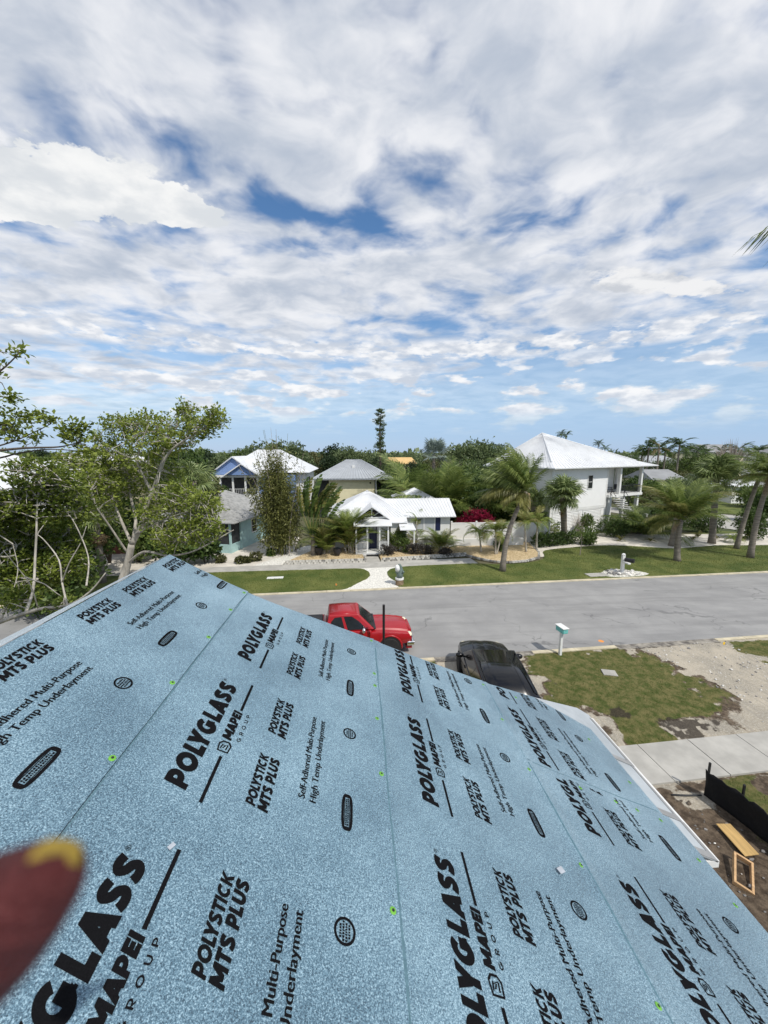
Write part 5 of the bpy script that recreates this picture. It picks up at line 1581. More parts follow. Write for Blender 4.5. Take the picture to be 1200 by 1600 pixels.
sheet('shell_patch', [(18.0, 9.5), (18.6, 10.1), (19.8, 10.3), (20.8, 9.9), (21.4, 9.2), (20.6, 8.75), (18.6, 8.75), (17.9, 9.1)], .062, M['whitestone'], amp=.06, thick=.015)
# a manatee holding a letterbox on a timber pile
p = RT(3.25, 9.15)
t = thing('mailbox', 'white mailbox held by a grey green manatee figure on a pile', 'mailbox', (p.x, p.y, 0), 0)
mb = MB(); mb.lathe([(.27, -.05), (.26, .45), (.25, .46)], 14); mb.build('pile', M['wood'], t)
mb = MB(); mb.lathe([(.285, .40), (.285, .50), (.275, .51)], 14); mb.build('band', M['white'], t)
mb = MB(); mb.tube([(0, 0, .5), (.02, .02, .75), (.03, .05, 1.0), (.0, .02, 1.22), (-.03, -.06, 1.36), (-.05, -.15, 1.42)], [.19, .235, .22, .17, .125, .06], 12); bd = mb.build('figure', M['manatee'], t, smooth=True)
for s_ in (-1, 1):
    mb = MB(); mb.tube([(s_ * .16, -.02, .98), (s_ * .24, -.16, .92), (s_ * .18, -.28, .98)], [.07, .065, .03], 8); mb.build('flipper', M['manatee'], bd, smooth=True)
mb = MB(); mb.tube([(-.16, -.10, .96), (-.16, -.16, 1.14), (-.17, -.14, 1.34), (-.15, -.10, 1.42)], [.10, .165, .15, .05], 12); mb.build('box', M['white'], t, smooth=True)
# black post beside the pickup
t = tag(MB().tube([(0, 0, -.05), (0, 0, 2.66)], .052, 10).build('post', M['blackpl']), 'slim black upright post in front of the red pickup', 'post'); t.location = (1.02, 14.55, 0)
# cover plates, marker flags
for (s_, t_, w_, h_, z, lab, m_) in ((9.85, -2.0, .26, .20, .012, 'pale concrete meter cover in the near grass patch', 'concrete'), (-5.1, 11.5, .55, .18, .07, 'white utility cover in the lawn left of the gravel path', 'white'), (17.5, 9.3, .75, .34, .07, 'flat pale slab in the lawn edge beside the rock ring', 'concrete')):
    p = RT(s_, t_); mb = MB(); mb.box(-w_, -h_, -.05, w_, h_, .02); o = mb.build('cover_plate', M[m_], None, bevel=.01); o.location = (p.x, p.y, z); o.rotation_euler.z = -.3 if s_ == 9.85 else PHI
    tag(o, lab, 'cover plate')
for (s_, t_, m_, lab) in ((16.35, -.75, 'yellow', 'little yellow marker flag at the right hand driveway edge'), (-.95, 9.25, 'orange', 'tiny orange marker in the lawn left of the gravel path')):
    p = RT(s_, t_); t = thing('marker_flag', lab, 'marker flag', (p.x, p.y, .02))
    mb = MB(); mb.tube([(0, 0, -.03), (0, 0, .22)], .004, 4); mb.build('wire', M['steel'], t)
    mb = MB(); mb.box(0, -.003, .10, .10, .003, .22); mb.build('cloth', M[m_], t)
p = RT(11.3, .45); mb = MB(); mb.lathe([(.13, .001), (.12, .003)], 9); o = mb.build('paint_mark', M['orange']); o.location = (p.x, p.y, -.002); o['kind'] = 'structure'

# ================================================================ BUILDING SITE ON THE RIGHT
sf = thing('silt_fence', 'long black silt fence sagging between stakes beside the house', 'fence')
line = [V3(8.80, 8.02, 0), V3(9.02, 7.35, 0), V3(9.16, 6.6, 0), V3(9.35, 5.4, 0), V3(9.6, 4.0, 0), V3(9.9, 2.0, 0)]
vs = []; fs = []
for i in range(len(line) - 1):
    for k in range(6):
        pass
pts = [line[i].lerp(line[i + 1], k / 8) for i in range(len(line) - 1) for k in range(8)] + [line[-1]]
for i, q in enumerate(pts):
    sag = .05 * math.sin(i * .8) + .03 * math.sin(i * 2.1)
    for j in range(6):
        v = j / 5
        off = .03 * math.sin(i * 1.3 + v * 3) * math.sin(v * PI)
        vs.append((q.x + off - .05 * v, q.y, -.05 + v * (.80 - abs(sag))))
for i in range(len(pts) - 1):
    for j in range(5):
        fs.append((i * 6 + j, (i + 1) * 6 + j, (i + 1) * 6 + j + 1, i * 6 + j + 1))
me = np_mesh('fabric', np.array(vs), np.array(fs), M['silt'], True)
o = link('fabric', me, sf); md = o.modifiers.new('thickness', 'SOLIDIFY'); md.thickness = .012
for q in line:
    mb = MB(); mb.box(q.x + .03, q.y - .02, -.1, q.x + .07, q.y + .02, .92); mb.build('stake', M['blackpl'], sf)
mb = MB(); c = [gp(1118, 1292), gp(1140, 1292), gp(1185, 1340), gp(1163, 1343)]
mb.prism([V3(v.x, v.y, .09) for v in c][::-1], (0, 0, .018)); o = mb.build('plywood_strip', M['ply'], None, bevel=.002); tag(o, 'long yellow plywood strip lying on the dark soil', 'plywood')
fr_ = thing('wooden_frame', 'open rectangular frame of new lumber lying on the soil', 'frame', (7.90, 6.15, .12), R_(-43))
fr_.rotation_euler = (R_(10), R_(12), R_(-43))
for (x0, y0, x1, y1) in ((-.16, -.34, -.122, .34), (.122, -.34, .16, .34), (-.121, -.34, .121, -.302), (-.121, .302, .121, .34)):
    mb = MB(); mb.box(x0, y0, -.1, x1, y1, .0); mb.build('board', M['lumber'], fr_, bevel=.002)
for o in fr_.children: pass
pl = thing('pipe', 'thin dark pipe lying across the soil near the silt fence', 'pipe', (0, 0, 0))
mb = MB(); mb.tube([(7.95, 8.05, .03), (8.3, 8.0, .035), (8.7, 7.98, .03)], .02, 8); mb.build('tube', M['darkfill'], pl, smooth=True)
tag(MB().build('x') if False else pl, None, None)
dbr = MB(); rr_ = random.Random(5)
for i in range(260):
    x, y = rr_.uniform(6.2, 9.0), rr_.uniform(3.2, 8.1)
    if x > 8.75 + (8 - y) * .12: continue
    sz = abs(rr_.gauss(.0, .014)) + .008
    dbr.use([M['greyrock'], M['brownbark'], M['rock'], M['lumber']][min(3, int(abs(rr_.gauss(0, 1.2))))]).ball((x, y, sz * .4), (sz * rr_.uniform(.8, 2), sz, sz * .6), i, .5, 1.5, 6, 4)
o = dbr.build('debris'); tag(o, 'scattered stones, chips and clods on the bare soil', 'debris', kind='stuff')
gs = MB()
for i in range(900):
    s_, t_ = rr_.uniform(4, 17), rr_.uniform(-5.4, -.3)
    p = RT(s_, t_)
    if sd_poly(np.array([p.x]), np.array([p.y]), GRASS[0])[0] > -.15: continue
    sz = abs(rr_.gauss(.012, .014)) + .008
    gs.use(M['rock'] if rr_.random() < .7 else M['greyrock']).ball((p.x, p.y, sz * .4), (sz * rr_.uniform(.8, 1.5), sz, sz * .7), i, .4, 1.5, 5, 4)
o = gs.build('gravel'); tag(o, 'loose gravel stones on the two drives', 'gravel', kind='stuff')

# ================================================================ VEGETATION
# ---------- frond meshes (rachis along +X, arching down)
def feather_frond(L=3.0, n=34, leaf=.75, arch=1.1, hang=.5, curl=0.0, m='frond', seed=0, wind=0.0, wfac=.045):
    r = np.random.default_rng(seed)
    ts = np.linspace(0, 1, 16)
    ang = .0 - arch * ts ** 1.4
    xs = np.concatenate([[0], np.cumsum(np.cos(ang[:-1]) * L / 15)]); zs = np.concatenate([[0], np.cumsum(np.sin(ang[:-1]) * L / 15)])
    ys = curl * ts ** 2 * L
    P = np.stack([xs, ys, zs], 1)
    mb = MB(); mb.tube([tuple(p) for p in P[::2]], [max(.006, .035 * (1 - k / 8)) * L / 3 for k in range(8)], 4)
    V = [np.array(mb.v)]; Fs = [list(f) for f in mb.f if len(f) == 4]
    off = len(mb.v)
    for i in range(n):
        t = .10 + .90 * (i + .5) / n
        p = np.array([np.interp(t, ts, P[:, k]) for k in range(3)])
        a = np.interp(t, ts, ang)
        tan = np.array([math.cos(a), 0, math.sin(a)]); nr = np.array([-math.sin(a), 0, math.cos(a)])
        ll = leaf * (math.sin(PI * min(1, .12 + t * .84)) ** .6) * r.uniform(.85, 1.1)
        for sgn in (-1, 1):
            if r.random() < .05: continue
            hg = hang * r.uniform(.6, 1.4)
            d = tan * (.45 + .5 * t) + np.array([0, sgn, 0]) * (1 - wind * sgn * .3) + nr * .22
            d /= np.linalg.norm(d)
            mid = p + d * ll * .5 + np.array([0, 0, -.10 * ll * hg]) + np.array([0, wind * ll * .25, 0])
            d2 = d * (1 - hg * .55) + np.array([0, 0, -hg]); d2 /= np.linalg.norm(d2)
            tip = mid + d2 * ll * .55 + np.array([0, wind * ll * .3, 0])
            wv_ = tan * ll * wfac
            V.append(np.array([p - wv_ * .5, p + wv_ * .5, mid + wv_ * .8, mid - wv_ * .8, tip]))
            Fs += [[off, off + 1, off + 2, off + 3], [off + 3, off + 2, off + 4, off + 4]]
            off += 5
    V = np.concatenate(V)
    me = bpy.data.meshes.new('frond')
    me.from_pydata([tuple(v) for v in V], [], [tuple(dict.fromkeys(f)) for f in Fs])
    me.materials.append(M[m]); me.update()
    return me

def fan_frond(R=.95, pet=.9, n=26, droop=.5, m='frondfan', seed=0, spread=2.5):
    r = np.random.default_rng(seed)
    mb = MB(); mb.tube([(0, 0, 0), (pet * .5, 0, .06), (pet, 0, .02)], [.022, .018, .014], 4)
    for i in range(n):
        a = (i / (n - 1) - .5) * 2 * spread
        l = R * (1 - .22 * abs(a) / spread) * r.uniform(.9, 1.08)
        c = V3(pet, 0, .02); d = V3(math.cos(a), math.sin(a), .12 * math.cos(a * 2)); sd = V3(-math.sin(a), math.cos(a), 0) * (l * .052)
        up = V3(0, 0, .03 * (1 if i % 2 else -1))
        p1 = c + d * l * .55 + up; tip = c + d * l * .92 + V3(0, 0, -droop * l * r.uniform(.5, 1.2) * (.5 + .5 * abs(a) / spread))
        o = len(mb.v)
        mb.add([c, p1 + sd, tip, p1 - sd], [(0, 1, 2, 3)])
    me = mb.mesh('fan_frond'); me.materials.append(M[m])
    return me

F_coco = [feather_frond(3.4, 44, .95, a, h, c, 'frond', s, w_) for a, h, c, s, w_ in ((1.0, .75, .05, 1, .1), (1.35, .95, -.1, 2, .2), (.7, .6, .08, 3, 0))]
F_coco += [feather_frond(3.3, 42, .9, 1.2, .9, .05, 'frondyel', 4, .15)]
F_wind = [feather_frond(3.2, 46, 1.05, a, h, c, m_, s, w_) for a, h, c, s, w_, m_ in ((.7, 1.2, .12, 5, .5, 'frond'), (1.0, 1.3, .2, 6, .6, 'frondyel'), (.45, 1.0, .1, 7, .4, 'frond'))]
F_areca = [feather_frond(1.9, 26, .52, a, .35, c, m_, s, 0, .07) for a, c, s, m_ in ((1.0, .05, 8, 'areca'), (1.5, -.1, 9, 'areca'), (1.2, .1, 10, 'frondyel'))]
F_adon = [feather_frond(1.7, 24, .50, a, .45, 0, m_, s, 0, .07) for a, s, m_ in ((1.9, 11, 'areca'), (2.4, 12, 'areca'), (1.4, 13, 'frondyel'))]
F_fan = [fan_frond(.95, .85, 26, d, 'frondfan', s) for d, s in ((.35, 14), (.65, 15), (.9, 16))]
F_silver = [fan_frond(1.5, 1.5, 26, .25, 'frondsilver', 17), fan_frond(1.4, 1.4, 24, .45, 'frondsilver', 18)]
F_dead = [fan_frond(.8, .8, 18, 1.2, 'frondbrown', 19, 1.8)]
F_deadf = [feather_frond(2.4, 26, .6, 1.2, 1.4, .05, 'frondbrown', 20)]

def palm(name, label, base, top, r0, r1, meshes, fr, cat='palm tree', bark='palmbark', bend=None, group=None, boots=0, sc=1.0, fname='frond'):
    """fr: list of (azimuth deg, elevation deg, scale, mesh index)"""
    t = thing(name, label, cat, base, 0, group)
    B = V3(*base); Tp = V3(*top) - B
    pts = []; rad = []
    bd = V3(*bend) if bend else V3(0, 0, 0)
    for i in range(10):
        u = i / 9
        p = Tp * u + bd * math.sin(PI * u)
        pts.append(p); rad.append((r0 + (r1 - r0) * u) * (1.25 if i == 0 else 1) * (1 + .05 * (i % 2)))
    pts[0] = pts[0] + V3(0, 0, -.1)
    mb = MB(); mb.tube(pts, rad, 10); tr = mb.build('trunk', M[bark], t, smooth=True)
    if boots:
        bm_ = MB()
        for i in range(boots):
            a = i * 2.4; z = -.08 - i * .045
            d = V3(math.cos(a), math.sin(a), .9)
            bm_.tube([pts[-1] + V3(0, 0, z), pts[-1] + V3(0, 0, z) + d * .28], [.05, .02], 4)
        o = bm_.build('old_frond_bases', M['frondbrown'], t); o['kind'] = 'stuff'
    for (az_, el_, s_, mi) in fr:
        o = link(fname, meshes[mi % len(meshes)], t)
        o.location = Tp + V3(0, 0, random.uniform(-.12, .08))
        o.rotation_euler = (random.uniform(-.25, .25), -R_(el_), R_(az_))
        o.scale = (s_ * sc,) * 3
    return t

def ring_fronds(n, els, s=1.0, var=.12, nm=3, start=0):
    out = []
    for i in range(n):
        out.append((start + i * 137.5 + random.uniform(-12, 12), random.uniform(*els), s * random.uniform(1 - var, 1 + var), random.randrange(nm)))
    return out

# wind-bent coconut palm on the far lawn
b = gp(785, 893); tp = at(822, 768, 26.8)
fr = []
for i in range(14): fr.append((155 + random.uniform(-35, 40), random.uniform(5, 40), random.uniform(.95, 1.18), random.choice((0, 1, 2))))
for i in range(11): fr.append((165 + random.uniform(-60, 60), random.uniform(45, 80), random.uniform(.95, 1.15), random.choice((0, 2, 2))))
for i in range(4): fr.append((200 + random.uniform(-40, 40), random.uniform(-20, 10), random.uniform(.65, .85), 1))
for (a, e_, s_) in ((95, 85, .95), (40, 78, .95), (-10, 80, .9), (120, 70, 1.0), (60, 60, .7), (250, 30, .7), (300, 62, .7)): fr.append((a, e_, s_, 2))
cp = palm('coconut_palm', 'tall leaning coconut palm with fronds swept left by wind on the far lawn', (b.x, b.y, 0), tuple(tp), .21, .12, F_wind, fr, bend=(-.35, .1, 0), bark='palmbark')
for a, e_ in ((-30, -55), (20, -62), (-80, -50)):
    o = link('dead_frond', F_deadf[0], cp); o.location = Vector(tp) - Vector(b); o.rotation_euler = (0, -R_(e_), R_(a)); o.scale = (.62,) * 3
mb = MB()
for k in range(5): mb.ball((tp.x - b.x + .2 * math.cos(k * 1.3), tp.y - b.y + .2 * math.sin(k * 1.3), tp.z - .25), (.12, .12, .15), k, .05, 1, 8, 6)
o = mb.build('coconuts', M['frondbrown'], cp, smooth=True); o['kind'] = 'stuff'
# short broad coconut palm
b = gp(1058, 877); tp = at(1064, 812, 28.4)
fr = ring_fronds(16, (58, 88), 1.22, .12, 4) + ring_fronds(8, (20, 55), 1.1, .1, 4, 40) + [(175, 22, 1.05, 3), (190, 8, 1.0, 3), (205, 35, 1.0, 0), (160, 40, 1.05, 1)]
cp2 = palm('coconut_palm', 'short stout coconut palm with broad arching fronds beside the white gravel', (b.x, b.y, 0), tuple(tp), .23, .17, F_coco, fr, bend=(-.1, 0, 0))
for a, e_, s_ in ((180, -35, .55), (200, -20, .5), (10, 25, .7)):
    o = link('dead_frond', F_deadf[0], cp2); o.location = tp - b; o.rotation_euler = (0, -R_(e_), R_(a)); o.scale = (s_,) * 3
# small palm with cut trunk just behind it
b = gp(1050, 853); 
palm('coconut_palm', 'second short palm with grey trunk behind the stout coconut palm', (b.x, b.y, 0), (b.x + .2, b.y, 3.0), .3, .22, F_coco, ring_fronds(10, (30, 70), .8, .1, 4), boots=8)
# right-hand tall sabal
b = gp(1112, 849); tp = at(1120, 748, 33.8)
palm('sabal_palm', 'tall sabal palm with thick straight trunk at the end of the white gravel', (b.x, b.y, 0), tuple(tp), .29, .22, F_fan, ring_fronds(26, (5, 78), 1.5, .12, 3) + ring_fronds(7, (-45, 0), 1.2, .1, 3), boots=26, fname='fan_frond')
# round-headed sabal by the tall white house
b = V3(*gp(882, 848)); tp = at(880, 776, 33.4)
palm('sabal_palm', 'round headed sabal palm standing against the tall white house wall', (b.x, b.y, 0), tuple(tp), .27, .27, F_fan, ring_fronds(30, (15, 82), 1.25, .1, 3) + ring_fronds(16, (-40, 10), 1.12, .1, 3), boots=40, fname='fan_frond')
b = V3(17.3, 36.2, 0)
palm('sabal_palm', 'small fan palm at the left corner of the tall white house', (b.x, b.y, 0), (17.3, 36.2, 3.9), .2, .2, F_fan, ring_fronds(16, (0, 70), .95, .1, 3), boots=10, fname='fan_frond')
# leaning palm cut by the right edge of the view
b = gp(1172, 872); tp = at(1205, 742, 28.9)
fr = ring_fronds(14, (20, 70), 1.0, .1, 4) + ring_fronds(8, (-15, 20), .95, .1, 4) + [(178, 30, 1.0, 0), (160, 12, .95, 3), (195, 45, 1.05, 1), (170, 60, 1.0, 2)]
cp3 = palm('coconut_palm', 'leaning coconut palm at the right edge of the lawn with hanging dead fronds', (b.x, b.y, 0), tuple(tp), .23, .14, F_coco, fr, bend=(-.25, 0, 0))
for a, e_, s_ in ((200, -45, .8), (160, -60, .75), (230, -58, .7), (185, -15, .6)):
    o = link('dead_frond', F_deadf[0], cp3); o.location = tp - b; o.rotation_euler = (0, -R_(e_), R_(a)); o.scale = (s_,) * 3
b = gp(1150, 858)
palm('coconut_palm', 'dark trunked palm close behind the leaning palm at the right edge', (b.x, b.y, 0), (b.x + 1.5, b.y + .3, 6.3), .19, .15, F_coco, ring_fronds(16, (10, 70), .85, .1, 4), bend=(-.1, 0, 0))
# a tall palm beyond the right edge close by: only frond tips reach into view
tp = V3(11.1, 7.6, 11.6)
fr = [(146, 9, 1.0, 2), (150, 3, .98, 2), (205, 35, .8, 0), (95, 30, .8, 1), (30, 40, .9, 2), (320, 30, .9, 0), (250, 40, .9, 1), (60, 10, .9, 1), (0, 5, .9, 0), (280, 0, .9, 2), (140, 55, .9, 2)]
palm('coconut_palm', 'near coconut palm outside the right edge with only dark frond tips in view', (8.9, -.6, 0), (7.0, 2.3, 11.3), .2, .13, F_coco, fr, bend=(-.2, 0, 0))
# right-hand garden bed: three slim palms
for i, (x, y, h, lab) in enumerate(((752, 862, 2.3, 'slim small palm at the left end of the yellow gravel bed'), (774, 866, 2.6, 'slim double palm in the middle of the yellow gravel bed'), (822, 862, 3.3, 'slim palm behind the leaning coconut trunk in the gravel bed'), (838, 858, 3.2, 'slim palm at the right end of the yellow gravel bed'))):
    b = gp(x, y, .14)
    palm('christmas_palm', lab, (b.x, b.y, .14), (b.x - .25 + .2 * (i % 2), b.y, h - .5), .085, .06, F_adon, ring_fronds(17, (0, 75), 1.05, .1, 3), cat='palm', bark='bark')
    if i == 1:
        palm('christmas_palm', 'second stem leaning from the double palm in the gravel bed', (b.x + .15, b.y + .1, .14), (b.x + .55, b.y + .1, 2.2), .075, .055, F_adon, ring_fronds(9, (20, 80), .85, .1, 3), cat='palm', bark='bark')

# clumping palms (many fronds from the ground)
def clump(name, label, base, n, els, s, meshes, hgt=.0, spread=.3, canes=0, caneh=1.2, cat='palm clump', lean=0):
    t = thing(name, label, cat, base)
    for i in range(canes):
        a = random.uniform(0, 2 * PI); r = random.uniform(.05, spread)
        mb = MB(); mb.tube([(r * math.cos(a), r * math.sin(a), -.05), (r * 1.8 * math.cos(a), r * 1.8 * math.sin(a), caneh)], [.045, .03], 6); mb.build('cane', M['bark'], t)
    for i in range(n):
        a = random.uniform(0, 360); r = random.uniform(0, spread)
        o = link('frond', random.choice(meshes), t)
        o.location = (r * math.cos(R_(a)), r * math.sin(R_(a)), random.uniform(.2, 1) * hgt)
        o.rotation_euler = (random.uniform(-.3, .3), -R_(random.uniform(*els)), R_(a))
        o.scale = (s * random.uniform(.8, 1.15),) * 3
    return t
clump('areca_palm', 'areca palm clump hiding the left end of the white cottage', tuple(gp(546, 866)), 80, (50, 90), 1.35, F_areca, 2.0, .55, 8, 1.7)
clump('areca_palm', 'areca palm clump in front of the travellers palm', tuple(gp(509, 868)), 46, (45, 90), 1.2, F_areca, 1.3, .45, 5, 1.6)
clump('areca_palm', 'light green palm right of the navy front door', tuple(gp(617, 862)), 22, (35, 88), .95, F_areca, 1.5, .3, 4, 1.6)
clump('areca_palm', 'palm clump in front of the cottage wall beside the shutter', tuple(gp(690, 862)), 30, (25, 85), 1.05, F_areca, .9, .45, 4, .9)
clump('areca_palm', 'small palm arching in front of the cottage window', tuple(gp(651, 858)), 10, (35, 80), .95, F_adon, 2.6, .1, 2, 2.6)
clump('areca_palm', 'low palms under the leaning palm beside the tall white house', tuple(gp(842, 842)), 34, (20, 85), 1.2, F_areca, .7, .4, 3, .8)
clump('cycad', 'small cycad on the white gravel near the tall sabal', tuple(gp(1147, 848)), 20, (10, 75), .62, F_adon, .5, .15, 1, .45, 'cycad')
clump('cycad', 'pale arching palm beside the steps of the tall white house', tuple(gp(1010, 838)), 24, (15, 75), 1.25, F_coco, .5, .3, 0, 0, 'palm')
for (x, y, s_, lab) in ((1081, 845, .30, 'bright little bromeliad nearest the stout coconut palm'), (1091, 840, .34, 'bright little bromeliad behind the other on the white gravel'), (1119, 843, .34, 'bright little bromeliad at the foot of the tall sabal'), (1162, 843, .36, 'bright little bromeliad near the cycad'), (1016, 846, .30, 'lone little bromeliad at the left of the white gravel'), (970, 845, .3, 'little yellow plant in front of the round bush')):
    clump('bromeliad', lab, tuple(gp(x, y, .02)), 12, (25, 80), s_ * 1.2, [F_areca[2]], .1, .05, 0, 0, 'plant')

# travellers palm: a flat fan of paddle leaves
def paddle_leaf(L=1.7, w_=.5, pet=1.6, m='leafmid', seed=0):
    r = random.Random(seed); mb = MB()
    mb.tube([(0, 0, 0), (pet * .5, 0, .03), (pet, 0, 0)], [.045, .03, .02], 5)
    k = 9
    for sgn in (-1, 1):
        for i in range(k):
            x0 = pet + L * i / k; x1 = pet + L * (i + .93) / k
            w0 = w_ * .5 * math.sin(PI * (.08 + .86 * i / k)) ** .6; w1 = w_ * .5 * math.sin(PI * (.08 + .86 * (i + 1) / k)) ** .6
            dz = -.12 * w_ - r.uniform(0, .12); z0 = -.35 * L * (i / k) ** 2; z1 = -.35 * L * ((i + 1) / k) ** 2
            mb.add([(x0, 0, z0), (x1, 0, z1), (x1 + .05, sgn * w1, z1 + dz), (x0 + .07, sgn * w0, z0 + dz)], [(0, 1, 2, 3)])
    me = mb.mesh('paddle_leaf'); me.materials.append(M[m]); return me
PD = [paddle_leaf(1.9, .62, 1.7, 'leafmid', 1), paddle_leaf(1.7, .55, 1.9, 'frondyel', 2), paddle_leaf(2.0, .65, 1.5, 'leafdark', 3)]
def paddle(label, base, n, s_, rzz, h0=.3, tilt=1.35):
    t = thing('travellers_palm', label, 'palm', base, rzz)
    mb = MB(); mb.tube([(0, 0, -.05), (0, 0, h0 + .3)], [.2, .16], 10); mb.build('trunk', M['palmbark'], t)
    for i in range(n):
        a = (i / (n - 1) - .5) * 2 * tilt
        o = link('leaf', PD[i % 3], t); o.location = (0, random.uniform(-.08, .08), h0)
        o.rotation_euler = (random.uniform(-.9, .9), -(PI / 2 - a), random.uniform(-.3, .3))
        o.scale = (s_ * random.uniform(.85, 1.1),) * 3
    return t
paddle('travellers palm with tall fan of torn paddle leaves left of the cottage', (-3.7, 31.6, .15), 13, 1.32, .15, 1.5, .42)
paddle('second tall paddle leaved palm against the cream house wall', (-3.2, 32.3, .15), 9, 1.2, -.25, 1.2, .38)

# ---------- leafy shrubs and trees
def leafy(name, label, base, lobes, n, L, m, stems=3, cat='shrub', group=None, stem_m='brownbark', up=.5, shell=.55, hgt=None, kids='foliage'):
    """lobes: (dx, dy, dz, rx, ry, rz) relative to the base"""
    t = thing(name, label, cat, base, 0, group)
    vol = np.array([l[3] * l[4] * l[5] for l in lobes]); pr = vol ** .8; pr = pr / pr.sum()
    idx = rng.choice(len(lobes), n, p=pr); lb = np.array(lobes)[idx]
    d = rand_dirs(n); rad = shell + (1 - shell) * rng.random(n)
    lump = np.array([.72 + .5 * mnoise.noise(Vector((float(d[i, 0] * 2.1 + idx[i] * 3.7), float(d[i, 1] * 2.1), float(d[i, 2] * 2.1)))) for i in range(n)])
    c = lb[:, :3] + d * lb[:, 3:] * (rad * (.65 + .5 * lump))[:, None]
    c[:, 2] = np.maximum(c[:, 2], .05)
    k = 3
    cc = np.repeat(c, k, 0); dd = rand_dirs(n * k, .25) + np.repeat(d, k, 0) * .55
    nn = rand_dirs(n * k, up)
    ll = L * rng.uniform(.7, 1.3, n * k)
    v, f = leaf_quads(cc, dd, nn, ll, ll * .5)
    link(kids, np_mesh(kids, v, f, M[m]), t)
    if stems:
        mb = MB()
        for i in range(stems):
            l = lobes[i % len(lobes)]
            p0 = V3(random.uniform(-.08, .08) * stems ** .5, random.uniform(-.08, .08), -.06)
            p2 = V3(l[0], l[1], l[2] + l[5] * .3); p1 = p0.lerp(p2, .5) + V3(random.uniform(-.1, .1), random.uniform(-.1, .1), .1)
            r0 = .02 + .02 * max(l[5], .3)
            mb.tube([p0, p1, p2], [r0, r0 * .8, r0 * .3], 6)
        o = mb.build('stem', M[stem_m], t, smooth=True)
        if stems > 1: o['kind'] = 'stuff'
    return t

def lobes_for(rx, ry, h, k=5, z0=.0):
    out = []
    for i in range(k):
        a = random.uniform(0, 2 * PI); q = random.uniform(.15, .6)
        r = random.uniform(.45, .62)
        out.append((math.cos(a) * rx * q, math.sin(a) * ry * q, z0 + (h - z0) * random.uniform(.38, .62), rx * r, ry * r, (h - z0) * random.uniform(.36, .5)))
    return out

# hedge and bushes round the tall white house
leafy('hedge', 'dense dark green clipped hedge in front of the tall white house', tuple(gp(868, 852)), [(x, .3 * x, .62, .75, .7, .66) for x in np.linspace(-1.9, 1.9, 7)], 1500, .17, 'leafdark', 7)
leafy('shrub', 'loose shrub with reddish twigs right of the hedge', tuple(gp(922, 852)), lobes_for(1.0, .8, 1.5, 5), 500, .2, 'leafmid', 5)
leafy('shrub', 'round dark bush below the steps of the tall white house', tuple(gp(962, 838)), lobes_for(1.9, 1.5, 2.0, 6), 1300, .16, 'leafdark', 4)
leafy('shrub', 'long low bush right of the round dark bush', tuple(gp(1008, 832)), lobes_for(2.6, 1.4, 1.7, 7), 1300, .17, 'leafmid', 5)
leafy('shrub', 'dark hedge clump behind the trunk of the tall sabal', tuple(gp(1095, 832)), lobes_for(3.2, 1.5, 2.3, 7), 1500, .18, 'leafdark', 5)
leafy('shrub', 'big leafy bush left of the leaning palm at the right edge', tuple(gp(1172, 842)), lobes_for(2.1, 1.6, 3.4, 7), 1400, .2, 'leafdark', 5)
leafy('shrub', 'tangled bare topped bush in front of the louvred base', tuple(gp(915, 838)), lobes_for(1.1, .9, 2.4, 5, .7), 350, .2, 'leafmid', 6)
leafy('shrub', 'low plants at the foot of the sabal palm by the white house', tuple(gp(858, 840)), lobes_for(1.2, .8, 1.9, 4), 400, .22, 'leafdark', 3)
# dark low planting along the cottage front
for (x, y, rx, h, lab, mm) in ((606, 868, .85, .95, 'dark purple leaved low bush just right of the front steps', 'purple'), (645, 866, .9, .9, 'dark purple leaved low bush under the cottage awning', 'purple'), (668, 866, .95, .95, 'dark purple leaved low bush below the cottage window', 'purple'), (632, 864, .6, 1.3, 'slim green bush between the dark low bushes', 'leafmid'), (697, 868, .8, .8, 'dark purple leaved low bush at the foot of the palm clump', 'purple')):
    leafy('shrub', lab, tuple(gp(x, y, .12)), lobes_for(rx, .55, h, 4), 420, .12, mm, 4)
leafy('shrub', 'rounded bright green bush right of the front door', tuple(gp(622, 862, .1)), [(0, 0, 1.1, .8, .7, .75), (.3, .1, 1.4, .5, .5, .6)], 700, .13, 'leafmid', 3)
leafy('shrub', 'dark leafy bush among the palms in the right gravel bed', tuple(gp(783, 862, .14)), lobes_for(.8, .6, 1.5, 4), 420, .17, 'leafdark', 3)
leafy('bougainvillea', 'crimson bougainvillea mound above the white vinyl fence', (11.6, 36.6, 0), [(-1.0, 0, 1.9, .9, .8, .6), (-.3, 0, 2.5, .85, .7, .65), (.6, .1, 2.6, .8, .7, .6), (1.1, 0, 2.0, .9, .8, .7), (.1, -.2, 1.9, 1.2, .8, .7)], 1300, .17, 'bract', 3, cat='flowering shrub')
for (x, y, s_, lab) in ((376, 880, .8, 'low grey green tuft nearest the block edging on the sand'), (388, 879, .6, 'low grey green tuft in the middle of the three on the sand'), (400, 876, 1.0, 'largest grey green tuft on the sand beside the path'), (424, 868, .8, 'leafy green plant at the foot of the bamboo'), (345, 879, .8, 'dark low plant on the sand left of the tufts')):
    leafy('garden_plant', lab, tuple(gp(x, y)), [(0, 0, .32 * s_, .45 * s_, .4 * s_, .36 * s_)], 130, .22, 'leafolive' if 'tuft' in lab else 'leafmid', 0, cat='plant', up=-.6)
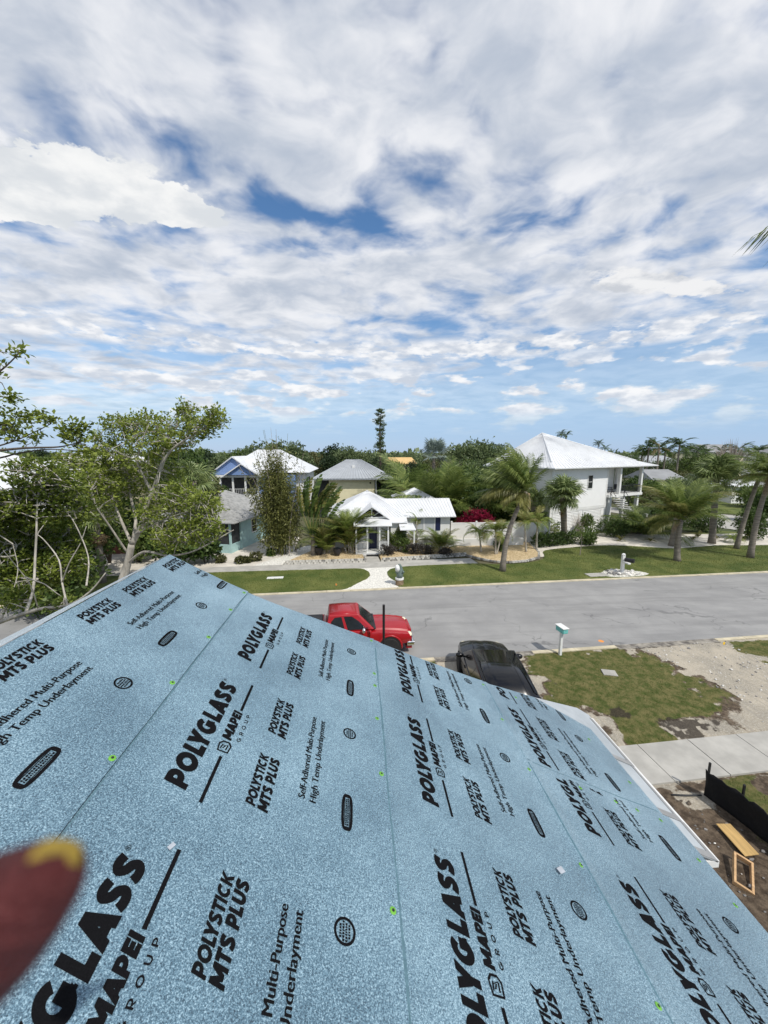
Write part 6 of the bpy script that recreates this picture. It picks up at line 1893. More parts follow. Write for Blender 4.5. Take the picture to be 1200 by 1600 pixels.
# pots
for (x, y, r, lab) in ((499, 867, .38, 'large dark glazed pot beside the travellers palm'), (527, 868, .34, 'dark glazed pot left of the areca palm clump')):
    b = gp(x, y, .16); t = thing('plant_pot', lab, 'pot', tuple(b))
    mb = MB(); mb.lathe([(r * .55, 0), (r * .85, r * .6), (r, r * 1.4), (r * .92, r * 1.75), (r * 1.02, r * 1.8), (r * .9, r * 1.8), (r * .85, r * 1.6)], 18); mb.build('pot', M['pot'], t, smooth=True)
    mb = MB(); mb.lathe([(r * .84, r * 1.5), (.02, r * 1.55)], 14); mb.build('soil', M['brownbark'], t)

# bamboo
bt = gp(436, 868)
t = thing('bamboo', 'tall olive bamboo clump with feathery bare tops left of the cottage', 'bamboo', tuple(bt + V3(0, .6, 0)))
leafC = []; leafD = []
for i in range(84):
    a = random.uniform(0, 2 * PI); r = random.uniform(0, 1.35); h = random.uniform(7.0, 11.2) * (1 - .12 * r)
    lean = V3(math.cos(a) * r * 1.1 + random.uniform(-.5, .5) - .35, math.sin(a) * r * .8, 0)
    base_ = V3(math.cos(a) * r, math.sin(a) * r, -.05)
    pts = [base_ + lean * (u ** 2) * 1.3 + V3(0, 0, h * u) for u in np.linspace(0, 1, 7)]
    if i < 46:
        mb = MB(); mb.tube(pts, [.028, .026, .024, .022, .019, .015, .010], 5); mb.build('cane', M['bamboo'] if i % 3 else M['twig'], t)
    for k in range(235):
        u = random.uniform(.08, .9) ** .8
        if u > .66 and random.random() < (u - .60) * 3.0: continue
        j = min(5, int(u * 6)); p = pts[j].lerp(pts[j + 1], u * 6 - j)
        d = Vector((random.gauss(0, 1), random.gauss(0, 1), random.gauss(-.15, .5))).normalized()
        q = p + d * random.uniform(.1, .75) * (1.15 - .75 * u)
        for _ in range(2):
            leafC.append(q + Vector((random.gauss(0, .05), random.gauss(0, .05), random.gauss(0, .05)))); leafD.append((d + Vector((random.gauss(0, .5), random.gauss(0, .5), -.55))).normalized())
c = np.array([tuple(v) for v in leafC]); d = np.array([tuple(v) for v in leafD]); nl = len(c)
c[:, 2] = np.maximum(c[:, 2], .1)
ll = .23 * rng.uniform(.7, 1.4, nl)
v, f = leaf_quads(c, d, rand_dirs(nl, .4), ll, ll * .26)
link('foliage', np_mesh('foliage', v, f, M['bamboo']), t)

# ---------- trees drawn limb by limb, twigs grown into crown lobes
def limb_tree(name, label, base, limbs, lobes, tips, leafm, L=.12, barkm='bark', per=7, cat='tree', twig_r=.012, bare=0.0, seed=1):
    """limbs: [(points, r0, r1)], lobes: [(centre, rx, ry, rz, weight)]; all in world space"""
    rr = random.Random(seed); t = thing(name, label, cat, base)
    B = Vector(base); mb = MB(); nodes = []
    for pts, r0, r1 in limbs:
        P = [Vector(q) for q in smooth_poly([tuple(p) for p in pts], 4, False)]
        k = len(P)
        mb.tube([p - B for p in P], [r0 + (r1 - r0) * (i / (k - 1)) ** .8 for i in range(k)], 8)
        for i, p in enumerate(P): nodes.append((p, r0 + (r1 - r0) * i / (k - 1)))
    tr = mb.build('trunk', M[barkm], t, smooth=True); tr['kind'] = 'stuff'
    tw = MB(); C = []; Dd = []
    wsum = [l[4] for l in lobes]
    npos = [n_[0] for n_ in nodes]
    for i in range(tips):
        l = rr.choices(lobes, wsum)[0]
        d = Vector((rr.gauss(0, 1), rr.gauss(0, 1), rr.gauss(.15, 1))).normalized(); q = rr.uniform(.35, 1) ** .6
        lump = .8 + .5 * mnoise.noise(d * 2 + Vector((l[0][0], l[0][1], l[0][2])))
        tip = Vector(l[0]) + Vector((d.x * l[1], d.y * l[2], d.z * l[3])) * q * lump
        s_ = min(rr.sample(npos, min(60, len(npos))), key=lambda p: (p - tip).length)
        v = tip - s_
        if i % 3 == 0:
            m1 = s_ + v * .35 + Vector((rr.gauss(0, .1), rr.gauss(0, .1), rr.uniform(-.05, .2))) * v.length * .5
            m2 = s_ + v * .72 + Vector((rr.gauss(0, .06), rr.gauss(0, .06), rr.uniform(-.05, .1))) * v.length * .4
            tw.tube([s_ - B, m1 - B, m2 - B, tip - B], [twig_r * 1.9, twig_r * 1.4, twig_r, twig_r * .4], 4, cap=False)
            npos.append(m2)
        if rr.random() < bare: continue
        dv = v.normalized() if v.length > .01 else d
        for k in range(per):
            C.append(tip + Vector((rr.gauss(0, .07), rr.gauss(0, .07), rr.gauss(0, .06))) * (L / .12)); Dd.append((dv * .5 + Vector((rr.gauss(0, 1), rr.gauss(0, 1), rr.gauss(.25, .6)))).normalized())
    if tw.f:
        o = tw.build('twigs', M[barkm], t); o['kind'] = 'stuff'
    c = np.array([tuple(p - B) for p in C]); d = np.array([tuple(x) for x in Dd]); n_ = len(c)
    ll = L * rng.uniform(.65, 1.35, n_)
    v, f = leaf_quads(c, d, rand_dirs(n_, .8), ll, ll * .52)
    link('crown', np_mesh('crown', v, f, M[leafm]), t)
    return t

# the big pale-barked tree just beyond the ridge
def A(x, y, Y): return at(x, y, Y)
TB = A(182, 965, 20.5); TB.z = 0
limbs = [([TB - V3(0, 0, .1), A(186, 925, 20.5), A(198, 885, 20.4), A(206, 850, 20.3)], .25, .165),
         ([A(206, 850, 20.3), A(222, 820, 20.2), A(228, 795, 20.1), A(238, 770, 20.0), A(250, 735, 19.8), A(262, 710, 19.6), A(285, 690, 19.3), A(318, 672, 19.0), A(345, 656, 18.8)], .15, .025),
         ([A(204, 860, 20.3), A(212, 815, 20.8), A(205, 780, 21.2), A(198, 735, 21.5), A(205, 700, 21.7), A(215, 670, 21.8)], .10, .02),
         ([A(206, 850, 20.3), A(190, 815, 20.5), A(178, 785, 20.8), A(165, 745, 21.2), A(160, 705, 21.5)], .09, .02),
         ([A(238, 770, 20.0), A(225, 745, 19.8), A(215, 720, 19.6), A(222, 690, 19.4), A(232, 665, 19.2)], .08, .02),
         ([A(250, 735, 19.8), A(258, 700, 20.4), A(275, 670, 20.8), A(292, 640, 21.0)], .07, .018),
         ([A(200, 880, 20.4), A(225, 862, 19.6), A(262, 868, 18.9), A(300, 862, 18.4), A(340, 842, 18.2), A(365, 828, 18.1)], .075, .02),
         ([A(212, 835, 20.2), A(250, 815, 19.4), A(290, 800, 18.9), A(325, 790, 18.6)], .07, .018),
         ([A(200, 865, 20.4), A(170, 820, 19.6), A(150, 790, 19.2), A(140, 760, 19.0)], .06, .015)]
def LB(x, y, Y, rpx, w_=None, fl=.8):
    p = A(x, y, Y); r = rpx * Y / 600
    return (p, r, r * 1.1, r * fl, w_ or r * r)
lobes = [LB(182, 668, 21, 30), LB(215, 668, 21.5, 30), LB(160, 690, 21, 26), LB(245, 662, 21, 30), LB(290, 642, 20.8, 20, .9), LB(296, 662, 20, 22), LB(335, 656, 18.9, 24, 1.0), LB(315, 672, 19.2, 24, .9), LB(270, 690, 20, 36), LB(225, 705, 20, 46),
         LB(175, 720, 21, 42), LB(150, 760, 20, 42, 3.5), LB(200, 750, 22, 50), LB(255, 745, 21, 40), LB(285, 775, 19.5, 38), LB(318, 790, 18.7, 34, 1.8), LB(325, 825, 18.3, 30, 1.3), LB(300, 830, 18.8, 38, 2.0), LB(265, 840, 19, 34, 1.5), LB(250, 800, 20, 40), LB(160, 800, 21, 40, 1.6), LB(120, 730, 21, 34, 1.8)]
limb_tree('broadleaf_tree', 'large pale barked broadleaf tree rising beyond the ridge at the left', tuple(TB), limbs, lobes, 3400, 'leaf', .165, 'bark', 7, seed=3, bare=.08)
# lower-left smaller trees with bare pale stems
B2 = A(-20, 1010, 12.5); B2.z = 0
limbs = [([V3(B2.x, B2.y, -.1), A(-40, 990, 12.3), A(0, 972, 12), A(60, 952, 11.8), A(105, 946, 11.6), A(140, 925, 11.5), A(165, 895, 11.5)], 0.099, 0.014),
         ([A(105, 946, 11.6), A(97, 910, 11.8), A(92, 875, 12), A(70, 845, 12.2), A(58, 835, 12.4)], 0.031, 0.010),
         ([A(97, 910, 11.8), A(108, 880, 11.6), A(125, 850, 11.6), A(135, 822, 11.7)], 0.022, 0.007),
         ([A(40, 958, 12), A(52, 920, 12.6), A(55, 870, 13), A(57, 830, 13.2), A(58, 790, 13.4), A(62, 750, 13.5)], 0.046, 0.021),
         ([A(0, 972, 12), A(18, 930, 12.6), A(28, 890, 13), A(20, 850, 13.2)], 0.025, 0.007),
         ([A(60, 952, 11.8), A(48, 915, 11.4), A(30, 890, 11.3), A(5, 860, 11.2)], 0.019, 0.007),
         ([A(135, 915, 12), A(138, 870, 14), A(118, 820, 14.3), A(100, 795, 14.5), A(80, 770, 14.6)], 0.028, 0.010)]
lobes = [LB(55, 745, 13.5, 46), LB(20, 790, 13.5, 34), LB(95, 765, 14.5, 40), LB(60, 795, 14, 46), LB(10, 820, 14, 44), LB(110, 800, 15, 38), LB(40, 850, 15, 48, 2.6), LB(100, 850, 15.5, 42, 2.2), LB(15, 880, 14, 40, 2.0), LB(85, 885, 14.5, 34, 1.5), LB(45, 905, 14, 34, 1.4), LB(-20, 800, 13, 40, 1.0), LB(70, 900, 15, 34, .8), LB(118, 885, 15, 26, .5), LB(30, 935, 12.5, 26, .4), LB(95, 950, 11.8, 20, .25)]
limb_tree('broadleaf_tree', 'smaller tangled tree with thin pale stems low at the left edge', tuple(B2), limbs, lobes, 4000, 'leaf', .14, 'bark', 7, seed=5, bare=.12)
# boughs of a tree standing outside the left edge
B3 = V3(-14.5, 8.0, 0)
limbs = [([B3 - V3(0, 0, .1), V3(-14.3, 8.1, 4), V3(-13.6, 8.2, 7.0), V3(-13, 8.3, 9.5), V3(-12.4, 8.3, 12)], .24, .06),
         ([V3(-13.3, 8.2, 8.2), A(-120, 690, 8.2), A(-30, 704, 8.2), A(40, 700, 8.2), A(95, 698, 8.2), A(125, 690, 8.2)], .05, .008),
         ([A(-30, 704, 8.2), A(20, 690, 8.3), A(60, 672, 8.4), A(80, 662, 8.4)], .02, .006),
         ([V3(-13.4, 8.2, 7.6), A(-60, 726, 8.6), A(30, 708, 8.6), A(80, 702, 8.6), A(135, 706, 8.6)], .03, .006),
         ([V3(-12.9, 8.3, 10), A(-60, 600, 8.2), A(-10, 586, 8.2), A(22, 560, 8.2), A(30, 548, 8.2)], .03, .006),
         ([V3(-12.7, 8.3, 11), A(-60, 545, 8.4), A(-20, 545, 8.4), A(10, 552, 8.4)], .03, .008),
         ([A(-60, 600, 8.2), A(-20, 618, 8.2), A(15, 620, 8.2)], .02, .006)]
lobes = [LB(22, 550, 8.2, 14, .30, .6), LB(0, 575, 8.3, 12, .12), LB(18, 622, 8.2, 12, .20, .6), LB(35, 652, 8.3, 20, .35, .5), LB(68, 655, 8.3, 14, .3, .6), LB(8, 672, 8.3, 26, .6, .8), LB(40, 682, 8.3, 22, .28, .6), LB(112, 680, 8.2, 18, .45), LB(135, 705, 8.3, 18, .45), LB(122, 668, 8.2, 12, .2), LB(-60, 640, 8.2, 60, 1.6), LB(-90, 560, 8.2, 60, 1.6), LB(-110, 700, 8.2, 50, 1.2)]
limb_tree('broadleaf_tree', 'dark leaved boughs of a near tree reaching in from the left edge', tuple(B3), limbs, lobes, 430, 'leaf', .105, 'brownbark', 7, seed=8, bare=.05, twig_r=.006)
# foliage masses behind the left trees
for i, (x, y, Y, rx, h, lab, mm) in enumerate(((150, 700, 31, 3.4, 8.2, 'dark rounded tree just behind the big pale tree', 'leafdark'), (290, 690, 44, 3.2, 9.4, 'dark pine like tree left of the blue gabled house', 'leafdark'), (110, 790, 27, 3.2, 5.2, 'mid green thicket tree low behind the left trees', 'leafmid'), (20, 800, 24, 3.2, 5.0, 'mid green thicket tree at the far left edge', 'leafmid'), (295, 720, 36, 2.4, 7.6, 'olive green tree between the pale tree and the blue house', 'leafolive'), (60, 830, 21, 2.8, 3.6, 'low green thicket under the tangled left tree', 'leafmid'), (345, 770, 47, 1.6, 5.0, 'small bush in front of the blue house porch', 'leafdark'), (318, 850, 30.5, 1.5, 2.0, 'dark undergrowth bush below the teal cottage', 'leafdark'), (272, 850, 29.5, 2.2, 2.9, 'dark bush against the teal cottage under the tree', 'leafdark'), (215, 850, 31, 1.8, 3.2, 'leafy bush before the red brown fence', 'leafmid'))):
    p = A(x, y, Y)
    leafy('bushy_tree', lab, (p.x, p.y, 0), lobes_for(rx, rx * .8, h, 8, h * .12), int(500 + 260 * rx * h / 4), .20 + .004 * Y, mm, 4, cat='tree', kids='crown', stem_m='brownbark')
# a cabbage palm with brown skirt in that thicket
p = A(148, 800, 26)
cpx = palm('sabal_palm', 'fan palm with brown skirt half hidden behind the left trees', (p.x, p.y, 0), (p.x, p.y, 4.2), .2, .2, F_fan, ring_fronds(14, (0, 70), 1.0, .1, 3), fname='fan_frond')
for i in range(7):
    o = link('dead_frond', F_dead[0], cpx); o.location = (0, 0, 4.0); o.rotation_euler = (0, R_(70), R_(i * 51)); o.scale = (1,) * 3
p = A(300, 712, 33)
palm('sabal_palm', 'fan palm showing above the crown of the big pale tree', (p.x, p.y, 0), (p.x, p.y, 6.3), .22, .2, F_fan, ring_fronds(18, (-20, 70), 1.3, .1, 3), fname='fan_frond')

# ---------- dense palms and trees between the cottage and the tall white house
k = 0
for (x, y, Y, n_, s_, lab) in ((640, 765, 46, 26, 1.7, 'pale green fan of palms right of the cream house'), (660, 760, 42, 34, 1.7, 'dark arching palm clump behind the cottage ridge'), (690, 752, 41, 40, 1.8, 'tall dark palm clump left of the crimson mound'), (720, 748, 42, 40, 1.9, 'tall dark palm clump behind the crimson mound'), (742, 755, 40, 34, 1.7, 'dark palm clump right of the crimson mound'), (768, 765, 41, 30, 1.6, 'dark palm clump beside the leaning coconut crown'), (795, 780, 39.5, 24, 1.5, 'shaded palm clump left of the tall white house')):
    p = A(x, y, Y)
    clump('queen_palm', lab, (p.x, p.y, 0), n_, (25, 88), s_ * 1.15, F_areca + F_coco[:2] if k % 2 else F_areca[:2] + F_coco[:1], 3.0, .8, 6, 3.2)
    k += 1
for (x, ytop, Y, rx, mm, lab) in ((640, 728, 52, 4.2, 'leafmid', 'broad green tree behind the cottage beside the cream house'), (668, 738, 60, 4.0, 'leafdark', 'dark green tree under the silver palm'), (715, 722, 56, 4.4, 'leafmid', 'mid green tree above the dark palm clumps'), (752, 730, 50, 3.6, 'leafdark', 'dark green tree left of the leaning coconut crown'), (790, 745, 46, 3.0, 'leafmid', 'green tree behind the leaning coconut crown'), (700, 755, 47, 3.2, 'leafdark', 'dark low tree behind the palm clumps'), (735, 765, 44, 2.8, 'leafdark', 'shaded tree behind the crimson mound'), (702, 712, 66, 4.6, 'twig', 'brown bare twigged tree below the skyline')):
    p = A(x, ytop, Y)
    if mm == 'twig':
        t = thing('bare_tree', lab, 'tree', (p.x, p.y, 0)); mb = MB()
        for i in range(240):
            a = random.uniform(0, 2 * PI); r = random.uniform(.2, rx); h = p.z * random.uniform(.6, 1.0) * (1 - .3 * (r / rx) ** 2)
            mb.tube([(0, 0, -.1), (math.cos(a) * r * .3, math.sin(a) * r * .3, h * .5), (math.cos(a) * r * .8, math.sin(a) * r * .8, h * .85), (math.cos(a) * r, math.sin(a) * r, h)], [.06, .05, .03, .008], 3, cap=False)
        o = mb.build('branches', M['twig'], t); o['kind'] = 'stuff'
    else:
        leafy('bushy_tree', lab, (p.x, p.y, 0), lobes_for(rx, rx * .8, p.z, 8, p.z * .15), int(600 + 420 * rx), .32, mm, 4, cat='tree', kids='crown')
for (x, ytop, Y, rx, mm, lab) in ((770, 735, 41, 2.6, 'leafdark', 'dark tree against the hidden left wall of the tall white house'), (805, 742, 38.5, 2.2, 'leafmid', 'leafy tree close behind the leaning coconut crown'), (750, 755, 38.6, 2.4, 'leafdark', 'dark thicket tree just above the vinyl fence'), (828, 780, 37, 1.5, 'leafmid', 'small tree at the left corner of the tall white house'), (610, 752, 47, 2.2, 'leafdark', 'dark shrubby tree beside the cream house balcony')):
    p = A(x, ytop, Y)
    leafy('bushy_tree', lab, (p.x, p.y, 0), lobes_for(rx, rx * .8, p.z, 8, p.z * .1), int(700 + 420 * rx), .26, mm, 4, cat='tree', kids='crown')
for (x, ytop, Y, rx, mm, lab) in ((1010, 752, 54, 3.0, 'leafmid', 'green tree just right of the white porch'), (1035, 768, 47, 2.6, 'leafolive', 'olive bush behind the stout coconut palm'), (1018, 790, 42, 2.4, 'leafdark', 'dark bush behind the pale arching palm'), (1075, 775, 46, 2.4, 'leafmid', 'green bush left of the tall sabal trunk'), (1150, 748, 62, 3.2, 'leafdark', 'dark tree beyond the side street verge'), (1178, 756, 56, 3.0, 'leafmid', 'green tree before the right edge of the view'), (1105, 752, 66, 3.2, 'leafmid', 'green tree behind the tall sabal crown'), (1195, 770, 44, 2.6, 'leafdark', 'dark tree behind the leaning palm trunk'), (1060, 735, 80, 3.6, 'leafolive', 'olive tree in front of the low grey roof'), (990, 745, 62, 2.8, 'leafdark', 'dark tree seen through the white porch')):
    p = A(x, ytop, Y)
    leafy('bushy_tree', lab, (p.x, p.y, 0), lobes_for(rx, rx * .8, p.z, 8, p.z * .1), int(600 + 320 * rx), .30, mm, 4, cat='tree', kids='crown')
# silver fan palm on the skyline
p = A(678, 712, 66)
palm('silver_palm', 'silvery blue fan palm standing on the skyline behind the cottage', (p.x, p.y, 0), (p.x, p.y, 8.2), .3, .25, F_silver, ring_fronds(26, (-25, 80), 1.12, .12, 2), fname='fan_frond')

# Norfolk pine: whorled tiers
b = V3(4.55, 75, 0)
t = thing('norfolk_pine', 'tall thin norfolk pine standing above the skyline', 'tree', tuple(b))
mb = MB(); mb.tube([(0, 0, -.1), (.05, 0, 8), (-.05, 0, 13), (.25, 0, 16.6)], [.3, .22, .14, .05], 8); mb.build('trunk', M['brownbark'], t)
C = []; Dd = []
br_ = MB()
for q_ in range(230):
    z = random.uniform(3.0, 16.7); u = z / 16.8
    r = float(np.interp(z, (3, 7, 9.5, 11.5, 13, 14.5, 16, 16.8), (2.1, 1.7, 1.05, .75, 1.15, 1.35, 1.0, .35))) * random.uniform(.35, 1.1)
    a = random.uniform(0, 2 * PI); dvec = V3(math.cos(a), math.sin(a), random.uniform(-.05, .35))
    br_.tube([V3(.15 * u, 0, z), V3(0, 0, z) + dvec * r], [.03, .008], 3, cap=False)
    for i in range(24):
        q = random.uniform(.2, 1.02); side = V3(-math.sin(a), math.cos(a), 0) * random.gauss(0, .13)
        C.append(tuple(V3(0, 0, z) + dvec * r * q + side + V3(0, 0, random.gauss(.03, .10)))); Dd.append((math.cos(a) + random.gauss(0, .6), math.sin(a) + random.gauss(0, .6), .5))
o = br_.build('branches', M['brownbark'], t); o['kind'] = 'stuff'
c = np.array(C); d = np.array(Dd); ll = .27 * rng.uniform(.6, 1.3, len(c)); v, f = leaf_quads(c, d, rand_dirs(len(c), .3), ll, ll * .45)
link('crown', np_mesh('crown', v, f, M['leaffar']), t)

# ---------- trees along the horizon: a few forms, each tree its own object
def form(seed, rx, h, n, L, mm, sparse=False):
    random.seed(seed)
    t = leafy('skyline_tree', 'x', (0, 0, 0), lobes_for(rx, rx, h, 9 if not sparse else 6, h * (.15 if not sparse else .45)), n, L, mm, 3, cat='tree', kids='crown')
    return t
forms = [form(21, 4.5, 8, 1500, .42, 'leaffar'), form(22, 5.5, 9, 1700, .45, 'leafmid'), form(23, 3.6, 10, 1100, .42, 'leaffar', True), form(24, 5, 7, 1400, .45, 'leafolive'), form(25, 3.0, 9.5, 900, .40, 'pine', True)]
random.seed(99)
LABS = ['dark rounded tree in the belt along the horizon', 'mid green spreading tree in the belt along the horizon', 'dark loose crowned tree in the belt along the horizon', 'low olive tree in the belt along the horizon', 'dark pine like tree in the belt along the horizon']
GR = ['dark rounded horizon trees', 'mid green horizon trees', 'dark loose crowned horizon trees', 'low olive horizon trees', 'dark pine like horizon trees']
spots = []
for i in range(118):
    Y = random.choice((70, 82, 95, 112, 135, 165)) + random.uniform(-6, 6)
    X = (random.uniform(-1.12, 1.06)) * Y
    spots.append((X, Y, random.choices(range(5), (4, 4, 2, 3, 2))[0], random.uniform(.72, 1.02) * (1 + .0007 * Y)))
for (x, ytop, Y, fi) in ((415, 690, 80, 2), (445, 688, 78, 2), (460, 704, 84, 0), (478, 708, 90, 3), (512, 712, 82, 4), (528, 696, 88, 4), (538, 698, 84, 2), (552, 704, 92, 0), (567, 704, 86, 2), (740, 688, 74, 2), (728, 692, 72, 2), (755, 692, 76, 0), (775, 702, 80, 1), (620, 722, 90, 1), (655, 700, 88, 1), (700, 708, 92, 3), (650, 690, 80, 4), (1085, 712, 90, 1), (985, 712, 70, 1), (365, 704, 90, 1), (400, 710, 92, 0), (345, 712, 84, 0), (1140, 735, 70, 1), (1015, 752, 60, 1), (1060, 745, 62, 0), (1180, 742, 66, 0), (995, 760, 52, 1), (1020, 775, 48, 3), (1090, 770, 52, 1), (1150, 775, 60, 3)):
    p = A(x, ytop, Y); h = p.z; base_h = (8, 9, 10, 7, 9.5)[fi]
    spots.append((p.x, Y, fi, h / base_h * 1.02))
blocked = [(-66, 44, -38, 80), (-22, 52, -5, 73), (-7, 47, 6.5, 61), (9.5, 130, 23, 152), (13, 35, 40, 56), (54, 66, 68, 78), (90, 122, 114, 140), (108, 112, 164, 134), (60, 58, 80, 96)]
used = [0] * 5
for (X, Y, fi, s_) in spots:
    if any(x0 - 2.5 < X < x1 + 2.5 and y0 - 2 < Y < y1 + 2 for x0, y0, x1, y1 in blocked): continue
    if 9 < X / Y * 100 < 17 and Y < 135 and s_ > .75: s_ *= .62      # keep the tan roof in sight
    o = forms[fi] if used[fi] == 0 else copy_tree(forms[fi]); used[fi] += 1
    o.location = (X, Y, 0); o.rotation_euler.z = random.uniform(0, 6.28); o.scale = (s_ * random.uniform(.9, 1.2), s_, s_)
    o['label'] = LABS[fi]; o['group'] = GR[fi]
# distant woods behind them read as one mass
n = 9000
Yv = rng.uniform(190, 420, n); Xv = rng.uniform(-1.2, 1.2, n) * Yv
Zv = rng.uniform(.5, 1, n) ** .5 * (5.4 + 2.2 * np.sin(Xv * .05) * np.sin(Yv * .033 + 1) + 1.3 * np.sin(Xv * .23 + Yv * .1))
v, f = leaf_quads(np.stack([Xv, Yv, Zv], 1), rand_dirs(n, .3), rand_dirs(n, .2), rng.uniform(2.0, 4.2, n), rng.uniform(1.6, 3.0, n))
n2 = 5000
Yv = rng.uniform(190, 420, n2); Xv = rng.uniform(-1.2, 1.2, n2) * Yv; Zv = rng.uniform(0, 5, n2)
v2, f2 = leaf_quads(np.stack([Xv, Yv, Zv], 1), rand_dirs(n2, .3), rand_dirs(n2, .2), rng.uniform(3, 5, n2), rng.uniform(2.5, 4, n2))
o = link('woods', np_mesh('woods', np.concatenate([v, v2]), np.concatenate([f, f2 + len(v)]), M['leaffar'])); tag(o, 'far unbroken woods along the horizon', 'woods', kind='stuff')

# coconut palms against the sky on the right
F_far = [feather_frond(3.0, 16, .9, a, .6, .05, 'leafdark', s, .1, .12) for a, s in ((1.0, 31), (1.5, 32))]
kk = 0
for (x, y, Y, lab) in ((1004, 706, 92, None), (1014, 700, 88, None), (1030, 700, 80, 'tan fronded'), (1040, 704, 96, None), (1062, 696, 84, 'tallest'), (1072, 706, 98, None), (1090, 705, 90, None), (1101, 708, 104, None), (935, 693, 200, None), (945, 700, 210, None), (885, 680, 190, None), (877, 678, 200, None), (1128, 706, 100, None), (1155, 702, 96, None), (1185, 705, 90, None)):
    p = A(x, y, Y)
    lb = 'far coconut palm silhouetted along the right hand skyline'
    if lab == 'tallest': lb = 'tallest of the far coconut palms on the right hand skyline'
    if lab == 'tan fronded': lb = 'far palm with tan drying fronds on the right hand skyline'
    if x in (885, 877): lb = ('larger' if x == 885 else 'smaller') + ' palm head just showing over the peak of the tall white roof'
    if x in (935, 945): lb = ('upper' if x == 935 else 'lower') + ' palm head just showing over the right slope of the tall white roof'
    palm('far_palm', lb, (p.x, p.y, 0), tuple(p), .25, .16, F_far if lab != 'tan fronded' else F_deadf + F_far, ring_fronds(15, (-20, 70), 1.15, .15, 2), cat='palm tree', group='far palms on the skyline' if lb.startswith('far coconut') else None)
    kk += 1
for (x, y, Y) in ((1150, 690, 92), (1125, 704, 84), (1035, 712, 70), (395, 690, 40)):
    pass
p = A(1148, 684, 90)
t = thing('bare_tree', 'pale leafless tree in front of the right hand skyline houses', 'tree', (p.x, p.y, 0)); mb = MB()
for i in range(170):
    a = random.uniform(0, 2 * PI); r = random.uniform(.3, 4.6); h = p.z * random.uniform(.7, 1.02) * (1 - .25 * (r / 4.6) ** 2)
    mb.tube([(0, 0, -.1), (math.cos(a) * r * .25, math.sin(a) * r * .25, h * .5), (math.cos(a) * r * .8, math.sin(a) * r * .8, h * .85), (math.cos(a) * r, math.sin(a) * r, h)], [.09, .06, .035, .01], 3, cap=False)
o = mb.build('branches', M['twig'], t); o['kind'] = 'stuff'
# young staked tree on the far lawn
b = gp(906, 868)
leafy('sapling', 'thin young tree with open reddish twigs on the far lawn', tuple(b), [(0, 0, 2.0, .85, .7, .65), (.3, .1, 1.8, .6, .6, .5)], 150, .15, 'leafmid', 1, cat='sapling')
mb = MB(); mb.tube([(0, 0, -.05), (.05, 0, 1.0), (0, 0, 1.9)], [.035, .03, .02], 6); o = mb.build('trunk', M['twig'], [x for x in bpy.data.objects if x.name.startswith('sapling')][0])

# bare shrub twigs in front of the louvres
p = gp(905, 838); t = thing('bare_shrub', 'leafless pale twigged shrub against the louvred panels', 'shrub', tuple(p)); mb = MB()
for i in range(60):
    a = random.uniform(0, 2 * PI); r = random.uniform(.3, 1.2); h = random.uniform(1.2, 2.6)
    mb.tube([(0, 0, -.05), (math.cos(a) * r * .4, math.sin(a) * r * .4, h * .5), (math.cos(a) * r, math.sin(a) * r, h)], [.02, .014, .005], 3, cap=False)
o = mb.build('branches', M['twig'], t); o['kind'] = 'stuff'

# ---------- grass
def blades(name, label, xs_, ys_, zs_, hmin, hmax, wd, mm='blade'):
    n = len(xs_); a = rng.uniform(0, 2 * PI, n); h = rng.uniform(hmin, hmax, n)
    lean = rng.normal(0, .45, (n, 2)) * h[:, None]
    b0 = np.stack([xs_ - np.cos(a) * wd, ys_ - np.sin(a) * wd, zs_ - .005], 1); b1 = np.stack([xs_ + np.cos(a) * wd, ys_ + np.sin(a) * wd, zs_ - .005], 1)
    tp_ = np.stack([xs_ + lean[:, 0], ys_ + lean[:, 1], zs_ + h], 1)
    v = np.stack([b0, b1, tp_], 1).reshape(-1, 3)
    o = link(name, np_mesh(name, v, np.arange(n * 3).reshape(-1, 3), M[mm])); tag(o, label, 'grass', kind='stuff')
n = 115000
gx = np.where(rng.random(n) < .06, rng.uniform(-9, 3, n), rng.uniform(6.8, 24, n)); gy = rng.uniform(-1, 15.9, n)
dens_w = np.minimum(1, (14 / np.maximum(6, np.hypot(gx, gy))) ** 1.2)
g_, m_, s_, _w = yard_weights(gx, gy)
zz = (vnoise(gx, gy, .8, 9) - .5) * .05 + (vnoise(gx, gy, 4, 11) - .5) * .03 - .005
tt = gy - 14.9 - .055 * gx
keep = (rng.random(n) < g_ * (1 - m_) * dens_w) & (tt < -.27) & ~((tt > -7.0) & (tt < -5.55))
blades('grass', 'short green grass growing in the near yard', gx[keep], gy[keep], zz[keep], .025, .075, .006, 'wornblade')
n = 120000
s_ = rng.uniform(-14, 46, n); t_ = rng.uniform(8.7, 17.4, n)
keep = np.zeros(n, bool)
for poly in (lawnL, lawnR):
    keep |= sd_poly(s_, t_, [tuple(q) for q in smooth_poly(poly, 4)]) > .02
s_, t_ = s_[keep], t_[keep]
gx = s_ * RD.x + t_ * RN.x; gy = 14.9 + s_ * RD.y + t_ * RN.y
blades('grass', 'short mown grass on the far lawns', gx, gy, np.full(len(gx), .05), .03, .07, .011)

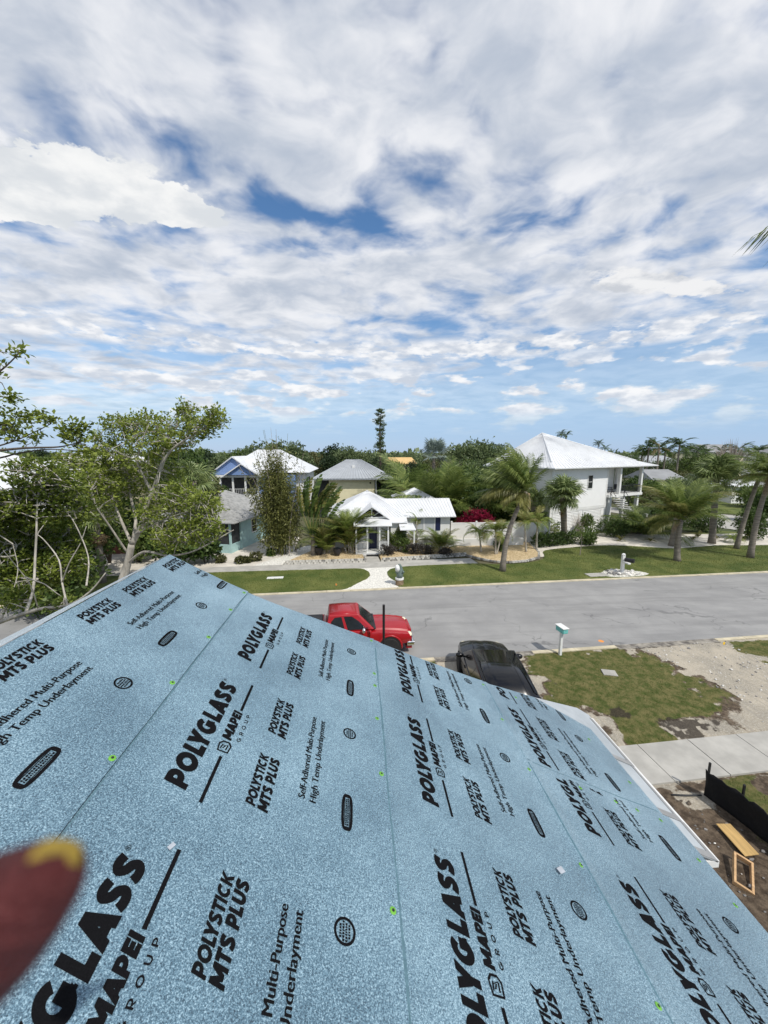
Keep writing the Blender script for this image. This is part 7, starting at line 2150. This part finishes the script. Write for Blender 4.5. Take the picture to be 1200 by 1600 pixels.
# ================================================================ THE GLOVED HAND BESIDE THE LENS
# the thumb tip reaches into view; the rest of the hand lies left of and below the camera
def camsp(x, y, d):
    """point at depth d in front of the eye, towards photograph point x, y"""
    return EYE + ray(x, y) * d
D_ = .030; PXM = D_ / 600
hand = thing('gloved_hand', 'maroon coated glove fingertip with yellow knit edge poking in at the lower left', 'gloved hand', tuple(camsp(-330, 1700, D_)))
HB = Vector(hand.location)
def digit(path, parent=None, name='digit', n=36):
    mb = MB(); pts = [p for p, r in path]; vs = []
    for i, (p, r) in enumerate(path):
        d = (path[min(i + 1, len(path) - 1)][0] - path[max(i - 1, 0)][0]).normalized()
        a = _u - d * _u.dot(d); a.normalize(); b_ = d.cross(a)
        for k in range(n):
            t = 2 * PI * k / n
            vs.append(p - HB + (a * math.cos(t) + b_ * math.sin(t) * .86) * r)
    m = len(path); mb.mats = [M['glovered'], M['gloveyel']]
    for i in range(m - 1):
        for k in range(n):
            t = (k + .5) / n; top = .075 < t < .25 or (i < 2 and (t < .25 or t > .93))
            mb.cur = 1 if top else 0
            o = len(mb.v)
            mb.f.append((i * n + k, i * n + (k + 1) % n, (i + 1) * n + (k + 1) % n, (i + 1) * n + k)); mb.mi.append(mb.cur)
    mb.v = [tuple(v) for v in vs]
    mb.f.append(tuple(range(n - 1, -1, -1))); mb.mi.append(1)
    mb.f.append(tuple(range((m - 1) * n, m * n))); mb.mi.append(0)
    o = mb.build(name, None, parent, smooth=True, fix=False)
    ss = o.modifiers.new('smooth', 'SUBSURF'); ss.levels = 2; ss.render_levels = 2
    return o
cs = lambda x, y, r, d=D_: (camsp(x, y, d), r * PXM)
digit([cs(118, 1338, 10), cs(110, 1344, 32), cs(92, 1360, 50), cs(60, 1386, 68), cs(10, 1428, 92), cs(-60, 1480, 112), cs(-140, 1535, 120), cs(-230, 1600, 128), cs(-330, 1690, 150), cs(-430, 1800, 170)], hand, 'thumb')
for i, (dx_, r) in enumerate(((0, 105), (-40, 112), (-90, 110), (-150, 95))):
    y0 = 1500 + i * 170
    digit([cs(-330 + dx_, y0, 10, .036), cs(-345 + dx_, y0 + 6, 50, .036), cs(-385 + dx_, y0 + 20, r * .85, .037), cs(-520 + dx_, y0 + 50, r, .04), cs(-660 + dx_, y0 + 90, r * 1.05, .045), cs(-760 + dx_, y0 + 150, r * 1.1, .055)], hand, 'finger')
mb = MB(); mb.ball(tuple(camsp(-640, 1850, .055) - HB), (.022, .018, .034), 3, .1, 1, 16, 10); mb.build('palm', M['glovered'], hand, smooth=True)
